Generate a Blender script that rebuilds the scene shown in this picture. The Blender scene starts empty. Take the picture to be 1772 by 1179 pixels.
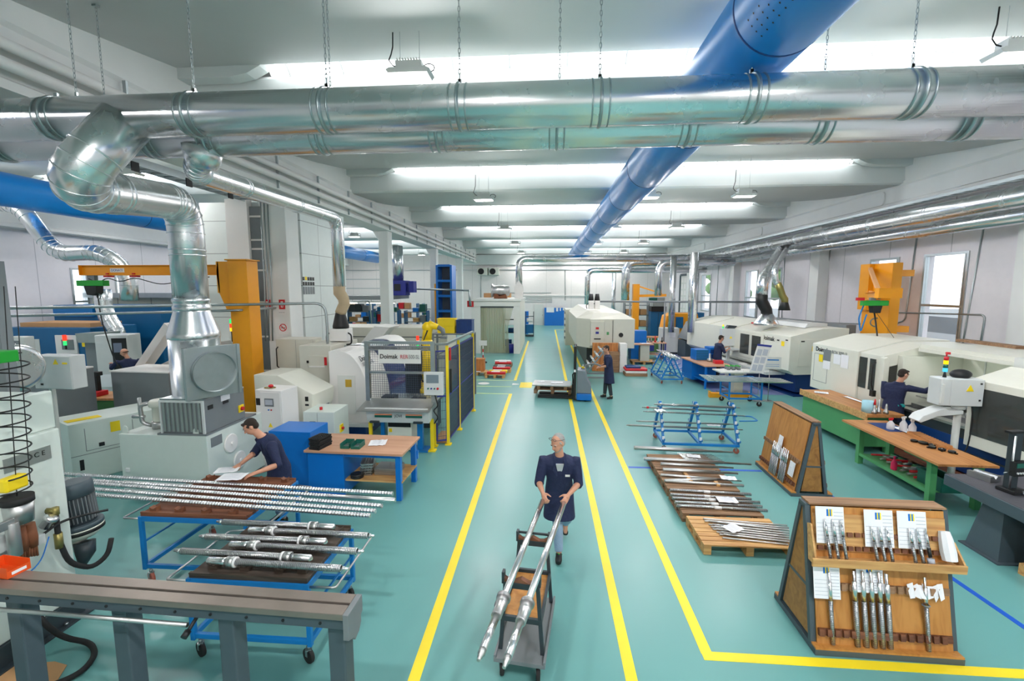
import bpy, math, random
from mathutils import Vector, Matrix
random.seed(7)
PI = math.pi
sc = bpy.context.scene
col = sc.collection
# ---------------------------------------------------------------- camera
F = 790.0
_p = math.atan(89.5 / F)
_dy = Vector((59, 89.5, -F)).normalized()
_u = Vector((0, math.cos(_p), math.sin(_p)))
_dx = _dy.cross(_u)
RW = Matrix((_dx, _dy, _u))
CAM = Vector((0, 0, 3.6))
cd = bpy.data.cameras.new('camera')
cam = bpy.data.objects.new('camera', cd)
col.objects.link(cam)
cd.sensor_width = 36.0
cd.lens = 36.0 * F / 1772.0
cd.clip_end = 400
cam.matrix_world = Matrix.Translation(CAM) @ RW.to_4x4()
sc.camera = cam
# ---------------------------------------------------------------- world and exposure
sc.view_settings.view_transform = 'Standard'
sc.view_settings.look = 'None'
sc.view_settings.exposure = 0.22
sc.view_settings.gamma = 1.0
sc.view_settings.use_curve_mapping = False
w = bpy.data.worlds.new('sky'); sc.world = w; w.use_nodes = True
nt = w.node_tree
bg = nt.nodes['Background']
bg.inputs['Color'].default_value = (0.86, 0.93, 1.0, 1)
bg.inputs['Strength'].default_value = 2.2
SKYLIGHT = 6.5
LAMP = 14.0
LAMP_W = 225
sun = bpy.data.objects.new('sun', bpy.data.lights.new('sun', 'SUN'))
sun.data.energy = 2.0; sun.data.angle = 0.05
sun.rotation_euler = (0, math.radians(-50), 0); sun.location = (0, 0, 40)
col.objects.link(sun)

# ---------------------------------------------------------------- helpers
def _ray(px, py): return RW @ Vector((px - 886, 589.5 - py, -F))
def G(px, py, z=0.0):
    r = _ray(px, py); return CAM + r * ((z - CAM.z) / r.z)
def PY(px, py, Y):
    r = _ray(px, py); return CAM + r * (Y / r.y)
def PX(px, py, X):
    r = _ray(px, py); return CAM + r * (X / r.x)
V = Vector
def lin(c): 
    c /= 255.0
    return c / 12.92 if c <= 0.04045 else ((c + 0.055) / 1.055) ** 2.4

def mat(name, rgb, rough=0.5, metal=0.0, var=0.08, scale=6.0, bump=0.0, rvar=0.0, emit=None, alpha=None, trans=0.0, spec=0.5, stretch=None, bscale=None, coat=0.0):
    m = bpy.data.materials.new(name); m.use_nodes = True
    n = m.node_tree.nodes; l = m.node_tree.links
    b = n['Principled BSDF']
    c = tuple(lin(x) for x in rgb)
    b.inputs['Roughness'].default_value = rough
    b.inputs['Metallic'].default_value = metal
    b.inputs['Specular IOR Level'].default_value = spec
    b.inputs['Coat Weight'].default_value = coat
    b.inputs['Transmission Weight'].default_value = trans
    tc = n.new('ShaderNodeTexCoord'); mp = n.new('ShaderNodeMapping')
    l.new(tc.outputs['Object'], mp.inputs['Vector'])
    if stretch: mp.inputs['Scale'].default_value = stretch
    nz = n.new('ShaderNodeTexNoise'); nz.inputs['Scale'].default_value = scale; nz.inputs['Detail'].default_value = 4
    l.new(mp.outputs['Vector'], nz.inputs['Vector'])
    mx = n.new('ShaderNodeMix'); mx.data_type = 'RGBA'
    mx.inputs[6].default_value = tuple(x * (1 - var) for x in c) + (1,)
    mx.inputs[7].default_value = tuple(min(1, x * (1 + var)) for x in c) + (1,)
    l.new(nz.outputs['Fac'], mx.inputs[0])
    l.new(mx.outputs[2], b.inputs['Base Color'])
    if rvar:
        mr = n.new('ShaderNodeMapRange'); mr.inputs['To Min'].default_value = max(0.02, rough - rvar); mr.inputs['To Max'].default_value = rough + rvar
        l.new(nz.outputs['Fac'], mr.inputs['Value']); l.new(mr.outputs['Result'], b.inputs['Roughness'])
    if bump:
        bp = n.new('ShaderNodeBump'); bp.inputs['Strength'].default_value = bump; bp.inputs['Distance'].default_value = 0.02
        n2 = n.new('ShaderNodeTexNoise'); n2.inputs['Scale'].default_value = bscale or scale * 4
        l.new(mp.outputs['Vector'], n2.inputs['Vector'])
        l.new(n2.outputs['Fac'], bp.inputs['Height']); l.new(bp.outputs['Normal'], b.inputs['Normal'])
    if emit:
        b.inputs['Emission Color'].default_value = c + (1,); b.inputs['Emission Strength'].default_value = emit
    if alpha is not None: b.inputs['Alpha'].default_value = alpha
    return m

def wood(name, a, b_, rough=0.5, axis=0, scale=3.0, knots=True):
    m = mat(name, a, rough)
    n = m.node_tree.nodes; l = m.node_tree.links; b = n['Principled BSDF']
    tc = n['Texture Coordinate']
    mp = n.new('ShaderNodeMapping'); s = [scale * 7] * 3; s[axis] = scale * 0.55
    mp.inputs['Scale'].default_value = s
    l.new(tc.outputs['Object'], mp.inputs['Vector'])
    nz = n.new('ShaderNodeTexNoise'); nz.inputs['Scale'].default_value = 1.0; nz.inputs['Detail'].default_value = 6; nz.inputs['Distortion'].default_value = 1.2
    l.new(mp.outputs['Vector'], nz.inputs['Vector'])
    cr = n.new('ShaderNodeValToRGB')
    cr.color_ramp.elements[0].position = 0.3; cr.color_ramp.elements[0].color = tuple(lin(x) for x in b_) + (1,)
    cr.color_ramp.elements[1].position = 0.62; cr.color_ramp.elements[1].color = tuple(lin(x) for x in a) + (1,)
    l.new(nz.outputs['Fac'], cr.inputs['Fac'])
    l.new(cr.outputs['Color'], b.inputs['Base Color'])
    return m

def grid_mat(name, rgb, line, sx, sz, wd=0.02, rough=0.5, axes='XZ', metal=0.0):
    """flat colour with a grid of thin joint lines (object space)"""
    m = mat(name, rgb, rough, metal, var=0.04)
    n = m.node_tree.nodes; l = m.node_tree.links; b = n['Principled BSDF']
    src = b.inputs['Base Color'].links[0].from_socket
    sp = n.new('ShaderNodeSeparateXYZ'); l.new(n['Texture Coordinate'].outputs['Object'], sp.inputs[0])
    facs = []
    for ax, s in ((axes[0], sx), (axes[1], sz)):
        if not s: continue
        d = n.new('ShaderNodeMath'); d.operation = 'DIVIDE'; d.inputs[1].default_value = s
        l.new(sp.outputs[ax], d.inputs[0])
        fr = n.new('ShaderNodeMath'); fr.operation = 'FRACT'; l.new(d.outputs[0], fr.inputs[0])
        lt = n.new('ShaderNodeMath'); lt.operation = 'LESS_THAN'; lt.inputs[1].default_value = wd / s; l.new(fr.outputs[0], lt.inputs[0])
        facs.append(lt.outputs[0])
    f = facs[0]
    if len(facs) > 1:
        a = n.new('ShaderNodeMath'); a.operation = 'MAXIMUM'; l.new(facs[0], a.inputs[0]); l.new(facs[1], a.inputs[1]); f = a.outputs[0]
    mx = n.new('ShaderNodeMix'); mx.data_type = 'RGBA'
    l.new(f, mx.inputs[0]); l.new(src, mx.inputs[6]); mx.inputs[7].default_value = tuple(lin(x) for x in line) + (1,)
    l.new(mx.outputs[2], b.inputs['Base Color'])
    return m

class MB:
    def __init__(s): s.v = []; s.f = []; s.s = []
    def _add(s, vs, fs, sm=False):
        o = len(s.v); s.v += [tuple(p) for p in vs]
        for f in fs:
            s.f.append([i + o for i in f]); s.s.append(sm)
        return s
    def box(s, x0, x1, y0, y1, z0, z1):
        vs = [(x0,y0,z0),(x1,y0,z0),(x1,y1,z0),(x0,y1,z0),(x0,y0,z1),(x1,y0,z1),(x1,y1,z1),(x0,y1,z1)]
        return s._add(vs, [(3,2,1,0),(4,5,6,7),(0,1,5,4),(1,2,6,5),(2,3,7,6),(3,0,4,7)])
    def cb(s, c, d, rz=0.0, R=None):
        R = R or Matrix.Rotation(rz, 3, 'Z'); c = V(c); d = V(d) / 2
        vs = [c + R @ V((a*d.x, b*d.y, e*d.z)) for e in (-1,1) for a,b in ((-1,-1),(1,-1),(1,1),(-1,1))]
        return s._add(vs, [(3,2,1,0),(4,5,6,7),(0,1,5,4),(1,2,6,5),(2,3,7,6),(3,0,4,7)])
    def bar(s, p, q, w, h=None, up=(0,0,1)):
        h = h or w; p = V(p); q = V(q); d = (q - p).normalized(); u = V(up)
        if abs(d.dot(u)) > 0.98: u = V((0,1,0))
        a = d.cross(u).normalized(); b = a.cross(d)
        vs = [t + a*x*w/2 + b*y*h/2 for t in (p, q) for x,y in ((-1,-1),(1,-1),(1,1),(-1,1))]
        return s._add(vs, [(0,1,2,3),(7,6,5,4),(0,4,5,1),(1,5,6,2),(2,6,7,3),(3,7,4,0)])
    def tube(s, pts, r, n=12, cap=True, closed=False):
        pts = [V(p) for p in pts]; k = len(pts)
        rs = r if isinstance(r, (list, tuple)) else [r] * k
        rings = []; a = None
        for i, p in enumerate(pts):
            if closed: d = pts[(i+1) % k] - pts[i-1]
            elif i == 0: d = pts[1] - p
            elif i == k-1: d = p - pts[i-1]
            else: d = (pts[i+1] - p).normalized() + (p - pts[i-1]).normalized()
            if d.length < 1e-9: d = V((0,0,1))
            d.normalize()
            if a is None:
                a = d.cross(V((0,0,1)))
                if a.length < 0.05: a = d.cross(V((0,1,0)))
            a = (a - d * a.dot(d)).normalized(); b = d.cross(a)
            m = 1.0
            if 0 < i < k-1 and not closed:
                c = max(0.5, ((pts[i+1]-p).normalized().dot(d)))
                m = 1.0 / c if c < 0.999 else 1.0
                m = min(m, 1.08)
            rings.append([p + (a*math.cos(t*2*PI/n) + b*math.sin(t*2*PI/n)) * rs[i] * m for t in range(n)])
        vs = [q for R_ in rings for q in R_]; fs = []
        kk = k if closed else k-1
        for i in range(kk):
            j = (i+1) % k
            for t in range(n):
                u = (t+1) % n
                fs.append((i*n+t, i*n+u, j*n+u, j*n+t))
        s._add(vs, fs, True)
        if cap and not closed:
            o = len(s.v) - len(vs)
            s.f.append([o+t for t in range(n)][::-1]); s.s.append(False)
            s.f.append([o+(k-1)*n+t for t in range(n)]); s.s.append(False)
        return s
    def cyl(s, p, q, r, r2=None, n=24):
        return s.tube([p, q], [r, r if r2 is None else r2], n)
    def lathe(s, p, d, prof, n=24, sm=True):
        """profile of (distance along d, radius)"""
        p = V(p); d = V(d).normalized(); a = d.cross(V((0,0,1)))
        if a.length < 0.05: a = V((1,0,0))
        a.normalize(); b = d.cross(a); vs = []; fs = []
        for t, r in prof:
            for k in range(n): vs.append(p + d*t + (a*math.cos(k*2*PI/n) + b*math.sin(k*2*PI/n)) * max(r, 1e-5))
        for i in range(len(prof)-1):
            for k in range(n):
                u = (k+1) % n; fs.append((i*n+k, i*n+u, (i+1)*n+u, (i+1)*n+k))
        for i, f in enumerate(fs):
            pr, pn = prof[i//n], prof[i//n+1]
            s_ = sm and abs(pr[0]-pn[0]) > 0.12*abs(pr[1]-pn[1])
            s._add([vs[x] for x in ()], [], s_) if 0 else None
        o = len(s.v); s.v += [tuple(q) for q in vs]
        for i, f in enumerate(fs):
            pr, pn = prof[i//n], prof[i//n+1]
            s.f.append([x+o for x in f]); s.s.append(bool(sm and abs(pr[0]-pn[0]) > 0.12*abs(pr[1]-pn[1])))
        m = len(prof)-1
        s.f.append([o+k for k in range(n)][::-1]); s.s.append(False)
        s.f.append([o+m*n+k for k in range(n)]); s.s.append(False)
        return s
    def prism(s, pts, ax, a, b, sm=False):
        """2-D polygon extruded along ax from a to b; pts are (x,y) for z, (x,z) for y, (y,z) for x"""
        def P(p, t): return (p[0],p[1],t) if ax == 'z' else ((p[0],t,p[1]) if ax == 'y' else (t,p[0],p[1]))
        n = len(pts); vs = [P(p,a) for p in pts] + [P(p,b) for p in pts]
        s._add(vs, [tuple(range(n))[::-1], tuple(range(n,2*n))])
        o = len(s.v) - 2*n
        for i in range(n):
            s.f.append([o+i, o+(i+1)%n, o+n+(i+1)%n, o+n+i]); s.s.append(sm)
        return s
    def poly(s, pts): return s._add(pts, [tuple(range(len(pts)))])
    def slab(s, pts, t):
        """closed thin solid from a planar polygon, thickness along its normal"""
        pts = [V(p) for p in pts]; n = len(pts)
        nn = (pts[1]-pts[0]).cross(pts[2]-pts[1]).normalized() * t
        vs = pts + [p + nn for p in pts]
        s._add(vs, [tuple(range(n))[::-1], tuple(range(n,2*n))] + [(i,(i+1)%n,n+(i+1)%n,n+i) for i in range(n)])
        return s
    def ell(s, c, r, n=16, m=10, R=None):
        c = V(c); r = V(r) if not isinstance(r,(int,float)) else V((r,r,r)); vs = []
        for i in range(m+1):
            th = PI*i/m
            for k in range(n):
                q = V((math.sin(th)*math.cos(2*PI*k/n)*r.x, math.sin(th)*math.sin(2*PI*k/n)*r.y, math.cos(th)*r.z))
                vs.append(c + (R @ q if R else q))
        fs = [(i*n+k, (i+1)*n+k, (i+1)*n+(k+1)%n, i*n+(k+1)%n) for i in range(m) for k in range(n)]
        return s._add(vs, fs, True)
    def coil(s, p, q, R_, turns, r, n=6, R2=None, seg=16):
        p = V(p); q = V(q); d = (q-p); a = d.cross(V((0,1,0))).normalized(); b = d.normalized().cross(a); R2 = R2 or R_
        N = int(turns*seg)
        pts = [p + d*(i/N) + (a*math.cos(2*PI*i/seg) + b*math.sin(2*PI*i/seg))*(R_+(R2-R_)*i/N) for i in range(N+1)]
        return s.tube(pts, r, n)
    def build(s, name, m, parent=None, bevel=0.0, label=None, seg=2, mods=None, weld=False):
        me = bpy.data.meshes.new(name); me.from_pydata(s.v, [], s.f); me.update()
        me.polygons.foreach_set('use_smooth', s.s)
        o = bpy.data.objects.new(name, me); col.objects.link(o)
        if m: me.materials.append(m)
        if weld:
            import bmesh
            b = bmesh.new(); b.from_mesh(me); bmesh.ops.remove_doubles(b, verts=b.verts, dist=1e-4); b.to_mesh(me); b.free()
        if parent: o.parent = parent
        if bevel:
            md = o.modifiers.new('bevel', 'BEVEL'); md.width = bevel; md.segments = seg; md.limit_method = 'ANGLE'; md.angle_limit = 0.7
        if label: o['label'] = label
        return o

def tag(o, label, cat, group=None, kind=None):
    o['label'] = label; o['category'] = cat
    if group: o['group'] = group
    if kind: o['kind'] = kind
    return o
def thing(name, label, cat, loc=(0,0,0), rz=0.0, group=None):
    o = bpy.data.objects.new(name, None); o.empty_display_size = 0.1
    o.location = loc; o.rotation_euler = (0, 0, rz); col.objects.link(o)
    return tag(o, label, cat, group)
def struct(name, mb, m, bevel=0.0, parent=None):
    o = mb.build(name, m, parent, bevel)
    if not parent: o['kind'] = 'structure'
    return o
def copy_tree(o, parent=None, label=None, loc=None, rz=None, group=None):
    c = o.copy(); col.objects.link(c); c.parent = parent
    if label: c['label'] = label
    if group: c['group'] = group
    if loc is not None: c.location = loc
    if rz is not None: c.rotation_euler = (0, 0, rz)
    for ch in o.children: copy_tree(ch, c)
    return c
def text(s, size, m, parent, loc, rot=(PI/2,0,0), name='lettering', ext=0.002, align='LEFT', bold=0.0, sx=1.0, label=None):
    cu = bpy.data.curves.new(name, 'FONT'); cu.body = s; cu.size = size; cu.extrude = ext; cu.align_x = align; cu.offset = bold
    tmp = bpy.data.objects.new(name, cu); col.objects.link(tmp)
    dg = bpy.context.evaluated_depsgraph_get()
    me = bpy.data.meshes.new_from_object(tmp.evaluated_get(dg))
    bpy.data.objects.remove(tmp)
    o = bpy.data.objects.new(name, me); col.objects.link(o); me.materials.clear(); me.materials.append(m)
    o.location = loc; o.rotation_euler = rot; o.scale = (sx, 1, 1); o.parent = parent
    if label: o['label'] = label
    return o
def arc(c, r, a0, a1, n, ax='xz'):
    out = []
    for i in range(n+1):
        t = math.radians(a0 + (a1-a0)*i/n); x = c[0] + r*math.cos(t); y = c[1] + r*math.sin(t)
        out.append((x, y))
    return out
def smooth_path(pts, rad, seg=6):
    """polyline with rounded corners"""
    pts = [V(p) for p in pts]; out = [pts[0]]
    for i in range(1, len(pts)-1):
        a, b, c = pts[i-1], pts[i], pts[i+1]
        d0 = (a-b); d1 = (c-b); r = min(rad, d0.length*0.49, d1.length*0.49)
        p0 = b + d0.normalized()*r; p1 = b + d1.normalized()*r
        for k in range(seg+1):
            t = k/seg; out.append(p0*(1-t)**2 + b*2*t*(1-t) + p1*t*t)
    out.append(pts[-1]); return out

# ---------------------------------------------------------------- materials
M = {}
def mk(k, *a, **kw): M[k] = mat(k, *a, **kw); return M[k]
mk('white_paint', (232,230,228), 0.55, var=0.04, scale=1.5)
mk('concrete_white', (226,228,226), 0.7, var=0.05, scale=2.0)
mk('panel_grey', (214,216,212), 0.5, var=0.04)
mk('cream_machine', (226,226,214), 0.42, var=0.03)
mk('mint_machine', (214,224,218), 0.42, var=0.04)
mk('ivory_machine', (208,206,194), 0.45, var=0.04)
mk('light_grey', (208,212,212), 0.4, var=0.04)
mk('mid_grey', (120,126,130), 0.45, var=0.06)
mk('slate', (72,86,94), 0.5, var=0.1, scale=8)
mk('dark_slate', (48,58,64), 0.5, var=0.1)
mk('black', (22,23,25), 0.5, var=0.1)
mk('black_gloss', (14,15,17), 0.15, var=0.1)
mk('rubber', (32,32,33), 0.75, var=0.1)
mk('galv', (228,230,232), 0.26, 1.0, var=0.07, scale=3.0, rvar=0.07)
mk('galv_dull', (176,184,186), 0.38, 1.0, var=0.1, scale=9.0, rvar=0.08)
mk('steel', (228,228,230), 0.26, 1.0, var=0.05, rvar=0.05)
mk('steel_dull', (190,190,190), 0.38, 1.0, var=0.12, rvar=0.08)
mk('iron_rail', (146,134,126), 0.4, 0.6, var=0.22, scale=5.0, rvar=0.12)
mk('granite', (74,74,80), 0.55, var=0.25, scale=60)
mk('blue_paint', (12,118,190), 0.4, var=0.05)
mk('blue_cabinet', (8,114,204), 0.32, var=0.03)
mk('navy_base', (12,56,118), 0.4, var=0.1)
mk('deep_blue', (38,48,140), 0.45, var=0.06)
mk('teal_blue', (10,96,146), 0.45, var=0.05)
mk('green_paint', (84,158,100), 0.42, var=0.06)
mk('green_bin', (22,98,84), 0.45, var=0.08)
mk('green_bright', (30,160,50), 0.4)
mk('orange_crane', (240,158,14), 0.42, var=0.04)
mk('yellow', (248,216,24), 0.5, var=0.04)
mk('robot_yellow', (246,206,12), 0.35, var=0.04)
mk('red', (204,26,38), 0.4)
mk('orange_bin', (232,88,30), 0.4)
mk('paper', (240,240,244), 0.8, var=0.03)
mk('paper_lines', (188,192,202), 0.8)
mk('cardboard', (196,150,104), 0.8, var=0.08)
mk('skin', (206,150,124), 0.5, var=0.06, scale=20)
mk('coat', (30,39,74), 0.8, var=0.16, scale=9, bump=0.5, bscale=22)
mk('jeans', (150,172,200), 0.8, var=0.16, scale=12, bump=0.3)
mk('dark_trousers', (50,56,62), 0.8, var=0.1, bump=0.3)
mk('hair_dark', (44,30,22), 0.7, var=0.25, scale=60, bump=0.6)
mk('hair_grey', (168,166,164), 0.7, var=0.2, scale=60, bump=0.5)
mk('shirt_grey', (176,182,186), 0.85)
mk('shirt_black', (24,24,28), 0.85)
mk('white_plastic', (236,236,236), 0.4)
mk('eye', (28,20,18), 0.3)
mk('lips', (168,98,88), 0.5)
mk('brass', (150,140,84), 0.4, 0.7)
mk('pink', (222,40,92), 0.35)
mk('pale_blue', (170,214,228), 0.8)
mk('brown_leather', (122,72,44), 0.7, var=0.15)
mk('vinyl_blue', (6,132,216), 0.34, var=0.05, scale=3, bump=0.25, bscale=2.2)
mk('mesh_wire', (56,66,92), 0.5)
mk('tan_hose', (184,164,134), 0.7)
mk('cooler_fins', (160,168,166), 0.45, 0.5)
mk('purple_mat', (122,132,176), 0.6)
mk('caster_red', (168,92,76), 0.5)
M['tabletop'] = wood('tabletop', (206,160,130), (190,140,110), 0.45, 0, 1.2)
M['plywood'] = wood('plywood', (198,138,70), (172,112,50), 0.5, 2, 1.6)
M['plywood_dark'] = wood('plywood_dark', (168,118,58), (138,92,44), 0.55, 0, 1.2)
M['pine'] = wood('pine', (216,170,108), (180,128,76), 0.6, 0, 2.0)
M['pine_old'] = wood('pine_old', (160,124,92), (118,88,64), 0.7, 0, 2.0)
M['red_wood'] = wood('red_wood', (132,82,56), (92,54,38), 0.6, 0, 2.0)
M['oiled_wood'] = wood('oiled_wood', (88,74,64), (58,48,42), 0.5, 0, 2.0)
M['bench_wood'] = wood('bench_wood', (196,138,82), (166,108,60), 0.45, 1, 1.2)
M['orange_wood'] = wood('orange_wood', (198,128,66), (160,92,44), 0.55, 2, 2.0)
def emis(k, rgb, s):
    m = bpy.data.materials.new(k); m.use_nodes = True; n = m.node_tree.nodes
    n.remove(n['Principled BSDF']); e = n.new('ShaderNodeEmission')
    e.inputs[0].default_value = tuple(lin(x) for x in rgb) + (1,); e.inputs[1].default_value = s
    m.node_tree.links.new(e.outputs[0], n['Material Output'].inputs[0]); M[k] = m; return m
emis('skylight_glazing', (250,252,255), SKYLIGHT)
emis('lamp_glow', (255,253,244), LAMP)
emis('tube_glow', (255,252,240), 6.0)
emis('machine_tube', (235,255,245), 5.0)
emis('red_glow', (255,60,40), 1.6)
emis('amber_glow', (255,190,30), 1.6)
emis('green_glow', (60,220,120), 1.2)
emis('blue_glow', (80,190,255), 1.4)
def glassy(k, rgb, a, rough=0.05):
    m = mat(k, rgb, rough, 0, var=0.02, alpha=a); M[k] = m; return m
glassy('window_glass', (200,215,225), 0.12)
glassy('dark_glass', (50,56,58), 0.55)
glassy('strip_curtain', (168,172,140), 0.55, 0.25)
glassy('blue_glass', (60,84,150), 0.5)
glassy('bottle_plastic', (225,225,230), 0.75, 0.3)
# ---------------------------------------------------------------- structure
XL, XR, YF, YB = -20.5, 12.0, 45.5, -12.0
fl = mat('floor_epoxy', (106,164,161), 0.32, var=0.04, scale=0.7, rvar=0.06, spec=0.45, stretch=(0.6, 2.2, 1))
struct('floor', MB().box(XL-.3, XR+.3, YB, YF+.3, -0.2, 0.0), fl)
# painted lane markings (thin paint films)
YEL = mat('lane_yellow', (250,222,36), 0.45, var=0.05, scale=4)
BLU = mat('lane_blue', (16,88,196), 0.45, var=0.05)
GRN_FADE = mat('lane_pale', (196,222,150), 0.5, var=0.06)
PUR = M['purple_mat']; WHT = M['white_paint']
def line(name, x0, x1, y0, y1, m, h=0.003):
    o = MB().box(x0, x1, y0, y1, 0.0002, h).build(name, m); o['kind'] = 'structure'; return o
LW = 0.055
line('trim_1', -1.19-LW, -1.19+LW, YB, 15.4, YEL)
line('trim_2', -1.19-LW, -1.19+LW, 17.7, 31.5, YEL)
line('trim_3', 0.82-LW, 0.82+LW, YB, 40.3, YEL)
line('trim_4', 1.62-LW, 1.62+LW, 4.28, 40.3, YEL, 0.0032)
line('trim_5', 1.57, 10.0, 4.2, 4.31, YEL, 0.0034)
line('trim_6', 0.82, 1.62, 40.3, 40.45, YEL)
line('trim_7', 1.7, 4.3, 9.03, 9.11, BLU)
line('trim_8', -6.0, -1.25, 15.33, 15.42, GRN_FADE)
line('trim_9', -6.0, -1.25, 16.5, 16.58, GRN_FADE)
line('trim_10', -6.0, -1.25, 17.65, 17.73, GRN_FADE)
line('trim_11', -0.95, -0.5, 16.4, 17.35, YEL)
o = MB().prism([(-1.25,16.85),(-1.25,17.15),(-1.0,17.05),(-1.0,16.95)], 'z', 0.0002, 0.003).build('trim_12', WHT); o['kind'] = 'structure'
o = MB().prism([(-2.35+0.22*math.cos(t*PI/10), 17.05+0.2*math.sin(t*PI/10)) for t in range(20)], 'z', 0.0002, 0.003).build('trim_13', WHT); o['kind'] = 'structure'
line('trim_14', 5.9, 8.2, 15.9, 26.0, PUR, 0.0015)
# long blue line that runs forward on the right between the racks
g0_, g1_ = G(1436, 857), G(1640, 996); g1_ = g0_ + (g1_-g0_)*1.9
o = MB().prism([(g1_.x-.035,g1_.y),(g1_.x+.035,g1_.y),(g0_.x+.035,g0_.y),(g0_.x-.035,g0_.y)], 'z', 0.0002, 0.003).build('trim_15', BLU); o['kind'] = 'structure'

# walls
wallR = grid_mat('wall_panels_right', (226,222,226), (170,170,174), 2.45, 0, 0.03, 0.6, 'YZ')
wallL = grid_mat('wall_panels_left', (222,220,224), (176,176,182), 2.45, 0, 0.03, 0.6, 'YZ')
wallF = grid_mat('wall_panels_far', (228,224,222), (200,198,196), 2.45, 0, 0.03, 0.6, 'XZ')
WZ0, WZ1 = 1.92, 4.68
wins = []
for a, b in ((1595,1672), (1503,1553), (1325,1352), (1290,1311), (1214,1230)):
    yb = PX(a, 500, XR).y; ya = PX(b, 500, XR).y
    wins.append((ya, yb))
wins.sort()
wb = MB(); wb.box(XR, XR+.3, YB, YF, 0, WZ0).box(XR, XR+.3, YB, YF, WZ1, 8.6)
yy = YB
for a, b in wins: wb.box(XR, XR+.3, yy, a, WZ0, WZ1); yy = b
wb.box(XR, XR+.3, yy, YF, WZ0, WZ1)
struct('wall_right', wb, wallR)
for i, (a, b) in enumerate(wins):
    f = MB(); t = 0.07
    for y0 in (a, b-t): f.box(XR-.03, XR+.1, y0, y0+t, WZ0, WZ1)
    for z0 in (WZ0, WZ1-t, 3.05): f.box(XR-.03, XR+.1, a+t, b-t, z0, z0+t)
    if b-a > 1: f.box(XR-.02, XR+.08, a+.1, a+.14, WZ0+t, WZ1-t)
    fo = struct('window_%d' % (i+1), f, M['galv_dull'])
    MB().box(XR+.03, XR+.04, a+t, b-t, WZ0+t, 3.05).box(XR+.03, XR+.04, a+t, b-t, 3.05+t, WZ1-t).build('pane', M['window_glass'], fo)
# left wall with windows
lw = []
for k, (a, b) in enumerate(((122,150), (198,232), (352,372))):
    ya = PX(a, 480, XL).y; yb = PX(b, 480, XL).y; lw.append((min(ya,yb), max(ya,yb)))
lw.sort(); wb = MB(); wb.box(XL-.3, XL, YB, YF, 0, 1.9).box(XL-.3, XL, YB, YF, 4.5, 8.6); yy = YB
for a, b in lw: wb.box(XL-.3, XL, yy, a, 1.9, 4.5); yy = b
wb.box(XL-.3, XL, yy, YF, 1.9, 4.5)
struct('wall_left', wb, wallL)
for i, (a, b) in enumerate(lw):
    f = MB(); t = .08
    for y0 in (a, b-t): f.box(XL-.1, XL+.03, y0, y0+t, 1.9, 4.5)
    for z0 in (1.9, 4.5-t, 3.0): f.box(XL-.1, XL+.03, a+t, b-t, z0, z0+t)
    fo = struct('window_%d' % (i+10), f, M['galv_dull'])
    MB().box(XL-.05, XL-.04, a+t, b-t, 1.95, 4.45).build('pane', M['window_glass'], fo)
struct('wall_far', MB().box(XL-.3, XR+.3, YF, YF+.3, 0, 8.6), wallF)
struct('wall_back', MB().box(XL-.3, XR+.3, YB-.3, YB, 0, 8.6), wallF)
# far wall details: horizontal strip, lower ledge
struct('trim_20', MB().box(XL, XR, YF-.12, YF, 5.42, 5.5), M['galv_dull'])
struct('trim_21', MB().box(-9, XR, YF-.5, YF, 5.95, 6.9), M['concrete_white'])
struct('trim_22', MB().box(-4, 4, YF-.1, YF, 2.9, 2.98), M['white_paint'])
# right wall pilasters
CY = [3.1, 12.0, 20.9, 29.8, 38.7]
for k, y in enumerate(CY + [-5.8]):
    struct('trim_%d' % (30+k), MB().box(XR-.42, XR, y-.3, y+.35, 0, 6.3), M['concrete_white'])
# girders along the hall
def girder(nm, x0, x1, z0=6.3, z1=7.06):
    b = MB()
    b.prism([(x0,z0),(x1,z0),(x1,z0+.12),(x1-.06,z0+.16),(x1-.06,z1-.14),(x1,z1-.08),(x1,z1),(x0,z1),(x0,z1-.08),(x0+.06,z1-.14),(x0+.06,z0+.16),(x0,z0+.12)], 'y', YB, YF)
    y = YB + 0.6
    return struct(nm, b, M['concrete_white'])
girder('trim_40', 11.45, 12.0)
girder('trim_41', -7.62, -6.85, 6.12)
girder('trim_42', -20.5, -19.9, 5.9)
# raised rounded panels on the right girder
pb = MB()
for k in range(7):
    y0 = YB + 2.2 + k*8.9; r = .14
    pts = arc((y0+r, 6.45+r), r, 180, 270, 4) + arc((y0+6.2-r, 6.45+r), r, 270, 360, 4) + arc((y0+6.2-r, 6.9-r), r, 0, 90, 4) + arc((y0+r, 6.9-r), r, 90, 180, 4)
    pb.prism(pts, 'x', 11.46, 11.52)
struct('trim_43', pb, M['concrete_white'])
# columns between the halls
def column(nm, x0, x1, y0, y1):
    c = MB().box(x0, x1, y0, y1, 0, 6.12)
    c.prism([(x0-.25,6.12),(x0,5.7),(x1,5.7),(x1+.02,6.12)], 'y', y0+.02, y1-.02)
    return struct(nm, c, M['concrete_white'], 0.02)
column('trim_50', -7.62, -6.97, 12.0, 12.65)
for k, y in enumerate((20.2, 29.1, 38.0)): column('trim_%d' % (51+k), -7.36, -6.95, y-.3, y+.3)
column('trim_55', -7.6, -7.0, 2.4, 3.0)

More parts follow.
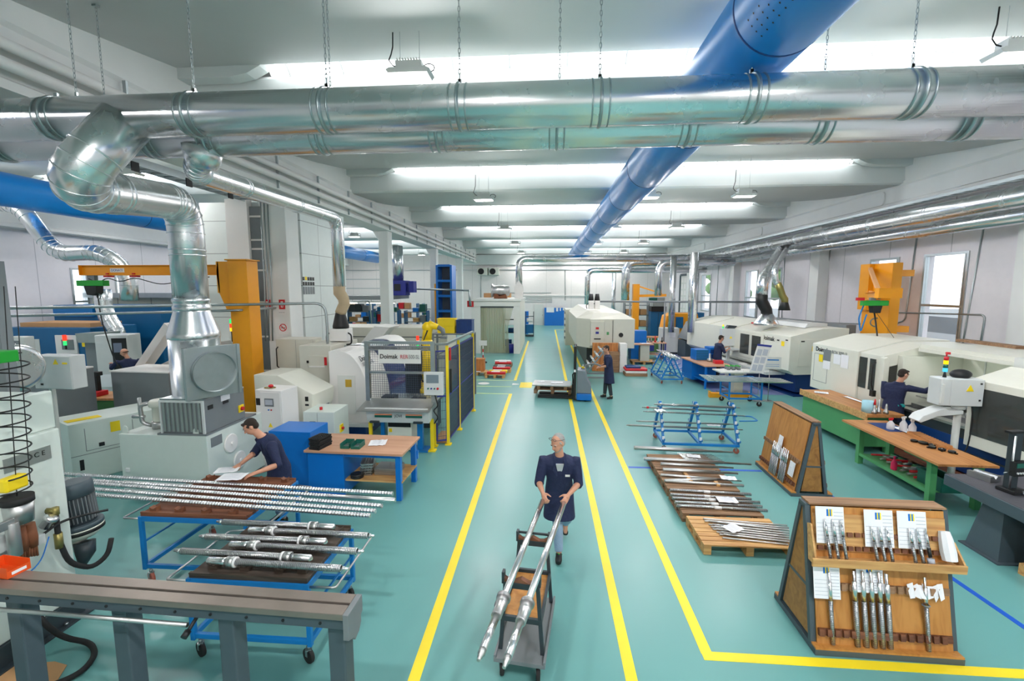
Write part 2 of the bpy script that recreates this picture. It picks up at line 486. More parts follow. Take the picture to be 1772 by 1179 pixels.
# ceiling: sloping wing beams, an upstand and a vaulted rooflight between each pair
PER, E0 = 7.28, 8.8
prof = [(0.0, 7.0), (0.12, 6.965), (0.35, 6.96), (1.0, 6.99), (2.2, 7.06), (3.6, 7.2), (5.0, 7.38), (6.3, 7.58), (7.0, 7.69), (7.08, 7.72), (7.02, 7.8), (1.0, 8.0), (0.5, 7.8), (0.1, 7.64), (0.06, 7.58), (0.03, 7.3), (0.0, 7.06)]
ceil_m = mat('ceiling_plaster', (214,220,218), 0.75, var=0.03, scale=1.2)
n_c = 0
for hall, (x0, x1) in enumerate(((-6.9, 11.5), (-20.2, -7.55))):
    for k in range(-3, 6):
        yb = E0 + k*PER
        if yb > YF: break
        n_c += 1
        b = MB(); b.prism([(yb+p, z) for p, z in prof], 'x', x0, x1)
        for i in range(1, 8): b.s[2+i] = True
        o = struct('ceiling' if n_c == 1 else 'ceiling.%03d' % (n_c-1), b, ceil_m)
        # solid filler at both ends of the rooflight, flaring outwards as it comes down
        g0, g1 = yb-.35, yb+.3
        fb = MB()
        for (xa, s) in ((x0, 1), (x1, -1)):
            prv = None
            pts = [(xa, 7.5), (xa+s*1.0, 7.5), (xa+s*1.35, 7.56), (xa+s*1.6, 7.68), (xa+s*2.0, 8.0), (xa+s*2.3, 8.5), (xa, 8.5)]
            fb.prism(pts, 'y', yb-.26, yb+.02, sm=False)
        struct('ceiling.%03d' % (100+n_c), fb, ceil_m)
        # glazing vault
        gl = MB(); pts = []
        for i in range(9):
            t = i/8; y = yb-.24 + t*.36; z = 7.78 - .12*t + .1*math.sin(PI*t); pts.append((y, z))
        for i in range(8):
            (ya, za), (yc, zc) = pts[i], pts[i+1]
            gl._add([(x0+1.6,ya,za),(x1-1.6,ya,za),(x1-1.6,yc,zc),(x0+1.6,yc,zc)], [(0,1,2,3)], True)
        go = struct('window_%d' % (30+n_c), gl, M['skylight_glazing'])
        rb = MB(); x = x0 + 2.0
        while x < x1-1.7:
            rb.tube([(x+(i-4)*.0, y, z-.03) for i, (y, z) in enumerate(pts)], 0.028, 4); x += 1.05
        rb.build('glazing_bar', M['light_grey'], go)
struct('trim_61', MB().box(-6.95, -6.9, YB, YF, 7.0, 8.6), M['concrete_white'])
struct('trim_62', MB().box(11.5, 11.55, YB, YF, 7.0, 8.6), M['concrete_white'])
struct('trim_63', MB().box(-7.6, -7.55, YB, YF, 7.0, 8.6), M['concrete_white'])
# outer roof above the rooflights' ends and gaps is closed by the fillers; end strip behind the last beam
struct('trim_60', MB().box(XL-.3, XR+.3, YB-.3, YF+.3, 9.2, 9.3), M['concrete_white'])

# outside: ground, pale office block, trees
struct('ground', MB().box(XR+.3, 80, -40, 90, -0.3, -0.1), mat('asphalt', (120,124,126), 0.8))
bo = thing('office_building', 'white office block seen outside the nearest large right-hand window', 'building', (30, 22, 0))
MB().box(0, 12, -12, 12, 0, 9).build('wall', M['white_paint'], bo)
for k in range(6):
    for z in (1.2, 4.4):
        f = MB().box(-.06, .02, -10+k*3.6, -8.4+k*3.6, z, z+1.3).build('window', M['mid_grey'], bo)
ex = thing('site_wall', 'low dark concrete wall outside the nearest large window', 'wall', (17, 15, 0))
MB().box(0, .3, -6, 14, 0, 2.4).build('wall_panel', M['mid_grey'], ex)
MB().box(-.02, .02, -4, 10, 1.2, 1.7).build('rail', M['light_grey'], ex)
leafm = mat('leaves', (92,128,66), 0.8, var=0.5, scale=3, bump=0.8)
bark = mat('bark', (96,80,62), 0.8)
for k, (x, y, h) in enumerate(((24,46,7.5),(20,36,6.5),(27,52,8),(22,58,7))):
    t = thing('leafy_tree', ['tree seen through the farthest small window on the right wall','tree seen beside the grey duct through the double windows','tall tree behind the others outside the right wall','farthest tree outside the right wall'][k], 'tree', (x, y, 0), group='trees outside the right wall')
    MB().tube([(0,0,-.1),(0.1,0,h*.5)], [.2,.1], 8).build('trunk', bark, t)
    cr = MB()
    for q in range(34):
        a = random.random()*6.28; r = random.random()**.5*2.3; z = h*.42 + random.random()*h*.5
        cr.ell((r*math.cos(a), r*math.sin(a), z), .5+random.random()*.6, 7, 5)
    cr.build('crown', leafm, t)
# ---------------------------------------------------------------- high-bay lamps
def lamp_builder(name, x, y, z, label, watts):
    t = thing(name, label, 'lamp', (x, y, z), 0, 'high-bay floodlights under the roof')
    b = MB().box(-.2,.2,-.1,.1,.08,.2)
    for k in range(9): b.box(-.18+k*.043,-.165+k*.043,-.11,.11,.2,.23)
    b.build('driver_housing', M['panel_grey'], t)
    MB().prism([(-.34,.05),(-.3,0),(.3,0),(.34,.05),(.28,.08),(-.28,.08)], 'y', -.16, .16).build('frame', M['panel_grey'], t)
    MB().box(-.27,-.01,-.13,.13,-.012,-.002).box(.01,.27,-.13,.13,-.012,-.002).build('diffuser', M['lamp_glow'], t)
    MB().tube([(-.2,0,.15),(-.27,0,.17),(-.33,0,.25),(-.3,.02,.34),(-.27,.02,.45),(-.26,.02,.8)], .01, 6).build('cable', M['black'], t)
    MB().tube([(.2+.09*math.cos(a*PI/6)+.09,0,.12+.06*math.sin(a*PI/6)) for a in range(12)], .009, 6, closed=True).build('cable_loop', M['black'], t)
    MB().tube([(-.15,0,.2),(-.15,0,1.2)], .004, 4).tube([(.15,0,.2),(.15,0,1.2)], .004, 4).build('suspension_wire', M['galv_dull'], t)
    l = bpy.data.objects.new('lamp_light', bpy.data.lights.new('lamp_light', 'SPOT'))
    l.data.spot_size = math.radians(168); l.data.spot_blend = .2; l.data.shadow_soft_size = .12; l.data.energy = watts; l.data.color = (1, .96, .94)
    l.location = (0, 0, -.03); col.objects.link(l); l.parent = t
    l = bpy.data.objects.new('lamp_glow', bpy.data.lights.new('lamp_glow', 'POINT'))
    l.data.shadow_soft_size = .1; l.data.energy = watts*.32; l.data.color = (1, .96, .95)
    l.location = (0, 0, -.12); col.objects.link(l); l.parent = t
    return t
LX = (-2.0, 3.15, 6.0)
ROW = ['nearest row of lamps', 'second row of lamps', 'third row of lamps', 'fourth row of lamps', 'fifth row of lamps', 'farthest row of lamps']
SIDE = ['left', 'middle beside the blue duct', 'right']
lp = None
for r in range(-2, 6):  # farthest row behind the viewpoint is unseen, added to brighten surfaces facing it
    for c in range(3):
        x = LX[c]; y = 7.55 + r*7.28
        z = 6.4
        if y > 44: continue
        if r == 0: q_ = (PY(710,133,7.3), PY(1325,117,7.3), PY(1757,99,7.3))[c]; x, y, z = q_
        lab = 'grey floodlight lamp hanging in the %s, %s one' % (ROW[r], SIDE[c]) if r >= 0 else 'grey floodlight lamp %s the viewpoint, %s one' % ('just behind' if r == -1 else 'added for light far behind', SIDE[c])
        if lp is None: lp = lamp_builder('highbay_lamp', x, y, z, lab, LAMP_W)
        else:
            cp_ = copy_tree(lp, None, lab, (x, y, z), 0)
            if r < 0:  # unseen rear lamps doubled in power as fill for the near faces
                for ch in cp_.children:
                    if ch.type == 'LIGHT': ch.data = ch.data.copy(); ch.data.energy *= 2.0
for r in range(6):
    for x in (-11.2, -16.9):
        copy_tree(lp, None, 'grey floodlight lamp in the left-hand hall, row %s, %s line' % (('one','two','three','four','five','six')[r], 'outer' if x < -14 else 'inner'), (x, 4.6+r*7.28, 6.62), 0)
# ---------------------------------------------------------------- ventilation ducts
GV = M['galv']
def ring_at(b, p, d, r, w=.022, h=.012, n=28):
    p = V(p); d = V(d).normalized()
    b.lathe(p - d*w/2, d, [(0, r*.9), (0.001, r+h*.6), (w*.3, r+h), (w*.7, r+h), (w-.001, r+h*.6), (w, r*.9)], n)
def duct(name, label, pts, r, rad=None, seams=(), group=None, seg=5, every=0, cat='duct', n=28, elbow_rings=True):
    """round metal duct along a polyline with segmented elbows; seam rings and strap clamps as parts"""
    path = smooth_path(pts, rad or r*2.2, seg)
    o = thing(name, label, cat, (0,0,0), 0, group)
    b = MB().tube(path, r, n); b.build('pipe', GV, o)
    rb = MB(); cnt = 0
    if elbow_rings:
        for i in range(1, len(path)-1):
            d = (path[i+1]-path[i-1]); ring_at(rb, path[i], d, r*1.02, .02, .007, n); cnt += 1
    if every:
        for a, c in zip(pts[:-1], pts[1:]):
            a = V(a); c = V(c); L = (c-a).length; k = int(L/every)
            for q in range(1, k+1):
                p = a + (c-a)*(q*every-every*.4)/L
                ring_at(rb, p, c-a, r, .03, .008, n); ring_at(rb, p+(c-a).normalized()*.09, c-a, r, .03, .008, n); cnt += 1
    if cnt: rb.build('seam_ring', GV, o)
    for p, d in seams:
        d = V(d).normalized(); s = MB()
        for t in (-.09, .09): ring_at(s, V(p)+d*t, d, r, .02, .007, n)
        ring_at(s, p, d, r, .035, .018, n)
        s.box(p[0]-.02, p[0]+.02, p[1]-.012, p[1]+.012, p[2]+r, p[2]+r+.06)
        s.build('strap_clamp', M['galv_dull'], o)
    return o
def chain(x, y, z0, z1, label):
    b = MB(); z = z0; k = 0; L = .055
    while z < z1:
        a, c = (1, 0) if k % 2 else (0, 1)
        pts = [(x+a*.012*math.sin(t)*1.0, y+c*.012*math.sin(t), z+L*.5+L*.62*math.cos(t)) for t in [i*PI/4 for i in range(8)]]
        b.tube(pts, .0042, 4, closed=True); z += L*.98; k += 1
    b.box(x-.012, x+.012, y-.012, y+.012, z0-.05, z0)
    b.box(x-.03, x+.03, y-.03, y+.03, z1-.01, z1+.06)
    return tag(b.build('hanging_chain', M['galv_dull']), label, 'chain', 'chains that carry the two cross ducts')
Y1, Z1, R1 = 5.3, 5.615, .235
Y2, Z2, R2 = 6.05, 5.60, .235
def sx(px, Y, py=190): return PY(px, py, Y).x
s1 = [((sx(p, Y1), Y1, Z1), (1,0,0)) for p in (100, 338, 567, 796, 1037, 1297, 1572)]
duct('exhaust_duct', 'long shiny round metal duct crossing the hall, the nearer and higher one', [(-9.6,Y1,Z1),(10.35,Y1,Z1)], R1, seams=s1, elbow_rings=False, n=48)
s2 = [((sx(p, Y2, 240), Y2, Z2), (1,0,0)) for p in (10, 270, 370, 560, 760, 963, 1185, 1412, 1655)]
duct('exhaust_duct', 'second shiny metal duct crossing the hall just behind and below the nearest one', [(-9.6,Y2,Z2),(10.35,Y2,Z2)], R2, seams=s2, elbow_rings=False, n=48)
for k, px in enumerate((135, 338, 567, 1037, 1572, 796, 1297)):
    x = sx(px, Y1); chain(x, Y1, Z1+R1+.06, 7.25, 'chain carrying the near cross duct, %s from the left' % ('first','second','third','fifth','seventh','fourth','sixth')[k])
for k, px in enumerate((180, 572, 968, 1425)):
    x = sx(px, Y2, 160); chain(x, Y2, Z2+R2, 7.3, 'chain carrying the rear cross duct, %s from the left' % ('first','second','third','fourth')[k])
# branch to the coolant tank
B = PY(112, 322, 4.85); Cc = PY(330, 352, 7.5); xD = PY(328, 480, 7.5).x
path = [(sx(218,Y1)+.0, Y1-.02, 5.55), B, (xD, 7.5, Cc.z), (xD, 7.5, 3.42)]
br = duct('branch_duct', 'large shiny metal branch duct that elbows down onto the pale coolant tank', path, .265, rad=.5, seg=6, every=1.3)
b = MB().lathe((xD,7.5,3.44), (0,0,-1), [(0,.27),(.02,.285),(.06,.285),(.08,.27),(.12,.27),(.14,.285),(.2,.285),(.22,.27)], 36)
b.build('flange', GV, br)
b = MB().lathe((xD,7.5,3.24), (0,0,-1), [(0,.27),(.03,.275),(.38,.385),(.42,.395),(.47,.395),(.5,.385)], 36)
b.build('cone', GV, br)
b = MB().lathe((xD,7.5,2.76), (0,0,-1), [(0,.385),(1.02,.385),(1.04,.40),(1.08,.40)], 40); b.build('plenum', GV, br)
td = V((.86,-.5,0)).normalized(); tp = V((xD,7.5,2.22))
b = MB().cyl(tp + td*.1, tp + td*.62, .3, n=36); ring_at(b, tp+td*.5, td, .3, .03, .01); b.build('side_outlet', GV, br)
side = V((0,0,1)).cross(td); c = tp + td*.64
b = MB(); Rm = Matrix((side, td, V((0,0,1)))).transposed(); b.cb(c, (.86,.035,.86), R=Rm)
b.cb(c+side*.4, (.05,.09,.86), R=Rm); b.cb(c-side*.4, (.05,.09,.86), R=Rm); b.build('outlet_plate', M['galv_dull'], br, .004)
b = MB().lathe(c+td*.015, td, [(0,.34),(.1,.34),(.1,.325),(.02,.325),(.018,.0)], 40); b.build('outlet_collar', M['galv_dull'], br)
# branch to the grinding machine
x0 = sx(350, Y2, 250); e = PY(362, 288, 6.35); f = PY(582, 378, 11.8)
h = duct('branch_duct', 'slim metal branch duct running back from the rear cross duct to a white filter', [(x0+.02, Y2, Z2-.2), (e.x-.12, 6.2, e.z-.1), (f.x, 11.8, f.z), (f.x, 11.8, 3.66)], .15, rad=.35, seg=6, every=2.0)
MB().lathe((x0, Y2, Z2-.1), (-.1,.1,-1), [(0,.25),(.16,.22),(.3,.16)], 28).build('cone', GV, h)
MB().tube([(f.x,11.8,3.68),(f.x+.0,11.8,3.5),(f.x+.1,11.8,3.35),(f.x+.12,11.8,3.2),(f.x+.03,11.8,3.02),(f.x,11.8,2.95)], [.15,.15,.14,.14,.14,.14], 16).build('flexible_hose', M['tan_hose'], h)
MB().lathe((f.x,11.8,2.98), (0,0,-1), [(0,.12),(.04,.13),(.36,.21),(.42,.21)], 20).build('reducer', M['black'], h)
FANX = f.x
# ducts in the left-hand hall
pts = [PY(-120,350,13), PY(32,353,13), PY(98,440,13), PY(176,436,13), PY(222,470,13.2), PY(224,520,13.2)]
duct('branch_duct', 'wavy metal duct in the left-hand hall that drops behind the orange crane beam', pts, .23, rad=.5, seg=5)
a = PY(178,500,15); b_ = PY(180,540,15); c = PY(203,575,15); d = PY(203,590,15)
q = duct('branch_duct', 'short offset metal duct above the blue machine on the left', [a, b_, c, d], .25, rad=.4, seg=4)
MB().lathe(d, (0,0,-1), [(0,.25),(.05,.27),(.42,.42),(.5,.44),(.55,.44),(.9,.5)], 28).build('cone', GV, q)
# big end cap close on the left edge
q = thing('duct_drum', 'large round metal drum end behind the grey post at the left edge', 'duct')
c = PY(14, 636, 5.6); dd = V((.93,-.25,-.02)).normalized()
MB().lathe(c - dd*1.2, dd, [(0,.3),(1.1,.3),(1.12,.325),(1.18,.325),(1.2,.31),(1.34,.31),(1.36,.325),(1.4,.3),(1.41,.26),(1.4,.0)], 40).build('drum', GV, q)
# blue fabric ducts
def fabric(name, label, x, z, r, y0, y1, step=3.0):
    o = thing(name, label, 'air duct', (0,0,0)); b = MB(); pts = []; rs = []; y = y0
    while y < y1:
        pts += [(x,y,z),(x,y+.04,z)]; rs += [r*1.0, r*.975]; 
        pts += [(x,y+.12,z)]; rs += [r]
        y += step
    pts += [(x,y1,z)]; rs += [r]
    b = MB().tube(pts, rs, 56); b.build('fabric_sleeve', M['vinyl_blue'], o)
    sb = MB(); y = y0
    while y < y1: ring_at(sb, (x,y+.03,z), (0,1,0), r*.98, .03, .012, 48); y += step
    sb.build('hoop', mat('hoop_blue', (8,62,130), .5), o)
    hb = MB(); y = y0
    for ang in (-60,-52,-44,-36,36,44,52,60):
        for i in range(int(min(y1-y0, 9)/.11)):
            yy = y0 + i*.11; an = math.radians(ang)
            nrm = V((math.sin(an), 0, -math.cos(an))); c = V((x, yy, z)) + nrm*(r-.001)
            t = V((0,1,0)); s_ = nrm.cross(t)
            hb._add([c + nrm*.003 + t*.012*a_ + s_*.012*b2 for a_, b2 in ((-1,0),(0,-1),(1,0),(0,1))], [(0,1,2,3)])
    if step < 3.5: hb.build('nozzle_holes', M['black'], o)['kind'] = 'stuff'
    return o
fabric('fabric_air_duct', 'big blue perforated fabric air duct running down the middle of the hall', 2.3, 6.37, .47, -4.0, 39.5)
fabric('fabric_air_duct', 'blue fabric air duct in the left-hand hall', -14.8, 6.3, .46, -4.0, 39.5, 5.0)
# ducts along the right wall
duct('wall_duct', 'upper round metal duct running along the right wall', [(10.6,-3,5.66),(10.6,31.5,5.66)], .24, every=2.2, elbow_rings=False)
duct('wall_duct', 'lower and slimmer metal duct running along the right wall', [(11.15,-3,5.32),(11.15,40.5,5.32)], .2, every=2.6, elbow_rings=False)
z = PY(900,448,27).z
a = PY(898,448,27).x
duct('cross_duct', 'metal duct that crosses the far part of the hall and drops to the curtained booth', [(10.36,27,z),(a,27,z),(a,27,3.75)], .2, rad=.5, every=4, seg=5)
q = thing('booth_outlet', 'white duct boot standing on the roof of the curtained booth', 'duct', (a,27,0))
MB().box(-.24,.24,-.24,.24,2.95,3.75).prism([(-.24,3.75),(.24,3.75),(0,4.1)], 'y', -.2, .2).build('boot', M['white_paint'], q, .01)
z = PY(1025,468,33).z; x = PY(1017,470,33).x
duct('cross_duct', 'farther metal duct dropping behind the cream machine with two black hoods', [(11.1,33,z),(x,33,z),(x,33,PY(1017,545,33).z)], .19, rad=.5, seg=5)
x = PY(1083,470,30).x
duct('branch_duct', 'metal duct bending down left of the small far orange crane', [(10.6,30,5.3),(x,30,5.3),(x,30,PY(1083,520,30).z)], .26, rad=.7, seg=5)
x = PY(1140,470,27).x
duct('branch_duct', 'short metal duct bending down right of the small far orange crane', [(10.6,27,5.1),(x,27,5.1),(x,27,PY(1137,512,27).z)], .2, rad=.6, seg=5)
for k, (px, yb, Y, r) in enumerate(((1062,528,38,.17),(1164,575,25,.16),(1200,575,22.5,.2))):
    x = PY(px, 500, Y).x
    duct('down_pipe', 'thin vertical metal down pipe, %s' % ('far one between the two bent ducts','one beside the shutter door','wider one before the narrow window')[k], [(x,Y,5.3 if k else 5.0),(x,Y,PY(px,yb,Y).z if k else 0.0)], r, elbow_rings=False)
# pair of hoses onto the middle right machine
a = PX(1345,440,10.4); b1 = PY(1325,478,17.0); b2 = PY(1318,505,17)
q = duct('branch_duct', 'wide metal branch duct ending in a black hose over the middle white machine', [PX(1352,432,10.6), PY(1322,482,17.3), PY(1318,510,17.3)], .2, rad=.3, seg=4)
MB().tube([PY(1318,508,17.3),PY(1318,522,17.3),PY(1326,536,17.3),PY(1327,545,17.3)], [.2,.2,.19,.19], 16).build('flexible_hose', M['black'], q)
MB().lathe(PY(1327,543,17.3), (0,0,-1), [(0,.2),(.35,.42),(.4,.42)], 20).build('hood_cone', GV, q)
q = duct('branch_duct', 'slim metal branch duct with a kinked brown hose over the middle white machine', [PX(1362,430,10.6), PY(1341,466,16.4), PY(1341,484,16.4), PY(1346,492,16.4)], .1, rad=.2, seg=4)
MB().tube([PY(1346,491,16.4),PY(1350,500,16.4),PY(1354,512,16.4),PY(1358,518,16.4),PY(1358,524,16.4)], .11, 14).build('flexible_hose', M['brass'], q)
MB().lathe(PY(1358,522,16.4), (0,0,-1), [(0,.1),(.06,.12),(.3,.19)], 18).build('hood_cone', M['black'], q)
# white plastic conduits under the left girder, cable tray, thin conduits
MBp = M['white_paint']
for k, z in enumerate((6.62, 6.38)):
    duct_ = MB().tube([(-6.72+.0*k,YB+.2,z),(-6.72,YF-2,z)], .075, 14)
    if not k: upper_pipe = thing('conduit_pipe', 'white plastic pipe under the left girder, the upper one with steel brackets', 'pipe'); duct_.build('pipe', MBp, upper_pipe); continue
    tag(duct_.build('conduit_pipe', MBp), 'white plastic pipe under the left girder, the %s one' % ('upper','lower')[k], 'pipe')
y = 1.0
while y < 44: MB().box(-6.85,-6.79,y,y+.04,6.15,6.94).build('bracket', M['galv_dull'], upper_pipe); y += 2.1
b = MB(); x0, x1 = -8.0, -7.68
for x in (x0, x1): b.box(x-.01, x+.01, YB, 11.9, 5.9, 6.05)
y = YB
while y < 11.8: b.box(x0, x1, y, y+.03, 5.92, 5.94); y += .3
tr = tag(b.build('cable_tray', M['galv_dull']), 'grey metal cable tray hung along the left girder before the first column', 'cable tray')
for k in range(7): 
    y = 3.0 + k*1.3; MB().box(x1+.005, x1+.03, y, y+.16, 5.78, 5.95).build('junction_box', M['black'], tr)
b = MB()
for x in (11.2, 11.42): b.box(x-.008, x+.008, YB, 44, 6.2, 6.28)
y = YB
while y < 44: b.box(11.2, 11.45, y, y+.02, 6.2, 6.215); y += .35
tag(b.build('cable_tray', M['galv_dull']), 'long cable tray running under the right girder', 'cable tray')
def conduit(pts, label, r=.02, m='galv_dull', rad=.15, cat='pipe', name='conduit_pipe'):
    return tag(MB().tube(smooth_path(pts, rad, 4), r, 8).build(name, M[m]), label, cat)
P = PX
conduit([(11.98,PX(1705,400,11.98).y,6.2), PX(1672,560,11.98), PX(1665,600,11.98)], 'thin vertical conduit on the wall right of the nearest big window', .02)
conduit([PX(1545,541,11.98), PX(1705,545,11.98), PX(1690,640,11.98)], 'horizontal steel conduit that turns down right of the nearest big window', .025)
conduit([PX(1588,400,11.98), PX(1566,555,11.98), PX(1540,562,11.98), PX(1400,558,11.98)], 'conduit dropping beside the orange crane post and turning left along the wall', .025)
for k, (a_, b2) in enumerate(((1437,1420),(1422,1408),(1359,1352),(1245,1238))):
    conduit([PX(a_,430,11.98), PX(b2,560,11.98)], 'thin vertical conduit on the right wall, %s' % ('beside the pilaster','left of the pilaster','between the pilaster and the double windows','left of the double windows')[k], .02)
conduit([(-4,YF-.03,3.2),(0.5,YF-.03,3.2)], 'upper rail of the pipes fixed along the far wall', .03)
for k in range(4): conduit([(-6,YF-.02,2.7-.14*k),(.6,YF-.02,2.7-.14*k)], 'steel pipe along the far wall, %s below the top rail' % ('first','second','third','fourth')[k], .02)
for k, px in enumerate((978, 832)): conduit([PY(px,467,YF-.03),PY(px,520,YF-.03)], ('thin vertical pipe in the middle of the far wall','thin vertical pipe at the left end of the far wall')[k], .03)
for k, px in enumerate((835, 855)):
    c = PY(px, 470, YF-.26); q = thing('air_conditioner', 'white outdoor fan unit high on the far wall, %s one' % ('left','right')[k], 'air conditioner', c)
    MB().box(-.5,.5,-.25,.25,-.35,.35).build('casing', M['cream_machine'], q, .02)
    MB().lathe((-.12,-.25,0), (0,-1,0), [(0,.3),(.03,.3),(.03,.26),(.01,.26)], 18).build('fan_grille', M['black'], q)
# safety rail pipes crossing in front on the left
def rail(px0, py0, px1, py1, Y, label, r=.03):
    a_, c_ = PY(px0,py0,Y), PY(px1,py1,Y)
    return tag(MB().cyl(a_, c_, r, n=10).build('service_pipe', M['galv_dull']), label, 'pipe')
conduit([PY(-20,534,8.6), PY(562,525,11.2), PY(566,560,11.2), PY(571,730,11.2)], 'long grey service pipe crossing the left side and turning down at the white machine', .032, rad=.25, name='service_pipe')
conduit([PY(-20,548,9.2), PY(420,537,10.5), PY(640,520,20), PY(643,560,20)], 'second grey service pipe just below the first on the left', .03, rad=.4, name='service_pipe')
tag(MB().tube([PY(720,500,26), PY(812,503,25), PY(814,530,25)], .06, 10).build('service_pipe', M['galv_dull']), 'grey pipe between the blue fan box and the booth', 'pipe')
tag(MB().box(-.06,.06,-.06,.06,0,3.9).build('steel_post', M['mid_grey']), 'grey square steel post at the left edge of the view', 'post').location = PY(6, 600, 4.6).xy.to_3d()
# ---------------------------------------------------------------- reusable builders
def caster(parent, x, y, z, r=.06, rz=0.0, m='caster_red', plate=True):
    """swivel caster whose wheel touches z"""
    w = MB(); a = V((math.sin(rz), math.cos(rz), 0))
    c = V((x,y,z+r)); w.lathe(c - a*.02, a, [(0,r*.55),(.002,r*.95),(.008,r),(.032,r),(.038,r*.95),(.04,r*.55)], 20)
    o = w.build('caster_wheel', M[m], parent)
    f = MB(); f.cb(c + V((0,0,r*.9)), (.05,.06,.012), rz); top = z + r*2.05
    for s in (-.026, .026): f.bar(c + a*s, c + a*s + V((0,0,r*1.0)), .03, .004, up=a)
    f.cyl(c + V((0,0,r*.95)), (x,y,top+.03), .018, n=10)
    f.build('caster_fork', M['galv_dull'], o)
def rod_thing(name, label, p, q, parts, group=None, cat='rod'):
    """a rod lying from p to q; parts = [(part name, [(t, r)...], material, sides)] along local x"""
    p = V(p); q = V(q); d = q - p
    o = thing(name, label, cat, p, 0, group); o.rotation_mode = 'QUATERNION'
    o.rotation_quaternion = d.to_track_quat('X', 'Z')
    for nm, pr, m, n in parts: MB().lathe((0,0,0), (1,0,0), pr, n).build(nm, M[m], o)
    return o
# threaded steel: fine bands along the rod (object x axis)
def thread_mat(k, pitch, a=(214,214,216), b_=(92,92,96), depth=.6):
    m = bpy.data.materials.new(k); m.use_nodes = True; n = m.node_tree.nodes; l = m.node_tree.links; b = n['Principled BSDF']
    b.inputs['Metallic'].default_value = 1; b.inputs['Roughness'].default_value = .28
    tc = n.new('ShaderNodeTexCoord'); sp = n.new('ShaderNodeSeparateXYZ'); l.new(tc.outputs['Object'], sp.inputs[0])
    an = n.new('ShaderNodeMath'); an.operation = 'ARCTAN2'; l.new(sp.outputs['Y'], an.inputs[0]); l.new(sp.outputs['Z'], an.inputs[1])
    dv = n.new('ShaderNodeMath'); dv.operation = 'DIVIDE'; dv.inputs[1].default_value = 2*PI; l.new(an.outputs[0], dv.inputs[0])
    d2 = n.new('ShaderNodeMath'); d2.operation = 'DIVIDE'; d2.inputs[1].default_value = pitch; l.new(sp.outputs['X'], d2.inputs[0])
    ad = n.new('ShaderNodeMath'); ad.operation = 'ADD'; l.new(dv.outputs[0], ad.inputs[0]); l.new(d2.outputs[0], ad.inputs[1])
    fr = n.new('ShaderNodeMath'); fr.operation = 'PINGPONG'; fr.inputs[1].default_value = .5; l.new(ad.outputs[0], fr.inputs[0])
    cr = n.new('ShaderNodeValToRGB'); cr.color_ramp.elements[0].position = .12; cr.color_ramp.elements[1].position = .3
    cr.color_ramp.elements[0].color = tuple(lin(x) for x in b_)+(1,); cr.color_ramp.elements[1].color = tuple(lin(x) for x in a)+(1,)
    l.new(fr.outputs[0], cr.inputs[0]); l.new(cr.outputs[0], b.inputs['Base Color'])
    bp = n.new('ShaderNodeBump'); bp.inputs['Strength'].default_value = depth; bp.inputs['Distance'].default_value = .004
    l.new(cr.outputs[0], bp.inputs['Height']); l.new(bp.outputs['Normal'], b.inputs['Normal'])
    M[k] = m
thread_mat('thread_fine', .014, b_=(70,70,74)); thread_mat('thread_coarse', .016, b_=(120,120,124), depth=.3)
def paper(label, c, w=.21, h=.297, rz=0.0, group=None, lines=True, curl=.012, tilt=None, cat='paper'):
    """a printed sheet lying face up (a slightly curled thin solid) with lines of print"""
    o = thing('paper_sheet', label, cat, c, rz, group)
    if tilt: o.rotation_euler = tilt
    b = MB(); N = 6; top = []; bot = []
    for i in range(N+1):
        x = -w/2 + w*i/N; z = curl*abs(math.sin(i*1.3+w*9))*(1 if 0 < i < N else 1.4)
        top.append((x, z+.0015)); bot.append((x, z))
    b.prism(top + bot[::-1], 'y', -h/2, h/2); b.build('sheet', M['paper'], o)
    if lines:
        lb = MB()
        for k in range(7):
            y = h/2 - h*.12 - k*h*.11
            for i in range(1, N-1):
                x0 = -w/2+w*i/N; z0, z1 = top[i][1]+.001, top[i+1][1]+.001
                lb._add([(x0,y-h*.015,z0),(x0+w/N,y-h*.015,z1),(x0+w/N,y+h*.015,z1),(x0,y+h*.015,z0)], [(0,1,2,3)])
        lb.build('print', M['paper_lines'], o)['kind'] = 'stuff'
    return o
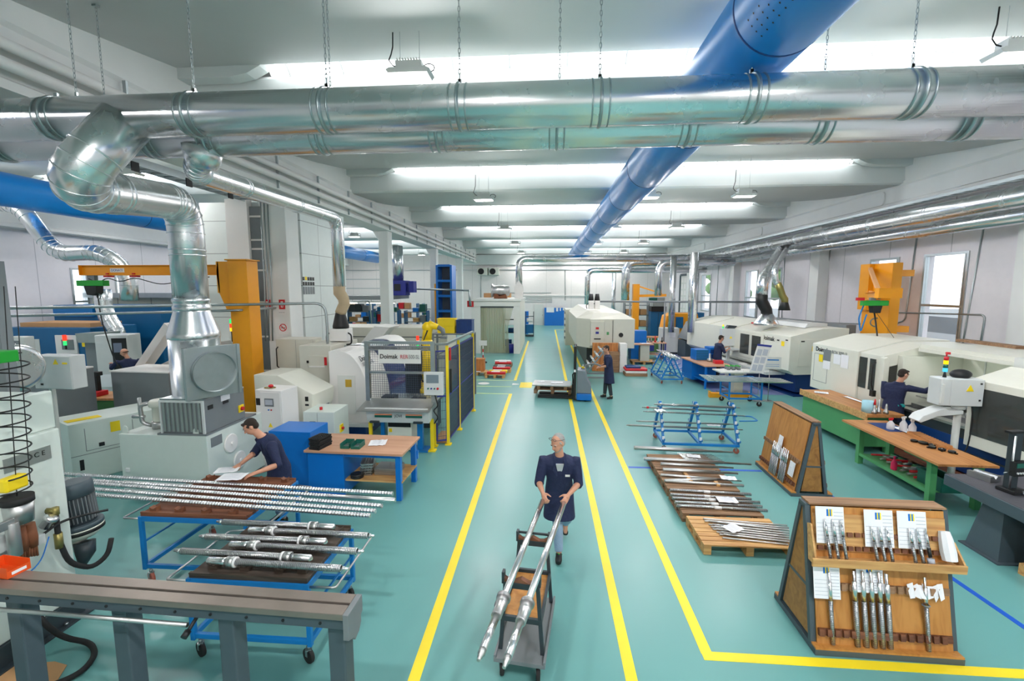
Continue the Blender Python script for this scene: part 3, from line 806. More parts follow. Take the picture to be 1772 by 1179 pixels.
def cart(name, label, x0, x1, y0, y1, zt, wood_m, handles=True, block_rows=(), cast='caster_red', group=None, shelf=False):
    o = thing(name, label, 'cart', (0,0,0), 0, group); s = .045; zb = .24
    for x in (x0, x1-s):
        for y in (y0, y1-s): MB().box(x, x+s, y, y+s, zb-.04, zt).build('leg', M['blue_paint'], o, .004)
    f = MB()
    for y in (y0, y1-s): f.box(x0+s, x1-s, y+.003, y+s-.003, zt-.06, zt-.0).box(x0+s, x1-s, y+.003, y+s-.003, zb-.02, zb+.03)
    for x in (x0, x1-s): f.box(x+.003, x+s-.003, y0+s, y1-s, zt-.06, zt).box(x+.003, x+s-.003, y0+s, y1-s, zb-.02, zb+.03)
    f.build('frame', M['blue_paint'], o, .004)
    g = MB().bar((x0+s/2,y0+s,zt*.62),(x0+s/2,y1-s,zt*.62),.02).bar((x1-s/2,y0+s,zt*.62),(x1-s/2,y1-s,zt*.62),.02); g.build('side_rail', M['blue_paint'], o)
    if wood_m:
        MB().box(x0+.02, x1-.02, y0+.02, y1-.02, zt-.005, zt+.035).build('tray', M[wood_m], o, .005)
        MB().box(x0+.02, x1-.02, y0+.02, y0+.05, zt+.0351, zt+.05).box(x0+.02, x1-.02, y1-.05, y1-.02, zt+.0351, zt+.05).build('tray_lip', M[wood_m], o)
        for yy, xs in block_rows:
            for xx in xs: MB().prism([(xx-.045,zt+.036),(xx+.045,zt+.036),(xx+.04,zt+.095),(xx+.01,zt+.075),(xx-.01,zt+.075),(xx-.04,zt+.095)], 'y', yy-.035, yy+.035).build('support_block', M[wood_m], o)
    if handles:
        for sx_, xx in ((-1, x0), (1, x1)):
            MB().tube(smooth_path([(xx, y0+.03, zt-.04),(xx+sx_*.24, y0+.05, zt-.05),(xx+sx_*.24, y1-.08, zt-.05),(xx, y1-.06, zt-.04)], .03, 3), .012, 8).build('push_handle', M['steel_dull'], o)
    for x in (x0+.06, x1-.06):
        for y in (y0+.05, y1-.05): caster(o, x, y, 0.0, .075, .5, cast)
    return o
# ---------------------------------------------------------------- steel rail bench in the foreground
o = thing('rail_bench', 'long dark steel rail bench on grey posts across the left foreground', 'bench', (-1.45, 3.08, 0), -.03)
b = MB().box(-3.6,0,.012,.115,1.2,1.25).box(-3.6,0,-.115,-.012,1.2,1.25); b.build('rail_top', M['iron_rail'], o, .004)
MB().box(-3.6,0,-.1,.1,1.12,1.2).box(-3.6,-.02,-.012,.012,1.2,1.228).build('beam', M['slate'], o, .003)
MB().prism([(-.12,1.25),(.12,1.25),(.12,1.12),(.09,1.1),(.09,1.05),(.05,1.0),(-.02,.98),(-.05,1.02),(-.12,1.05)], 'x', .001, .045).build('end_plate', M['mid_grey'], o, .004)
bb = MB()
for k in range(12): bb.cyl((-.18-k*.29,-.1,1.16),(-.18-k*.29,-.108,1.16), .011, n=10)
bb.build('bolt_row', M['black'], o)['kind'] = 'stuff'
for x in (-.08, -.96, -1.86, -2.8): MB().box(x-.065, x+.065, -.07, .07, 0.0, 1.12).build('leg', M['slate'], o, .012)
MB().cyl((-3.6,-.15,1.1),(-1.2,-.15,1.1),.017,n=14).build('handle_rod', M['steel_dull'], o)
MB().cyl((-1.18,-.05,1.13),(-1.18,-.19,1.06),.014,n=12).cyl((-1.18,-.17,1.07),(-1.18,-.215,1.05),.024,n=12).build('clamp_knob', M['black'], o)
# ---------------------------------------------------------------- carts
c1 = cart('material_cart', 'blue steel cart under the long threaded rods, with a red-brown wooden tray', -4.87, -3.5, 4.86, 6.0, .88, 'red_wood', True, ((4.95,(-4.72,-4.4,-4.06,-3.72)),(5.45,(-4.6,-3.8)),(5.88,(-4.72,-4.35,-3.95,-3.62))))
c2 = cart('material_cart', 'blue steel cart with an oily dark wooden tray holding six polished ball screws', -3.42, -2.2, 3.84, 4.86, .84, 'oiled_wood', True, ((3.98,(-3.22,-2.9,-2.55,-2.32)),(4.35,(-3.2,-2.35)),(4.7,(-3.25,-2.9,-2.5,-2.3))), cast='rubber')
# six ball screws with nuts
SC = [((375,903),(580,913),1),((648,928),(430,917),1),((345,928),(566,938),1),((630,955),(397,942),1),((302,953),(540,967),1),((603,985),(358,970),1)]
NM = ['rearmost ball screw on the oily cart, nut at its right end','second ball screw from the back on the oily cart, nut at its left end','third ball screw from the back on the oily cart, nut at its right end','fourth ball screw from the back on the oily cart, nut at its left end','fifth ball screw from the back on the oily cart, nut at its right end','nearest ball screw on the oily cart, nut at its left end']
for (a, b_, s_), nm in zip(SC, NM):
    zc = .84+.036+.075+.02
    p = G(a[0],a[1],zc); q = G(b_[0],b_[1],zc); L = (q-p).length; r = .034
    o = rod_thing('ball_screw', nm, p, q, [
        ('threaded_shaft', [(.07,r*.8),(.08,r),(L*.86,r),(L*.861,r*.9)], 'thread_fine', 28),
        ('end_journal', [(0,.008),(.002,.013),(.035,.013),(.036,.022),(.07,.022)], 'steel', 18),
        ('far_journal', [(L*.86,.036),(L*.88,.037),(L*.985,.037),(L*.99,.03),(L,.014)], 'steel', 24),
        ('nut', [(L*.8,.04),(L*.803,.05),(L*.85,.052),(L*.853,.044)], 'steel_dull', 12),
        ('seal', [(L*.785,.04),(L*.786,.05),(L*.799,.05),(L*.8,.04)], 'white_plastic', 24)], 'polished ball screws on the oily cart', 'ball screw')
# five long threaded rods
LR = [((110,821),(680,855)),((110,829),(684,866)),((100,832),(660,876)),((100,842),(650,885)),((100,852),(641,893))]
NM = ['rearmost long threaded rod on the blue cart','second long threaded rod from the back, smooth end sticking out farthest','middle long threaded rod of the five','fourth long threaded rod from the back','nearest long threaded rod of the five on the cart']
for k, ((a, b_), nm) in enumerate(zip(LR, NM)):
    zc = .88+.036+.06+.026
    p = G(a[0],a[1],zc); q = G(b_[0],b_[1],zc); L = (q-p).length; r = .027
    pr = [(0,r*.7)]; t = .01; n_end = L-(.9 if k == 1 else .03)
    while t < n_end:
        pr += [(t,r*.8),(t+.012,r*.8),(t+.014,r),(t+.036,r)]; t += .038
    pr += [(t,r*.8),(t+.003,r),(L-.005,r),(L,r*.7)]
    rod_thing('threaded_rod', nm, p, q, [('threaded_shaft', pr, 'steel', 14)], 'long threaded rods on the blue cart', 'rod')
# ---------------------------------------------------------------- big grinding machine on the left edge
MG = M['mint_machine']
o = thing('grinding_machine', 'tall pale grey-green machine filling the left edge, with a dark plinth', 'machine', (-5.15, 3.4, 0))
b = MB().box(-2.2,0,-1.6,.95,.22,2.13); b.build('body', MG, o, .012)
MB().box(-2.2,.03,-1.6,.98,.0,.22).box(-2.2,.1,-1.6,1.02,.0,.02).build('plinth', M['dark_slate'], o, .004)
for k in range(4): MB().cyl((.06,-.6+k*.45,.02),(.06,-.6+k*.45,.05),.018,n=8).build('anchor_bolt', M['galv_dull'], o)
MB().box(-2.0,-.12,-.2,.93,2.131,2.52).box(-.14,-.06,-.25,.97,2.131,2.53).build('upper_housing', MG, o, .012)
MB().box(-2.0,-.02,-1.2,-.25,2.131,2.16).build('top_cover', M['cardboard'], o, .005)
q = MB().box(.001,.006,.42,.84,1.84,1.98).build('name_plate', M['steel_dull'], o)
text('C E', .07, M['black'], o, (.008,.68,1.9), (PI/2,0,PI/2), 'ce_mark', .001)
text('SCHAUDT', .04, M['mid_grey'], o, (.008,.46,1.92), (PI/2,0,PI/2), 'lettering', .001) if 0 else None
MB().lathe((.0,.5,.62),(1,0,0),[(0,.13),(.015,.13),(.03,.1),(.04,.05),(.07,.045),(.07,.0)],28).build('round_hatch', M['mid_grey'], o)
# valve block with knobs at the edge of the picture
vb = MB().cb((.12,.28,1.28),(.2,.3,.16)).cb((.1,.42,1.12),(.14,.3,.1)).cb((.14,.22,1.05),(.16,.14,.2)); vb.build('valve_block', M['light_grey'], o, .01)
MB().lathe((.1,.62,1.2),(.5,.3,.8),[(0,.05),(.08,.05),(.081,.062),(.12,.062),(.125,.03)],12).build('chrome_knob', M['steel'], o, label='shiny star-shaped chrome knob')
MB().cyl((.14,.25,1.1),(.14,.25,1.3),.035,n=16).coil((.14,.25,1.0),(.14,.25,1.12),.04,5,.006).build('plunger', M['steel_dull'], o)
MB().tube(smooth_path([(.05,.7,1.32),(.12,.72,1.32),(.12,.72,1.0),(.14,.78,.7),(.2,.95,.55),(.26,1.08,.62),(.28,1.12,.8)],.12,4),.026,10).build('oil_hose', M['rubber'], o)
MB().cyl((.05,.7,1.33),(.13,.72,1.33),.03,n=8).cyl((.12,.72,1.28),(.12,.72,1.36),.034,n=6).cyl((.12,.72,.92),(.12,.72,1.08),.036,n=8).build('brass_fitting', M['brass'], o)
MB().tube(smooth_path([(.05,.3,1.0),(.12,.5,1.12),(.14,.75,1.2),(.22,1.0,1.16),(.3,1.1,1.15)],.1,4),.013,8).build('power_cable', M['black'], o)
MB().tube(smooth_path([(.1,.2,1.0),(.2,.35,.86),(.18,.5,.92),(.14,.62,1.1)],.08,4),.006,6).tube(smooth_path([(.12,.18,1.1),(.2,.16,.8),(.14,.3,.72)],.08,4),.006,6).build('air_line', M['blue_cabinet'], o)
MB().cb((.06,.33,1.02),(.02,.3,.04),0).cb((.06,.36,.95),(.02,.12,.09)).build('label_plate', M['black'], o)
# motor hanging on the right of the machine
c = PY(140, 905, 4.62); ax = V((-.08,-.02,1)).normalized()
mo = MB(); mo.lathe(c, ax, [(0,.13),(.03,.15),(.34,.15),(.36,.14)], 28); mo.build('motor_body', M['dark_slate'], o).location = V((0,0,0)) - V((-5.15,3.4,0))
fb = MB(); e1 = ax.cross(V((0,1,0))).normalized(); e2 = ax.cross(e1)
for k in range(30):
    t = 2*PI*k/30; d = e1*math.cos(t)+e2*math.sin(t); fb.bar(c+ax*.05+d*.155, c+ax*.33+d*.155, .008, .026, up=d)
fb.build('cooling_fins', M['mid_grey'], o).location = V((5.15,-3.4,0))
MB().lathe(c+ax*.34, ax, [(0,.172),(.13,.172),(.155,.16),(.16,.14),(.157,0)], 32).build('fan_cowl', M['slate'], o).location = V((5.15,-3.4,0))
MB().lathe(c-ax*.035, ax, [(0,.2),(.035,.205),(.05,.2)], 32).build('flange', M['slate'], o).location = V((5.15,-3.4,0))
MB().lathe(c-ax*.16, ax, [(0,.12),(.05,.18),(.09,.2),(.12,.2)], 32).build('bearing_housing', M['cream_machine'], o).location = V((5.15,-3.4,0))
MB().lathe(c-ax*.09, ax, [(0,.203),(.04,.203)], 32).build('dark_band', M['black'], o).location = V((5.15,-3.4,0))
cc = c - ax*.22
MB().tube([cc+V((.02,-.02,0)), cc+V((.04,-.04,-.12)), cc+V((.0,-.05,-.26))],[.1,.09,.04],14).build('pump', M['dark_slate'], o).location = V((5.15,-3.4,0))
MB().bar(c-ax*.12+V((-.14,.02,0)), c-ax*.12+V((-.42,.02,-.02)), .2, .16).bar(c-ax*.14+V((-.02,.0,-.02)), c-ax*.3+V((-.3,.02,-.1)), .14, .1).build('arm', M['cream_machine'], o, .02).location = V((5.15,-3.4,0))
# balancer spring and yellow suspended switch
s = thing('spring_hose', 'black coiled air hose hanging in front of the pale machine at the left edge', 'hose')
t0 = PX(14,610,-4.9); t1 = PX(30,868,-4.9)
MB().coil(t0, t1, .135, 11, .007, 6, .1).build('coil', M['black'], s)
MB().tube([t0+V((0,.03,.6)), t1],.004,6).tube([t0+V((0,.12,.6)), t1+V((0,.12,.1))],.004,6).build('cord', M['black'], s)
MB().cyl(t1+V((0,0,-.2)), t1, .1, .11, 24).build('collar', M['steel_dull'], s)
MB().cyl(t1+V((0,0,-.01)), t1+V((0,0,.05)), .118, n=24).build('rubber_ring', M['rubber'], s)
c = PX(22,836,-4.9); MB().cb(c,(.1,.19,.13)).build('yellow_switch', M['yellow'], s, .02, label='yellow plastic switch box')
c = PX(20,905,-4.86); MB().cb(c,(.04,.34,.08)).cyl(c+V((0,0,-.32)),c,.05,n=14).build('bracket', M['steel_dull'], s, .004)
c = PX(-8,618,-4.7); gh = thing('hoist_box', 'bright green box of a hoist at the left edge', 'hoist', c)
MB().cb((0,0,0),(.2,.2,.1)).build('housing', M['green_bright'], gh, .01)
MB().cyl((0,0,.05),(0,0,.7),.008,n=6).build('hanging_wire', M['black'], gh)
# orange bin and leather gloves resting on the rail bench's left end
c = G(12, 975, 1.33); ob = thing('storage_bin', 'orange open-front plastic bin at the left edge on the rail bench', 'bin', (c.x, c.y, 1.251), -.1)
b = MB().box(-.16,.12,-.08,.08,0,.005).box(-.16,.12,-.08,-.075,.005,.09).box(-.16,.12,.075,.08,.005,.09).box(-.16,-.155,-.075,.075,.005,.09).prism([(-.075,.005),(.075,.005),(.075,.06),(-.075,.06)],'x',.115,.12)
b.build('tub', M['orange_bin'], ob); MB().box(.1205,.122,-.05,.05,.02,.045).build('card', M['paper'], ob)
g_ = thing('leather_gloves', 'brown leather work gloves hanging below the valve block', 'gloves', PX(38, 940, -4.93))
b = MB()
for s_, x in ((1,0),(-1,.07)):
    b.tube([(x*.2,x,.16),(x*.2,x+.0,.02),(x*.2,x+.01,-.08)],[.04,.05,.035],10)
    for k in range(4): b.tube([(x*.2,x-.03+k*.02,-.07),(x*.2,x-.035+k*.023,-.16-.01*k)],[.012,.009],6)
    b.tube([(x*.2,x+.04*s_,-.0),(x*.2,x+.075*s_,-.08)],[.014,.011],6)
b.build('glove_pair', M['brown_leather'], g_)
# cardboard and hose on the floor
cb = MB(); pts = [G(-30,1200,0),G(80,1210,0),G(116,1152,0),G(95,1146,0),G(40,1150,0),G(5,1158,0),G(-40,1190,0)]
cb.prism([(p.x,p.y) for p in pts],'z',.0,.006); tag(cb.build('cardboard_sheet', M['cardboard']), 'piece of brown cardboard lying on the floor at the lower left', 'cardboard')
hp = [PX(50,1030,-5.14), G(70,1075,.35), G(110,1105,.1), G(158,1112,.03), G(166,1135,.03), G(140,1165,.03), G(95,1185,.03), G(40,1200,.03)]
tag(MB().tube(smooth_path(hp,.3,5),.026,10).build('floor_hose', M['rubber']), 'thick black hose leaving the machine and looping over the floor', 'hose')
# ---------------------------------------------------------------- low cabinet and coolant tank
o = thing('low_cabinet', 'long low grey-green cabinet with yellow labels between the machine and the tank', 'cabinet', (-8.69, 7.48, 0), 1.1)
MB().box(0,1.6,0,.9,.0,1.12).build('body', MG, o, .012)
MB().box(.0,1.6,-.004,.0,.5,.51).box(.22,.228,-.004,0,.57,1.0).box(.95,.958,-.004,0,.57,1.0).box(.22,.958,-.004,0,.562,.57).build('panel_joint', M['mid_grey'], o)
MB().cb((.45,-.012,.64),(.08,.02,.07)).build('latch', M['black'], o)
MB().cb((.14,-.004,.32),(.06,.01,.2)).build('vent_slot', M['black'], o)
MB().cb((.68,-.004,.93),(.15,.006,.2)).build('label_card', M['yellow'], o)
MB().cb((.3,.3,1.125),(.5,.2,.012)).build('yellow_cloth', M['yellow'], o)
tk = thing('coolant_tank', 'big pale grey-green tank with two round hatches under the vertical duct', 'tank', (-5.6, 6.95, 0), -.0)
MB().box(-1.56,0,0,1.5,.08,1.17).build('body', M['mint_machine'], tk, .012)
MB().box(-1.5,-.05,.05,1.45,0,.08).build('plinth', M['dark_slate'], tk)
MB().box(-.86,.01,-.005,1.3,1.171,1.2).build('cooler_tray', M['mid_grey'], tk)
for x, y in ((-1.5,.06),(-.2,.02)):
    b = MB().prism([(x-.05,1.17),(x+.05,1.17),(x+.045,1.26),(x+.02,1.29),(x-.02,1.29),(x-.045,1.26)],'y',y,y+.02); b.build('lifting_lug', M['mint_machine'], tk, .004)
for z, yy, r in ((.86,.55,.17),(.48,.75,.16)): MB().lathe((.0,yy,z),(1,0,0),[(0,r),(.02,r),(.03,r*.93),(.032,.03),(.06,.03),(.06,0)],28).build('round_hatch', M['white_paint'], tk)
MB().cb((.004,.22,1.02),(.006,.26,.16)).build('type_plate', M['mid_grey'], tk)
MB().cb((-1.44,-.015,.55),(.07,.03,.07)).build('socket', M['white_plastic'], tk, .01)
cu = thing('cooler_unit', 'grey finned cooler standing on the tank below the round duct opening', 'cooler', (-5.62, 6.98, 1.201))
MB().box(-.78,0,0,1.0,0,.56).build('housing', M['mid_grey'], cu, .01)
fn = MB()
for k in range(9): fn.box(-.73+k*.078,-.69+k*.078,-.02,-.001,.03,.52)
fn.build('filter_fins', M['cooler_fins'], cu)
MB().box(-.78,-.75,-.025,-.001,.0,.56).box(-.04,0.0,-.025,-.001,0,.56).box(-.75,-.04,-.024,-.001,.525,.56).build('fin_frame', M['light_grey'], cu)
MB().cb((.004,.13,.42),(.006,.12,.07)).cb((.004,.5,.42),(.006,.14,.05)).build('display', M['black'], cu)
MB().cb((.004,.5,.5),(.006,.22,.1)).build('buttons_panel', M['paper'], cu)
MB().cb((.01,.88,.2),(.02,.13,.13)).build('switch_plate', M['yellow'], cu); MB().cyl((.02,.88,.2),(.06,.88,.2),.035,n=12).build('switch_knob', M['red'], cu)
MB().box(-.78,.0,0,1.0,.561,.585).build('lid', M['galv_dull'], cu)
pm = thing('coolant_pump', 'small cream pump motor with metal valves on the left of the cooler', 'pump', (-6.75, 7.35, 1.171))
MB().lathe((0,0,.12),(0,0,1),[(0,.1),(.02,.11),(.26,.11),(.27,.15),(.34,.16),(.38,.13),(.385,0)],24).build('motor', M['cream_machine'], pm)
MB().cyl((0,0,0),(0,0,.12),.13,n=20).build('foot', M['steel_dull'], pm)
MB().tube(smooth_path([(-.12,-.05,.05),(-.25,-.1,.1),(-.27,-.1,.42),(-.1,-.02,.45)],.06,4),.035,10).cyl((-.27,-.1,.3),(-.27,-.1,.55),.028,n=10).cyl((-.4,-.12,.22),(-.2,-.1,.22),.03,n=10).build('valve_pipes', M['steel_dull'], pm)
# ---------------------------------------------------------------- blue cabinet and workbench
o = thing('blue_cabinet', 'plain bright blue steel cabinet left of the wooden-topped workbench', 'cabinet', (-4.88, 7.5, 0), -.03)
MB().box(0,.78,0,.62,.0,1.1).build('body', M['blue_cabinet'], o, .008)
MB().box(.05,.73,-.008,-.0005,.06,1.05).build('door', M['blue_cabinet'], o, .004)
wbx = thing('workbench', 'workbench with a pinkish wooden top and blue steel frame, left of the robot cell', 'workbench', (-4.12, 7.27, 0), -.04)
MB().box(0,1.75,0,.95,.81,.85).build('tabletop', M['tabletop'], wbx, .004)
MB().box(.03,.68,.06,.85,.05,.8).build('cabinet_body', M['blue_cabinet'], wbx, .006)
for x, y in ((1.6,.06),(1.6,.83)): MB().box(x,x+.09,y,y+.09,0,.805).build('leg', M['blue_cabinet'], wbx, .004)
MB().box(.68,1.6,.08,.12,.74,.8).box(.68,1.6,.84,.88,.74,.8).box(1.62,1.66,.15,.83,.74,.8).box(1.62,1.66,.15,.83,.26,.32).build('apron', M['blue_cabinet'], wbx)
MB().box(.681,1.7,.1,.88,.3,.33).build('lower_shelf', M['pine'], wbx)
MB().cb((1.66,.95,.5),(.09,.06,.16)).build('socket_box', M['blue_cabinet'], wbx)
def wbp(x,y,z): 
    c, s_ = math.cos(-.04), math.sin(-.04); return (-4.12+x*c-y*s_, 7.27+x*s_+y*c, z)
# stack of black perforated trays
tray = MB().box(-.1,.1,-.17,.17,0,.012)
for i in range(6):
    for j in range(9): pass
for i in range(5): tray.box(-.1+i*.047,-.088+i*.047,-.17,.17,.012,.03)
for j in range(9): tray.box(-.1,.1,-.17+j*.0415,-.162+j*.0415,.0125,.0295)
tray.prism([(-.12,.02),(-.1,.0),(-.1,.03),(-.12,.032)],'y',-.15,.15)
tw = thing('parts_tray', 'black perforated tray on the workbench, topmost of the stack', 'tray', wbp(.2,.2,.85+.04*4+.001), -.2, 'black trays on the workbench')
tray.build('grid', M['rubber'], tw)
ords = ['bottom tray of the black stack on the workbench','second black tray from the bottom of the stack on the workbench','third black tray from the bottom of the stack on the workbench','fourth black tray from the bottom of the stack on the workbench']
for k in range(4): copy_tree(tw, None, ords[k], wbp(.2+.012*(k%2),.2,.85+.04*k+.001), -.2+.03*(k%2))
for k in range(2):
    g2 = thing('small_parts_bin', 'small green open-front bin on the workbench, the %s one' % ('left','right')[k], 'bin', wbp(.66+.19*k,.27,.851), 0, 'green bins on the workbench')
    b = MB().box(-.08,.08,-.12,.12,0,.004).box(-.08,-.076,-.12,.12,.0041,.09).box(.076,.08,-.12,.12,.0041,.09).box(-.076,.076,.116,.12,.0041,.1).box(-.076,.076,-.12,-.116,.0041,.05)
    b.build('tub', M['green_bin'], g2)
    MB().box(-.05,.05,-.09,.1,.005,.03).build('small_parts', M['steel_dull'], g2)['kind'] = 'stuff'
paper('white printed sheets lying on the workbench beside the green bins', wbp(1.12,.5,.852), .3, .3, .2)
for k in range(5):
    z = .331+.045*k
    if k == 0: ts = thing('parts_tray', 'grey steel tray on the lower shelf of the workbench, bottom of its stack', 'tray', wbp(.95,.45,z), .1, 'steel trays on the lower shelf'); tray.build('grid', M['steel_dull'], ts)
    else: copy_tree(ts, None, 'grey steel tray on the lower shelf, %s from the bottom' % ('','second','third','fourth','fifth')[k], wbp(.95,.45,z), .1+.04*k)
for k in range(4): 
    z = .331+.03*k; s_ = tag(MB().box(-.22,.22,-.17,.17,0,.028).box(-.005,.005,-.171,.171,0,.029).build('flat_plate', M['steel_dull'], bevel=.004), 'flat grey plate on the lower shelf right of the trays, %s from the bottom' % ('first','second','third','fourth')[k], 'plate', 'flat plates on the lower shelf'); s_.location = wbp(1.32,.5,z)
for k in range(2):
    q = tag(MB().lathe((0,0,0),(0,0,1),[(0,.07),(.0,.11),(.03,.11),(.035,.07)],24).build('rubber_ring', M['black']), 'black ring on the lower shelf in front of the trays, %s one' % ('lower','upper')[k], 'ring'); q.location = wbp(.85,.2,.331+.037*k)
# printed papers in the reading man's hands are built with him
# ---------------------------------------------------------------- orange jib crane, column signs, storage towers
oc = thing('jib_crane', 'big orange jib crane with a long beam reaching left over the machines', 'crane', (-7.36, 10.8, 0))
MB().box(-.31,.17,-.2,.24,0,4.28).build('column', M['orange_crane'], oc, .01)
MB().box(-.4,.26,-.3,.34,0,.04).box(-.35,.21,-.24,.28,4.281,4.31).build('base_plate', M['orange_crane'], oc)
b = MB().prism([(-.31,4.26),(-.62,4.26),(-.66,4.0),(-.62,3.5),(-.5,3.2),(-.44,3.05),(-.31,3.05)],'y',-.12,-.1).prism([(-.31,4.26),(-.62,4.26),(-.66,4.0),(-.62,3.5),(-.5,3.2),(-.44,3.05),(-.31,3.05)],'y',.1,.12).box(-.66,-.6,-.12,.12,3.5,4.26)
b.build('pivot_bracket', M['orange_crane'], oc)
zb = 3.95
MB().box(-4.3,-.62,-.008,.008,zb,zb+.22).box(-4.3,-.62,-.09,.09,zb+.22,zb+.235).box(-4.3,-.62,-.09,.09,zb-.015,zb).box(-4.31,-4.3,-.09,.09,zb-.015,zb+.235).build('beam', M['orange_crane'], oc)
MB().cb((-3.35,-.012,zb+.11),(.38,.006,.1)).build('maker_plate', M['white_paint'], oc); 
text('DONATI', .08, M['deep_blue'], oc, (-3.51,-.017,zb+.085), (PI/2,0,0), 'lettering', .001)
for x in (-3.6,-2.9): MB().cb((x,0,zb-.04),(.2,.1,.04)).cb((x,0,zb-.01),(.05,.12,.1)).build('cable_trolley', M['red'], oc)
MB().tube(smooth_path([(-4.1,-.05,zb-.1),(-3.85,-.05,zb-.22),(-3.6,-.05,zb-.06),(-3.25,-.05,zb-.2),(-2.9,-.05,zb-.06),(-2.2,-.05,zb-.25),(-.9,-.05,zb-.06)],.2,4),.012,6).build('festoon_cable', M['black'], oc)
h = thing('chain_hoist', 'green and black chain hoist hanging from the tip of the big orange crane beam', 'hoist', (-7.36-4.05, 10.8, zb-.2))
MB().box(-.36,.36,-.09,.09,-.08,.06).build('housing', M['green_bright'], h, .01)
MB().prism([(-.16,-.08),(.18,-.08),(.16,-.26),(.08,-.32),(-.1,-.3)],'y',-.1,.1).build('chain_bag', M['black'], h, .01)
MB().box(-.1,.1,-.05,.05,.06,.19).build('trolley', M['mid_grey'], h)
MB().tube(smooth_path([(.1,0,-.3),(.12,0,-.9),(.35,0,-1.9),(.55,0,-2.3)],.3,4),.014,6).build('control_cable', M['black'], h)
MB().tube([(.12+.05*math.cos(t*PI/5),0,-.34+.06*math.sin(t*PI/5)) for t in range(10)],.012,6,closed=True).build('hook', M['mid_grey'], h)
def sign(name, label, c, w, h_, m1, kind, nrm='y'):
    o = thing(name, label, 'sign', c, 0 if nrm == 'y' else PI/2)
    MB().box(-w/2,w/2,-.004,.004,-h_/2,h_/2).build('board', M[m1], o)
    if kind == 'fire':
        MB().box(-w*.2,w*.2,-.0055,-.0045,-h_*.32,h_*.32).build('pictogram', M['white_paint'], o)
        MB().box(-w*.05,w*.1,-.007,-.006,-h_*.25,h_*.12).box(-w*.15,-w*.05,-.007,-.006,h_*.1,h_*.2).build('symbol', M['red'], o)
    if kind == 'nosmoke':
        n = 24; b = MB().tube([(w*.36*math.cos(2*PI*k/n),-.006,w*.36*math.sin(2*PI*k/n)+h_*.04) for k in range(n)],.012,6,closed=True)
        b.bar((-w*.25,-.006,w*.25+h_*.04),(w*.25,-.006,-w*.25+h_*.04),.02,.006,up=(0,1,0)); b.build('ban_ring', M['red'], o)
        MB().box(-w*.22,w*.22,-.0055,-.0045,h_*.0,h_*.05).build('cigarette', M['black'], o)
    return o
def on_y(px,py,Y): return PY(px,py,Y)
sign('safety_sign','red and white fire extinguisher sign on the front of the first column',on_y(488,527,11.985),.17,.26,'red','fire')
MB().box(0,.2,-.01,0,0,.12) 
t = thing('safety_sign','white printed notice just below the red sign on the first column','sign',on_y(488,541,11.985)); MB().box(-.09,.09,-.003,.003,-.06,.06).build('board',M['white_paint'],t); text('ESTINTORE',.032,M['mid_grey'],t,(-.085,-.005,-.01),name='lettering',ext=.0005)
sign('safety_sign','second red sign on the first column, half behind the conduits',on_y(463,527,11.985),.17,.26,'red','fire')
sign('safety_sign','white no-smoking sign with a red ring on the first column',on_y(490,568,11.985),.26,.34,'white_paint','nosmoke')
for k, px in enumerate((458,464,470)):
    conduit([on_y(px-8,335,11.96),on_y(px,500,11.96),on_y(px+2,590,11.96)],'thin grey conduit running down the front of the first column, %s' % ('left','middle','right')[k],.018)
tw_m = grid_mat('tower_panels',(218,226,224),(150,156,156),1.25,.92,.02,.45,'YZ')
st = thing('storage_tower','tall pale vertical storage tower with panel joints behind the first column','storage tower',(-7.75,0,0))
MB().box(-2.2,.78,12.75,15.6,.0,6.05).build('casing', tw_m, st)
p0 = PX(520,484,-6.97)
lg = MB()
for r in range(2):
    for k in range(5):
        if not (r == 0 and k == 1): lg.box(.783,.79,p0.y+.1+k*.14,p0.y+.2+k*.14,p0.z-.02-r*.14,p0.z+.08-r*.14)
lg.build('logo_squares', M['black'], st); MB().box(.783,.791,p0.y+.24,p0.y+.34,p0.z-.01,p0.z+.09).build('logo_square_yellow', M['yellow'], st)
text('MODULA',.2,M['mid_grey'],st,(.786,p0.y+.1,p0.z-.42),(PI/2,0,PI/2),'lettering',.002) if 0 else None
lb = MB()
for k in range(5): lb.box(.783,.79,p0.y+.1+k*.14,p0.y+.2+k*.14,p0.z-.42,p0.z-.2)
lb.build('logo_bars', M['mid_grey'], st)
st2 = thing('storage_tower','white flat-sided tower left of the first column, behind the orange crane','storage tower',(0,0,0))
MB().box(-9.0,-8.36,12.5,12.74,0,6.1).build('side_panel', M['white_paint'], st2)
MB().box(-8.355,-7.75,12.6,12.74,0,5.9).build('dark_panel', M['mid_grey'], st2)
b = MB()
for z in (1.2,2.2,3.2,4.1,4.7,4.95,5.6): b.box(-8.355,-7.75,12.58,12.599,z,z+.05)
b.build('mullion', M['white_paint'], st2)
# ---------------------------------------------------------------- white cabinets and dome grinding machine
cc = thing('control_cabinet','white control cabinet with a small screen and warning triangle behind the reading man','cabinet',(-5.72,8.45,0),-.12)
MB().box(0,.58,0,.5,.12,1.62).box(.02,.56,.02,.48,0,.12).build('body', M['white_paint'], cc, .012)
MB().box(.12,.56,-.015,-.001,.2,1.58).build('door', M['white_paint'], cc, .004)
MB().cb((.32,-.022,1.38),(.2,.012,.16)).build('screen_frame', M['mid_grey'], cc,.003); MB().cb((.32,-.03,1.385),(.16,.004,.1)).build('screen', M['paper_lines'], cc)
for k,m in enumerate(('blue_cabinet','red')): MB().cyl((.3+.06*k,-.015,1.23),(.3+.06*k,-.03,1.23),.014,n=10).build('push_button',M[m],cc)
MB().prism([(.27,.88),(.37,.88),(.32,.97)],'y',-.018,-.0155).build('warning_triangle',M['yellow'],cc)
MB().cb((.06,-.004,1.38),(.09,.006,.14)).build('vent',M['black'],cc)
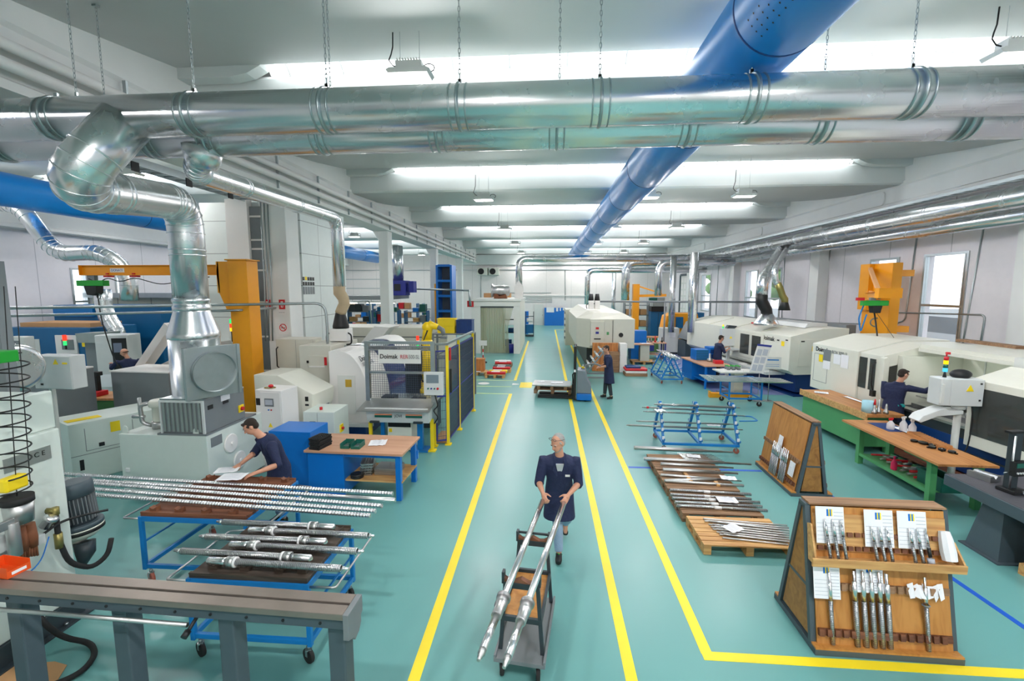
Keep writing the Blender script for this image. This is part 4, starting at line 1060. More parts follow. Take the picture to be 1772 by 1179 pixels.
gc = thing('rotary_knob_coil','red mushroom knob lying on a coiled cord on the control cabinet','knob',(-5.5,8.6,1.622))
MB().tube([(.11*math.cos(t*PI/8),.07*math.sin(t*PI/8),.01) for t in range(16)],.009,6,closed=True).build('cord',M['brass'],gc)
MB().lathe((.02,0,0),(0,0,1),[(0,.03),(.03,.03),(.035,.05),(.06,.045),(.075,.02)],16).build('knob',M['red'],gc)
fc = thing('filter_conveyor','cream box with a sloping top and chute left of the white cabinet','machine',(-6.3,9.3,0),-.05)
MB().prism([(0,.9),(.0,1.75),(.55,1.75),(1.35,1.35),(1.3,1.0),(1.05,.5),(1.05,0),(.6,0),(.5,.4)],'y',0,.9).build('body',M['cream_machine'],fc,.012)
MB().prism([(1.1,.62),(1.18,.62),(1.32,1.0),(1.22,1.02)],'y',.2,.7).build('chute',M['mid_grey'],fc)
MB().cb((1.2,-.004,1.25),(.07,.008,.1)).cb((1.2,-.004,1.12),(.08,.008,.04)).build('latch',M['black'],fc)
wbx2 = thing('equipment_box','white box cabinet with a red button on top beside the blue cabinet','cabinet',(-4.98,8.84,0),0)
MB().box(0,.66,0,.68,.1,1.08).box(.03,.63,.03,.65,0,.1).build('body',M['mint_machine'],wbx2,.01)
MB().box(.3,.305,-.004,0,.12,1.06).build('door_joint',M['mid_grey'],wbx2); MB().cb((.2,-.01,.86),(.12,.02,.04)).build('handle',M['black'],wbx2)
MB().cyl((.3,.18,1.08),(.3,.18,1.14),.03,n=12).build('red_button',M['red'],wbx2)
MB().cb((.67,.3,.66),(.02,.14,.16)).build('switch_plate',M['yellow'],wbx2); MB().cyl((.68,.3,.66),(.72,.3,.66),.03,n=10).build('switch_knob',M['red'],wbx2)
tc_ = thing('tall_cabinet','tall ivory cabinet with black hinges left of the domed machine','cabinet',(-6.1,10.8,0))
MB().box(0,.82,0,1.6,0,2.2).build('body',M['ivory_machine'],tc_,.012)
MB().box(.22,.74,-.012,-.001,.35,1.95).build('door',M['ivory_machine'],tc_,.004)
for z in (.55,1.15,1.8): MB().cb((.22,-.016,z),(.05,.02,.06)).build('hinge',M['black'],tc_)
MB().cb((.68,-.02,1.82),(.06,.02,.2)).build('red_tag',M['red'],tc_); MB().cb((.45,-.018,1.68),(.4,.015,.03)).build('handle_bar',M['white_paint'],tc_)
ec = thing('electric_cabinet','ivory electrical cabinet with a black handle under the no-smoking sign','cabinet',(-7.0,11.3,0),.05)
MB().box(0,.95,0,.6,.8,2.3).box(.01,.94,.01,.59,.0,.79).build('body',M['ivory_machine'],ec,.012)
MB().tube([(.06,-.01,1.55),(.04,-.06,1.6),(.04,-.06,2.05),(.06,-.01,2.1)],.014,8).build('handle',M['black'],ec)
MB().box(.52,.525,-.003,0,.82,2.28).build('door_joint',M['mid_grey'],ec)
dm = thing('grinding_machine','white grinding machine with a curved domed hood behind the robot cell','machine',(0,0,0))
def dome(x_in, sc_=1.0):
    pts = [(-5.15,.32),(-4.2,.32),(-4.15,.5)]
    for i in range(11):
        t = math.radians(90*i/10); pts.append((-4.86+.71*math.cos(t), .62+1.5*math.sin(t)))
    pts += [(-5.15,2.12)]; return [(x, z) for x, z in pts]
MB().prism(dome(0),'y',10.4,11.75).prism(dome(0),'y',13.3,14.4).build('hood',M['white_paint'],dm,.01)
MB().prism([(x*.992-.035,z*.99) for x,z in dome(0)],'y',11.751,13.299).build('hood_window',M['blue_glass'],dm)
MB().box(-5.15,-4.35,10.5,14.3,.0,.31).build('base',M['navy_base'],dm)
MB().box(-4.95,-4.52,10.385,10.399,.6,1.55).build('service_panel',M['panel_grey'],dm,.004); MB().cb((-4.68,10.38,1.36),(.15,.006,.18)).build('label_card',mat('ochre',(196,160,50),.5),dm)
MB().box(-5.15,-4.1,10.25,10.39,.33,.4).build('drip_edge',M['light_grey'],dm)
def on_dome(t): 
    t = math.radians(t); return (-4.86+.725*math.cos(t), .62+1.53*math.sin(t))
x_, z_ = on_dome(52)
for s_, sz, dz, m in (('Doimak',.2,0,'black'),('RER-500-SL',.14,-.2,'mid_grey')):
    x_, z_ = on_dome(54+dz*34)
    tt = text(s_,sz,M[m],dm,(x_+.01,10.55,z_),(0,0,0),'lettering',.003); tt.rotation_euler = (math.radians(62),0,PI/2)
MB().box(-4.1,-3.2,10.4,10.45,.35,.4)
# fan unit over the machine
fu = thing('mist_filter','white mist filter box with black cables under the tan hose','filter',(FANX,11.8,0))
MB().box(-.24,.24,-.2,.2,2.22,2.55).build('casing',M['white_paint'],fu,.02)
MB().cyl((0,0,2.12),(0,0,2.22),.09,n=14).build('neck',M['brass'],fu)
for s_ in (-1,1): MB().tube(smooth_path([(s_*.2,-.1,2.45),(s_*.34,-.14,2.4),(s_*.34,-.14,2.15),(s_*.15,-.1,2.12)],.08,4),.02,8).build('cable_loop',M['black'],fu)
MB().box(-.75,1.2,-.25,.3,2.08,2.12).box(-.2,-.16,-.04,0,1.9,2.08).build('support_plate',M['galv_dull'],fu)
# ---------------------------------------------------------------- robot cell
rc = thing('robot_cell','robot loading cell with a grey frame, sign board and metal infeed tray','robot cell',(0,0,0))
x0,x1,yc = -3.92,-2.45,9.7
for x, nm in ((x0,'frame_post'),(x1,'frame_post')): MB().box(x-.045,x+.045,yc-.045,yc+.045,.85 if x==x0 else .75,2.46).build(nm,M['galv_dull'],rc)
MB().box(x0+.046,x1-.046,yc-.03,yc+.03,2.4,2.46).box(x0+.046,x1-.046,yc-.02,yc+.02,1.74,1.79).build('cross_bar',M['galv_dull'],rc)
b = MB(); x = x0+.06
while x < x1-.05: b.box(x,x+.005,yc+.025,yc+.03,1.2,2.4); x += .05
z = 1.2
while z < 2.4: b.box(x0+.05,x1-.05,yc+.031,yc+.036,z,z+.005); z += .05
mm = b.build('wire_mesh',M['mesh_wire'],rc)
b = MB(); x = x0+.05
while x < x1: b.box(x,x+.012,yc-.04,yc+.0,2.28,2.34); x += .03
b.box(x0+.046,x1-.046,yc-.045,yc+.01,2.34,2.36).box(x0+.046,x1-.046,yc-.045,yc+.01,2.26,2.28).build('comb_bar',M['mid_grey'],rc)
sb = MB().box(-3.64,-2.7,yc-.075,yc-.055,1.98,2.28).build('sign_board',M['panel_grey'],rc)
text('Doimak',.135,M['black'],sb,(-3.61,yc-.08,2.09),(PI/2,0,0),'lettering',.002,bold=.002,sx=.92)
text('RER',.12,mat('crimson',(190,50,70),.5),sb,(-3.155,yc-.08,2.09),(PI/2,0,0),'lettering',.002,sx=.85)
text('-500-SL',.12,M['mid_grey'],sb,(-2.995,yc-.08,2.09),(PI/2,0,0),'lettering',.002,sx=.72)
for px in (-3.9,-2.5): MB().box(px-.035,px+.035,yc-.03,yc+.03,0.03,.75).box(px-.08,px+.08,yc-.08,yc+.08,0,.029).build('yellow_leg',M['yellow'],rc)
MB().prism([(9.25,1.06),(9.75,1.1),(9.75,.78),(9.4,.72),(9.35,.95)],'x',-3.85,-2.48).build('infeed_tray',M['light_grey'],rc,.006)
MB().prism([(9.15,1.03),(9.2,1.01),(9.8,1.12),(9.8,1.16)],'x',-3.98,-2.42).build('tray_lip',M['steel_dull'],rc)
MB().box(-3.8,-2.5,9.85,10.9,.95,1.02).build('work_table',M['galv_dull'],rc)
tr_ = mat('trim_orange',(240,150,110),.5)
for (a_, b2) in ((-3.66,-3.28),(-2.98,-2.62)):
    MB().box(a_,b2,9.34,9.349,.9,.925).build('orange_stripe',tr_,rc); MB().box(a_,b2,9.338,9.349,.85,.898).build('green_stripe',M['green_bin'],rc)
text('JOVI',.085,M['dark_slate'],rc,(-3.22,9.335,.86),(PI/2,0,0),'lettering',.002)
MB().cb((-3.65,9.3,.76),(.2,.06,.04)).cb((-2.7,9.3,.76),(.2,.06,.04)).build('tray_handle',M['dark_slate'],rc)
MB().box(-2.84,-2.72,9.7,9.82,.0,.74).box(-2.98,-2.58,9.58,9.95,-.0,.03).build('blue_column',M['blue_paint'],rc)
MB().box(-3.68,-3.6,9.72,9.8,0,.74).build('blue_leg',M['blue_paint'],rc)
cb_ = MB().box(-3.5,-2.95,9.66,10.1,.02,.7).build('control_box',M['cream_machine'],rc,.008)
MB().box(-3.48,-2.97,9.64,9.655,.55,.69).build('connector_panel',M['black'],rc)
MB().cb((-3.43,9.65,.47),(.07,.012,.08)).cb((-3.43,9.65,.2),(.09,.012,.05)).build('yellow_label',M['yellow'],rc)
for k in range(7): MB().box(-3.75+k*.045,-3.72+k*.045,10.0,10.3,1.021,1.14).build('clamp_finger',M['dark_slate'],rc)
for k in range(7): MB().box(-3.05+k*.045,-3.02+k*.045,9.95,10.2,1.021,1.12).build('clamp_finger',M['dark_slate'],rc)
pn = thing('operator_console','grey operator panel with screen and coloured buttons at the robot cell corner','control panel',(-2.42,9.62,1.56),0)
MB().box(-.2,.22,-.1,.02,-.25,.25).build('casing',M['light_grey'],pn,.012)
MB().box(-.14,.13,-.108,-.101,.02,.2).build('screen',mat('screen_grey',(120,134,144),.2),pn)
for k,m in enumerate(('green_bin','deep_blue','green_bin','red')): MB().cyl((-.1+k*.07,-.1,-.1),(-.1+k*.07,-.13,-.1),.018 if k<3 else .026,n=10).build('push_button',M[m],pn)
MB().box(-.02,.05,.021,.06,-.9,.2).build('bracket',M['galv_dull'],pn)
MB().tube(smooth_path([(.02,-.03,-.25),(.1,-.05,-.5),(-.02,-.05,-.6),(.1,-.05,-.75),(.0,-.03,-.9)],.06,3),.014,6).build('spiral_cable',M['black'],pn)
# fence
fe = thing('safety_fence','blue-black wire mesh safety fence with yellow posts beside the aisle','fence',(0,0,0))
fa, fb2 = V((-2.24,9.95,0)), V((-2.12,13.1,0))
P_ = [fa, fa+(fb2-fa)*.06, fa+(fb2-fa)*.42, fb2]
for k, p in enumerate([V((-2.52,10.0,0))]+P_[1:]):
    MB().box(p.x-.03,p.x+.03,p.y-.03,p.y+.03,.03,2.32).box(p.x-.07,p.x+.07,p.y-.07,p.y+.07,0,.029).build('fence_post',M['yellow'],fe)
def mesh_panel(p, q, z0, z1, parent):
    d = (q-p); L = d.length; d.normalize(); b = MB(); u = V((0,0,1))
    for t in (0.03,L-.03): b.bar(p+d*t+u*z0,p+d*t+u*z1,.03)
    for z in (z0,z1,(z0+z1)/2): b.bar(p+d*.03+u*z,p+d*(L-.03)+u*z,.03)
    b.build('panel_frame',M['deep_blue'],parent)
    b = MB(); t = .06
    while t < L-.04: b.bar(p+d*t+u*z0,p+d*t+u*z1,.006); t += .035
    z = z0+.1
    while z < z1: b.bar(p+d*.03+u*z,p+d*(L-.03)+u*z,.006); z += .2
    b.build('mesh_infill',M['deep_blue'] if 0 else M['mesh_wire'],parent)
mesh_panel(V((-2.5,10.02,0)),P_[1],.12,2.2,fe); mesh_panel(P_[1],P_[2],.12,2.2,fe); mesh_panel(P_[2],P_[3],.12,2.2,fe)
MB().bar((x1,9.7,2.4),(-2.24,10.1,2.36),.05).bar((-2.24,10.1,2.36),(-2.12,13.1,2.36),.06,.05).build('top_rail',M['galv_dull'],fe)
MB().cb((-2.21,10.35,2.1),(.04,.08,.3)).build('red_switch',M['red'],fe,.01)
MB().cb((-2.17,10.2,1.5),(.05,.05,.55)).build('door_lock',M['black'],fe)
MB().cb((-2.45,10.6,.0+.03),(.3,.8,.04)).build('wooden_ramp',M['cardboard'],fe)
# robot
rb = thing('industrial_robot','yellow six-axis robot arm inside the cell','robot',(-3.05,11.6,0))
RY = M['robot_yellow']
MB().box(-.25,.25,-.25,.25,0,.85).build('pedestal',M['dark_slate'],rb,.01)
MB().lathe((0,0,.85),(0,0,1),[(0,.24),(.12,.24),(.16,.2),(.35,.2)],20).ell((0,0,1.25),(.2,.17,.2),16,10).build('base',RY,rb)
MB().tube([(-.04,-.12,1.28),(-.02,-.14,1.7),(0,-.12,2.15)],[.13,.1,.12],14).ell((0,-.12,2.2),(.16,.17,.17)).build('lower_arm',RY,rb)
MB().tube([(0,-.12,2.3),(.02,-.1,2.55),(.12,-.1,2.68),(.3,-.12,2.62)],[.13,.12,.11,.07],14).ell((.02,-.1,2.62),(.14,.15,.14)).build('forearm',RY,rb)
MB().tube([(.3,-.12,2.62),(.42,-.13,2.55),(.45,-.14,2.42)],[.06,.06,.05],12).cb((.45,-.14,2.36),(.16,.1,.06)).build('gripper',M['mid_grey'],rb)
MB().tube(smooth_path([(-.1,-.2,1.2),(-.2,-.25,1.6),(-.12,-.24,2.1),(.05,-.22,2.55)],.2,4),.02,8).build('cable',M['black'],rb)
sl = thing('signal_tower','small red and green signal light behind the robot cell frame','signal light',PY(723,600,12))
sl.location.z = 2.0
MB().cyl((0,0,-.08),(0,0,.0),.025,n=10).build('stem',M['black'],sl)
MB().cyl((0,0,0),(0,0,.1),.04,n=12).build('green_lens',M['green_glow'],sl); MB().cyl((0,0,.22),(0,0,.34),.04,n=12).build('red_lens',M['red_glow'],sl); MB().cyl((0,0,.1),(0,0,.22),.04,n=12).build('clear_lens',M['white_plastic'],sl)
sl_ped = MB().box(-.3,.3,-.2,.2,-2.0,-.08).build('control_pedestal',M['dark_slate'],sl)
# long cream machine behind, with chute
lm = thing('long_machine','long cream machine with a white sloping chute running behind the robot cell','machine',(-10.4,16.0,0))
MB().box(0,6.9,0,1.6,.3,2.22).box(.1,6.8,.1,1.5,0,.3).build('body',M['ivory_machine'],lm,.02)
MB().box(0,6.9,-.006,-.001,1.86,1.89).box(2.9,2.92,-.006,-.001,.4,1.85).box(4.6,4.62,-.006,-.001,.4,1.85).build('door_joint',M['dark_slate'],lm)
MB().prism([(4.6,2.221),(5.3,2.221),(4.55,1.2),(4.1,1.2)],'y',-.9,-.05).build('chute',M['white_paint'],lm,.01) if 0 else MB().prism([(3.75,1.45),(4.35,1.45),(5.05,2.28),(4.5,2.32)],'y',-.7,.4).build('chute',M['white_paint'],lm,.01)
# crates on a rack behind the fence
rk = thing('steel_rack','grey steel rack behind the safety fence holding plastic crates','rack',(-2.75,15.0,0))
for x in (-.95,.35): 
    for y in (-.3,.3): MB().box(x-.03,x+.03,y-.03,y+.03,0,2.1).build('leg',M['mid_grey'],rk)
MB().box(-.98,.38,-.33,.33,2.1,2.14).box(-.98,.38,-.33,.33,1.3,1.33).build('shelf',M['mid_grey'],rk)
MB().bar((-.95,-.3,1.35),(.35,-.3,2.05),.03).build('brace',M['mid_grey'],rk)
def crate(name,label,c,w,d,h_,m,rz=0.0,group=None):
    o = thing(name,label,'crate',c,rz,group); b = MB().box(-w/2,w/2,-d/2,d/2,0,.01)
    for s_ in (-1,1):
        b.box(s_*w/2-.008,s_*w/2+.008,-d/2,d/2,.01,h_); b.box(-w/2+.009,w/2-.009,s_*d/2-.008,s_*d/2+.008,.01,h_)
    b.build('tub',M[m],o)
    r = MB()
    for s_ in (-1,1): r.box(s_*(w/2)-.02,s_*(w/2)+.02,-d/2-.02,d/2+.02,h_,h_+.02).box(-w/2+.021,w/2-.021,s_*d/2-.02,s_*d/2+.02,h_,h_+.02)
    for k in range(5): r.box(-w/2+.04+k*(w-.08)/4-.006,-w/2+.04+k*(w-.08)/4+.006,-d/2-.018,-d/2-.009,.01,h_)
    r.build('rim',M[m],o); return o
crate('plastic_crate','lower of the two yellow plastic crates stacked on the rack',(-3.28,15,2.141),.56,.4,.22,'yellow')
crate('plastic_crate','upper of the two yellow plastic crates stacked on the rack',(-3.28,15,2.385),.56,.4,.22,'yellow')
crate('plastic_crate','dark blue plastic crate beside the yellow ones on the rack',(-2.68,15.05,2.141),.5,.5,.42,'navy_base')
# ---------------------------------------------------------------- booth with strip curtain
bt = thing('curtain_booth','white panelled booth with a translucent strip curtain door in the middle distance','booth',(0,0,0))
bx0,bx1,by0,by1,bz = -4.12,-1.42,25.1,31.0,2.92
bp = grid_mat('booth_panel',(222,222,212),(180,182,176),1.2,0,.02,.5,'YZ')
MB().box(bx0,bx0+.5,by0,by0+.08,0,bz-.28).box(bx1-.35,bx1,by0,by0+.08,0,bz-.28).box(bx0,bx1,by0,by0+.08,bz-.28,bz).build('front_frame',M['panel_grey'],bt,.01)
MB().box(bx1-.08,bx1,by0+.081,by1,0,bz).build('right_wall',bp,bt); MB().box(bx0,bx0+.08,by0+.081,by1,0,bz).build('left_wall',bp,bt)
MB().box(bx0-.05,bx1+.05,by0-.05,by1,bz+.001,bz+.12).build('roof',M['panel_grey'],bt,.01)
for k in range(12):
    x = bx0+.52+k*.15; lean = .0 if k < 8 else (k-8)*.05
    b = MB(); n = 6; pr = []
    pts = [(x+.17*i/4, by0+.03+(.012 if (i+k)%2 else 0)) for i in range(5)]
    if k < 9: b.prism(pts+[(p[0],p[1]+.004) for p in pts[::-1]],'z',.04,bz-.28)
    else:
        b._add([(x,by0+.03,bz-.28),(x+.17,by0+.03,bz-.28),(bx1-.75+(k-9)*.04,by0+.06,1.5),(bx1-.8+(k-9)*.04,by0+.06,1.5),(bx1-.8+(k-9)*.05,by0+.06,.04),(bx1-.7+(k-9)*.05,by0+.06,.04)],[(0,1,2,3),(3,2,5,4)])
    b.build('curtain_strip',M['strip_curtain'],bt)
MB().box(bx0+.5,bx1-.35,by0+.01,by0+.05,bz-.36,bz-.29).build('curtain_rail',M['dark_slate'],bt)
sign('safety_sign','red and white fire sign on the front of the curtained booth',(bx0+.1-.35+.2,by0-.012,bz-.15),.36,.34,'red','fire')
t = thing('shelf_unit','dark shelves with boxes inside the curtained booth','shelf',(-2.2,28,0))
MB().box(-.4,.4,-.2,.2,.1,.14).box(-.4,.4,-.2,.2,.9,.94).box(-.4,.4,-.2,.2,1.7,1.74).box(-.42,-.4,-.2,.2,0,2).box(.4,.42,-.2,.2,0,2).build('frame',M['dark_slate'],t)
MB().box(-.3,.1,-.15,.15,.141,.5).box(-.1,.3,-.15,.15,.941,1.2).build('box',M['blue_cabinet'],t)
bn = tag(MB().lathe((-1.95,25.5,0),(0,0,1),[(0,.17),(.5,.2),(.51,.18)],16).build('waste_bin',M['deep_blue']),'blue waste bin just inside the curtained booth','bin')
mt = thing('suction_motor','brown and grey rotary pump lying on the booth roof','pump',(-2.6,26.5,bz+.125))
MB().lathe((-.55,0,.45),(1,0,0),[(0,.4),(.05,.42),(.12,.3),(.5,.32),(1.0,.3),(1.05,.2)],18).build('motor',M['steel_dull'],mt)
MB().prism([(-.4,0),(.35,0),(.3,.25),(-.1,.12),(-.35,.5)],'y',-.25,.25).build('foot',M['brown_leather'],mt)
bxr = tag(MB().box(-1.0,.75,-.2,.2,0,.28).build('cardboard_box',M['cardboard'],bevel=.01),'long flat cardboard box on the left of the booth roof','box'); bxr.location = (-3.0,29.5,bz+.125)
# stanchion with notice
s_ = thing('stanchion','red and white chain post carrying a white notice near the booth','post',G(836,628,0))
MB().lathe((0,0,0),(0,0,1),[(0,.2),(.05,.19),(.08,.05)],18).build('base',M['rubber'],s_)
for k in range(5): MB().cyl((0,0,.08+k*.15),(0,0,.23+k*.15),.028,n=10).build('band',M['red' if k%2 else 'white_paint'],s_)
MB().box(-.2,.2,-.03,-.01,.85,1.1).build('notice',M['white_paint'],s_)
# pallets with parcels
def pallet(label,c,w=.8,d=1.2,rz=0.0,m='pine',group=None,name='wooden_pallet'):
    """w across, d along; deck boards run along w"""
    o = thing(name,label,'pallet',c,rz,group); n = 7
    for k in range(n):
        y = -d/2+(d-.1)*k/(n-1); MB().box(-w/2,w/2,y,y+.1,.122,.144).build('deck_board',M[m],o,.003)
    for x in (-w/2+.05,0,w/2-.05): MB().box(x-.05,x+.05,-d/2,d/2,.1,.1215).build('stringer_board',M[m],o)
    for x in (-w/2+.05,0,w/2-.05):
        for y in (-d/2+.07,0,d/2-.07): MB().box(x-.05,x+.05,y-.07,y+.07,.022,.0995).build('block',M[m],o)
        MB().box(x-.05,x+.05,-d/2,d/2,0,.0215).build('bottom_board',M[m],o)
    return o
bxs = [(-2.85,18.9,.8,.6,'pine','left small pallet under the wooden box by the booth'),(-2.05,18.4,.8,.6,'pine','front small pallet with red parcels by the booth'),(-1.9,19.6,.8,.6,'pine','middle small pallet with red parcels by the booth'),(-1.95,21.0,.8,.6,'pine_old','rear small pallet with red parcels by the booth')]
for x,y,w_,d_,m,nm in bxs: pallet(nm,(x,y,0),w_,d_,0,m)
o = thing('wooden_box','tall pine plywood box standing on a small pallet by the booth','box',(-2.85,19.0,.145)); MB().box(-.28,.28,-.2,.2,0,.5).build('casing',M['orange_wood'],o,.006); MB().box(-.29,.29,-.21,.21,.501,.52).build('lid',M['orange_wood'],o)
pc = [(-2.0,18.3,'red','flat red parcel with white sheets, nearest to the aisle line'),(-1.95,18.55,'yellow','flat yellow parcel behind the nearest red one'),(-1.9,19.45,'red','second red parcel from the front by the booth'),(-1.9,19.75,'dark_slate','dark parcel under white sheets by the booth'),(-1.95,20.85,'red','rear red parcel by the booth'),(-2.0,21.15,'white_paint','rear white parcel by the booth')]
for k,(x,y,m,nm) in enumerate(pc):
    o = thing('parcel',nm,'parcel',(x,y,.145),.03*(k%3)); MB().box(-.38,.38,-.11,.11,0,.09+.02*(k%2)).build('wrapped_parts',M[m],o,.02)
    MB().box(-.2,.15,-.09,.08,.091+.02*(k%2),.1+.02*(k%2)).build('white_sheet',M['paper'],o,.003)
paper('white sheets lying on the left small pallet in front of the plywood box',(-2.85,18.7,.146),.3,.2,.2,None,False)
# ---------------------------------------------------------------- left-hand hall
ph = grid_mat('office_panels',(206,208,192),(150,152,140),1.6,0,.05,.5,'XZ')
of = thing('office_partition','cream office partition with windows across the left-hand hall','partition',(0,19.2,0))
MB().box(-20.4,-9.8,0,.12,0,.9).box(-20.4,-9.8,0,.12,2.35,3.2).build('panelling',ph,of)
for k in range(8): MB().box(-20.4+k*1.5,-20.25+k*1.5,0,.12,.9,2.35).build('mullion',M['ivory_machine'],of)
MB().box(-20.3,-9.9,.05,.06,.9,2.35).build('glazing',M['dark_glass'],of)
MB().box(-20.4,-9.6,-.4,.3,3.21,3.3).box(-20.4,-9.6,-.42,-.38,3.3,3.42).build('roof_ledge',M['galv_dull'],of)
dr = MB().box(-12.9,-11.9,-.06,-.005,.0,2.2).build('door',M['panel_grey'],of,.01); MB().box(-12.65,-12.15,-.07,-.061,.6,1.9).build('door_glass',M['dark_glass'],dr)
bm = thing('blue_machine','long teal blue machining centre in the left-hand hall','machine',(-19.0,14.6,0))
MB().box(0,3.3,0,1.8,.0,2.25).build('body',M['teal_blue'],bm,.02); MB().box(.3,3.0,.3,1.5,2.251,2.4).build('top_tray',M['cardboard'],bm)
MB().box(.7,1.35,-.02,-.002,1.15,1.85).build('grey_panel',M['panel_grey'],bm); MB().box(2.0,2.8,-.06,-.002,.9,2.0).build('white_door',M['white_paint'],bm,.01)
MB().box(2.25,2.7,-.075,-.061,1.5,1.85).build('window',M['mid_grey'],bm); MB().box(2.95,3.25,-.02,-.002,1.6,1.95).build('yellow_plate',M['yellow'],bm)
b2_ = thing('blue_machine','second teal blue machine behind, seen above the first on the far left','machine',(-19.8,17.0,0)); MB().box(0,4.6,0,1.4,0,2.95).build('body',M['teal_blue'],b2_,.02); MB().box(.1,1.8,-.1,-.01,2.5,2.9).build('top_guard',M['blue_paint'],b2_)
cp = thing('control_pendant','cream pendant control box on the far left in front of the blue machine','control panel',PY(36,590,13.2)); MB().cb((0,0,0),(.6,.3,.7)).build('casing',M['panel_grey'],cp,.02); MB().cb((-.05,-.155,.12),(.4,.01,.22)).build('screen',M['mid_grey'],cp); cp.location.z = 1.75
MB().box(-.06,.06,.0,.1,-1.75,-.35).build('stand',M['mid_grey'],cp)
MB().cyl((.0,-.15,-.2),(.0,-.2,-.2),.05,n=12).build('red_button',M['red'],cp)
lt = thing('signal_tower','red and green signal light on the white door of the blue machine','signal light',PY(112,590,14.5)); 
MB().cyl((0,0,-.16),(0,0,0),.05,n=12).build('green_lens',M['green_glow'],lt); MB().cyl((0,0,0),(0,0,.2),.055,n=12).build('red_lens',M['red_glow'],lt); MB().box(-.02,.02,0.0,.12,-.3,-.161).build('bracket',M['black'],lt)
eb = thing('electric_box','white hinged electrical box with a warning triangle, seen above the low cabinet','electrical box',(-8.15,7.0,0),-.04)
MB().box(-.36,.36,-.12,.12,1.94,2.5).build('casing',M['light_grey'],eb,.01); MB().box(-.2,.36,-.135,-.1201,1.95,2.49).build('door',M['light_grey'],eb,.006)
MB().prism([(.05,2.36),(.15,2.36),(.1,2.45)],'y',-.139,-.1355).build('warning_triangle',M['yellow'],eb); MB().cb((.27,-.138,2.38),(.09,.004,.03)).build('yellow_label',M['yellow'],eb)
MB().box(-.34,-.24,-.15,-.121,2.1,2.4).build('breaker_handle',M['black'],eb,.01); MB().box(-.34,-.28,.06,.12,0,1.94).build('stand',M['panel_grey'],eb)
for z in (2.02,2.42): MB().cb((-.2,-.138,z),(.04,.01,.03)).build('hinge',M['black'],eb)
gcab = thing('grey_cabinet','dark grey cabinet with a white top behind the low cabinet','cabinet',(-9.1,9.9,0),-.05); MB().box(-.75,.7,-.4,.5,0,1.72).build('body',M['mid_grey'],gcab,.01); MB().box(-.77,.72,-.42,.52,1.721,1.75).build('top_cover',M['white_paint'],gcab)
bb2 = thing('grey_block','slate grey machine enclosure beside the green bench on the left','machine',(-10.3,8.6,0)); MB().box(-.7,.5,-.3,.5,0,1.9).build('body',M['mid_grey'],bb2,.01); MB().box(-.7,.5,-.3,.5,1.901,1.93).build('top_cover',M['white_paint'],bb2)
gb = thing('workbench','green workbench with a wooden top on the left behind the low cabinet','workbench',(-11.2,10.6,0),.1)
MB().box(-1.4,1.4,-.4,.4,.86,.92).build('tabletop',M['bench_wood'],gb,.004); MB().box(-1.35,1.35,-.36,.36,.1,.86).build('cabinet_body',mat('green_dark',(62,112,56),.45),gb,.006)
pr_ = thing('bench_press','small black bench press with a red base on the green bench','press',(-11.3,10.5,.921)); MB().cb((0,0,.06),(.35,.3,.12)).build('base',M['red'],pr_,.01); MB().box(-.05,.05,0,.1,.12,.6).box(-.2,.1,-.02,.12,.5,.6).build('column',M['black'],pr_,.01); MB().cyl((-.12,.05,.25),(-.12,.05,.5),.03,n=10).build('ram',M['steel_dull'],pr_)
wg = thing('wedge_machine','white machine with a long sloping cover in front of the office partition','machine',(-10.2,11.6,0),0)
MB().prism([(-.5,0),(1.0,0),(1.0,1.7),(.9,2.1),(-.5,1.45)],'y',0,1.2).build('body',M['light_grey'],wg,.01)
MB().bar((-.75,-.2,1.35),(.3,-.2,2.65),.35,.2).bar((.25,-.2,2.6),(.75,-.2,2.6),.3,.14).build('sloping_cover',M['white_paint'],wg,.01)
b = MB()
for k in range(8): b.box(-.35+k*.14,-.28+k*.14,-.006,-.001,1.35-.02*k,1.39-.02*k)
b.build('yellow_stripes',M['yellow'],wg)['kind'] = 'stuff'
lt = thing('signal_tower','red and green signal light above the sloping white cover','signal light',(-8.9,12.3,2.101)); MB().cyl((0,0,0),(0,0,.3),.02,n=8).build('stem',M['black'],lt)
MB().cyl((0,0,.3),(0,0,.4),.045,n=12).build('amber_lens',M['amber_glow'],lt); MB().cyl((0,0,.4),(0,0,.52),.045,n=12).build('red_lens',M['red_glow'],lt); MB().cyl((0,0,.52),(0,0,.64),.045,n=12).build('green_lens',M['green_glow'],lt)
co = thing('control_cabinet','tall grey machine control with screens that the bald man operates','control panel',(-13.7,13.5,0),.25)
MB().box(-.45,.45,-.2,.5,0,2.15).build('casing',M['light_grey'],co,.02); MB().box(.02,.43,-.22,-.201,.9,2.05).build('keyboard_panel',M['black'],co); MB().box(.07,.3,-.23,-.221,1.6,1.9).build('screen',mat('crt',(120,130,150),.2),co)
MB().box(-.4,-.05,-.215,-.2011,.5,.9).build('note_holder',M['paper'],co)
wv = thing('chip_basket','grey woven wire basket on the left in front of the blue machine','basket',PY(172,598,14.0)); wv.location.z = 1.85; MB().prism([(-.42,0),(.4,0),(.5,.34),(-.5,.3)],'y',-.3,.3).build('tub',M['cooler_fins'],wv); MB().box(-.3,.3,-.2,.2,-1.85,-.001).build('stand',M['mid_grey'],wv)
bbk = thing('cream_cabinet','tall beige cabinet seen between the plenum and the orange crane','cabinet',(-11.1,14.0,0)); MB().box(-.8,.8,0,1,0,2.9).build('body',mat('beige',(196,188,168),.5),bbk,.01)
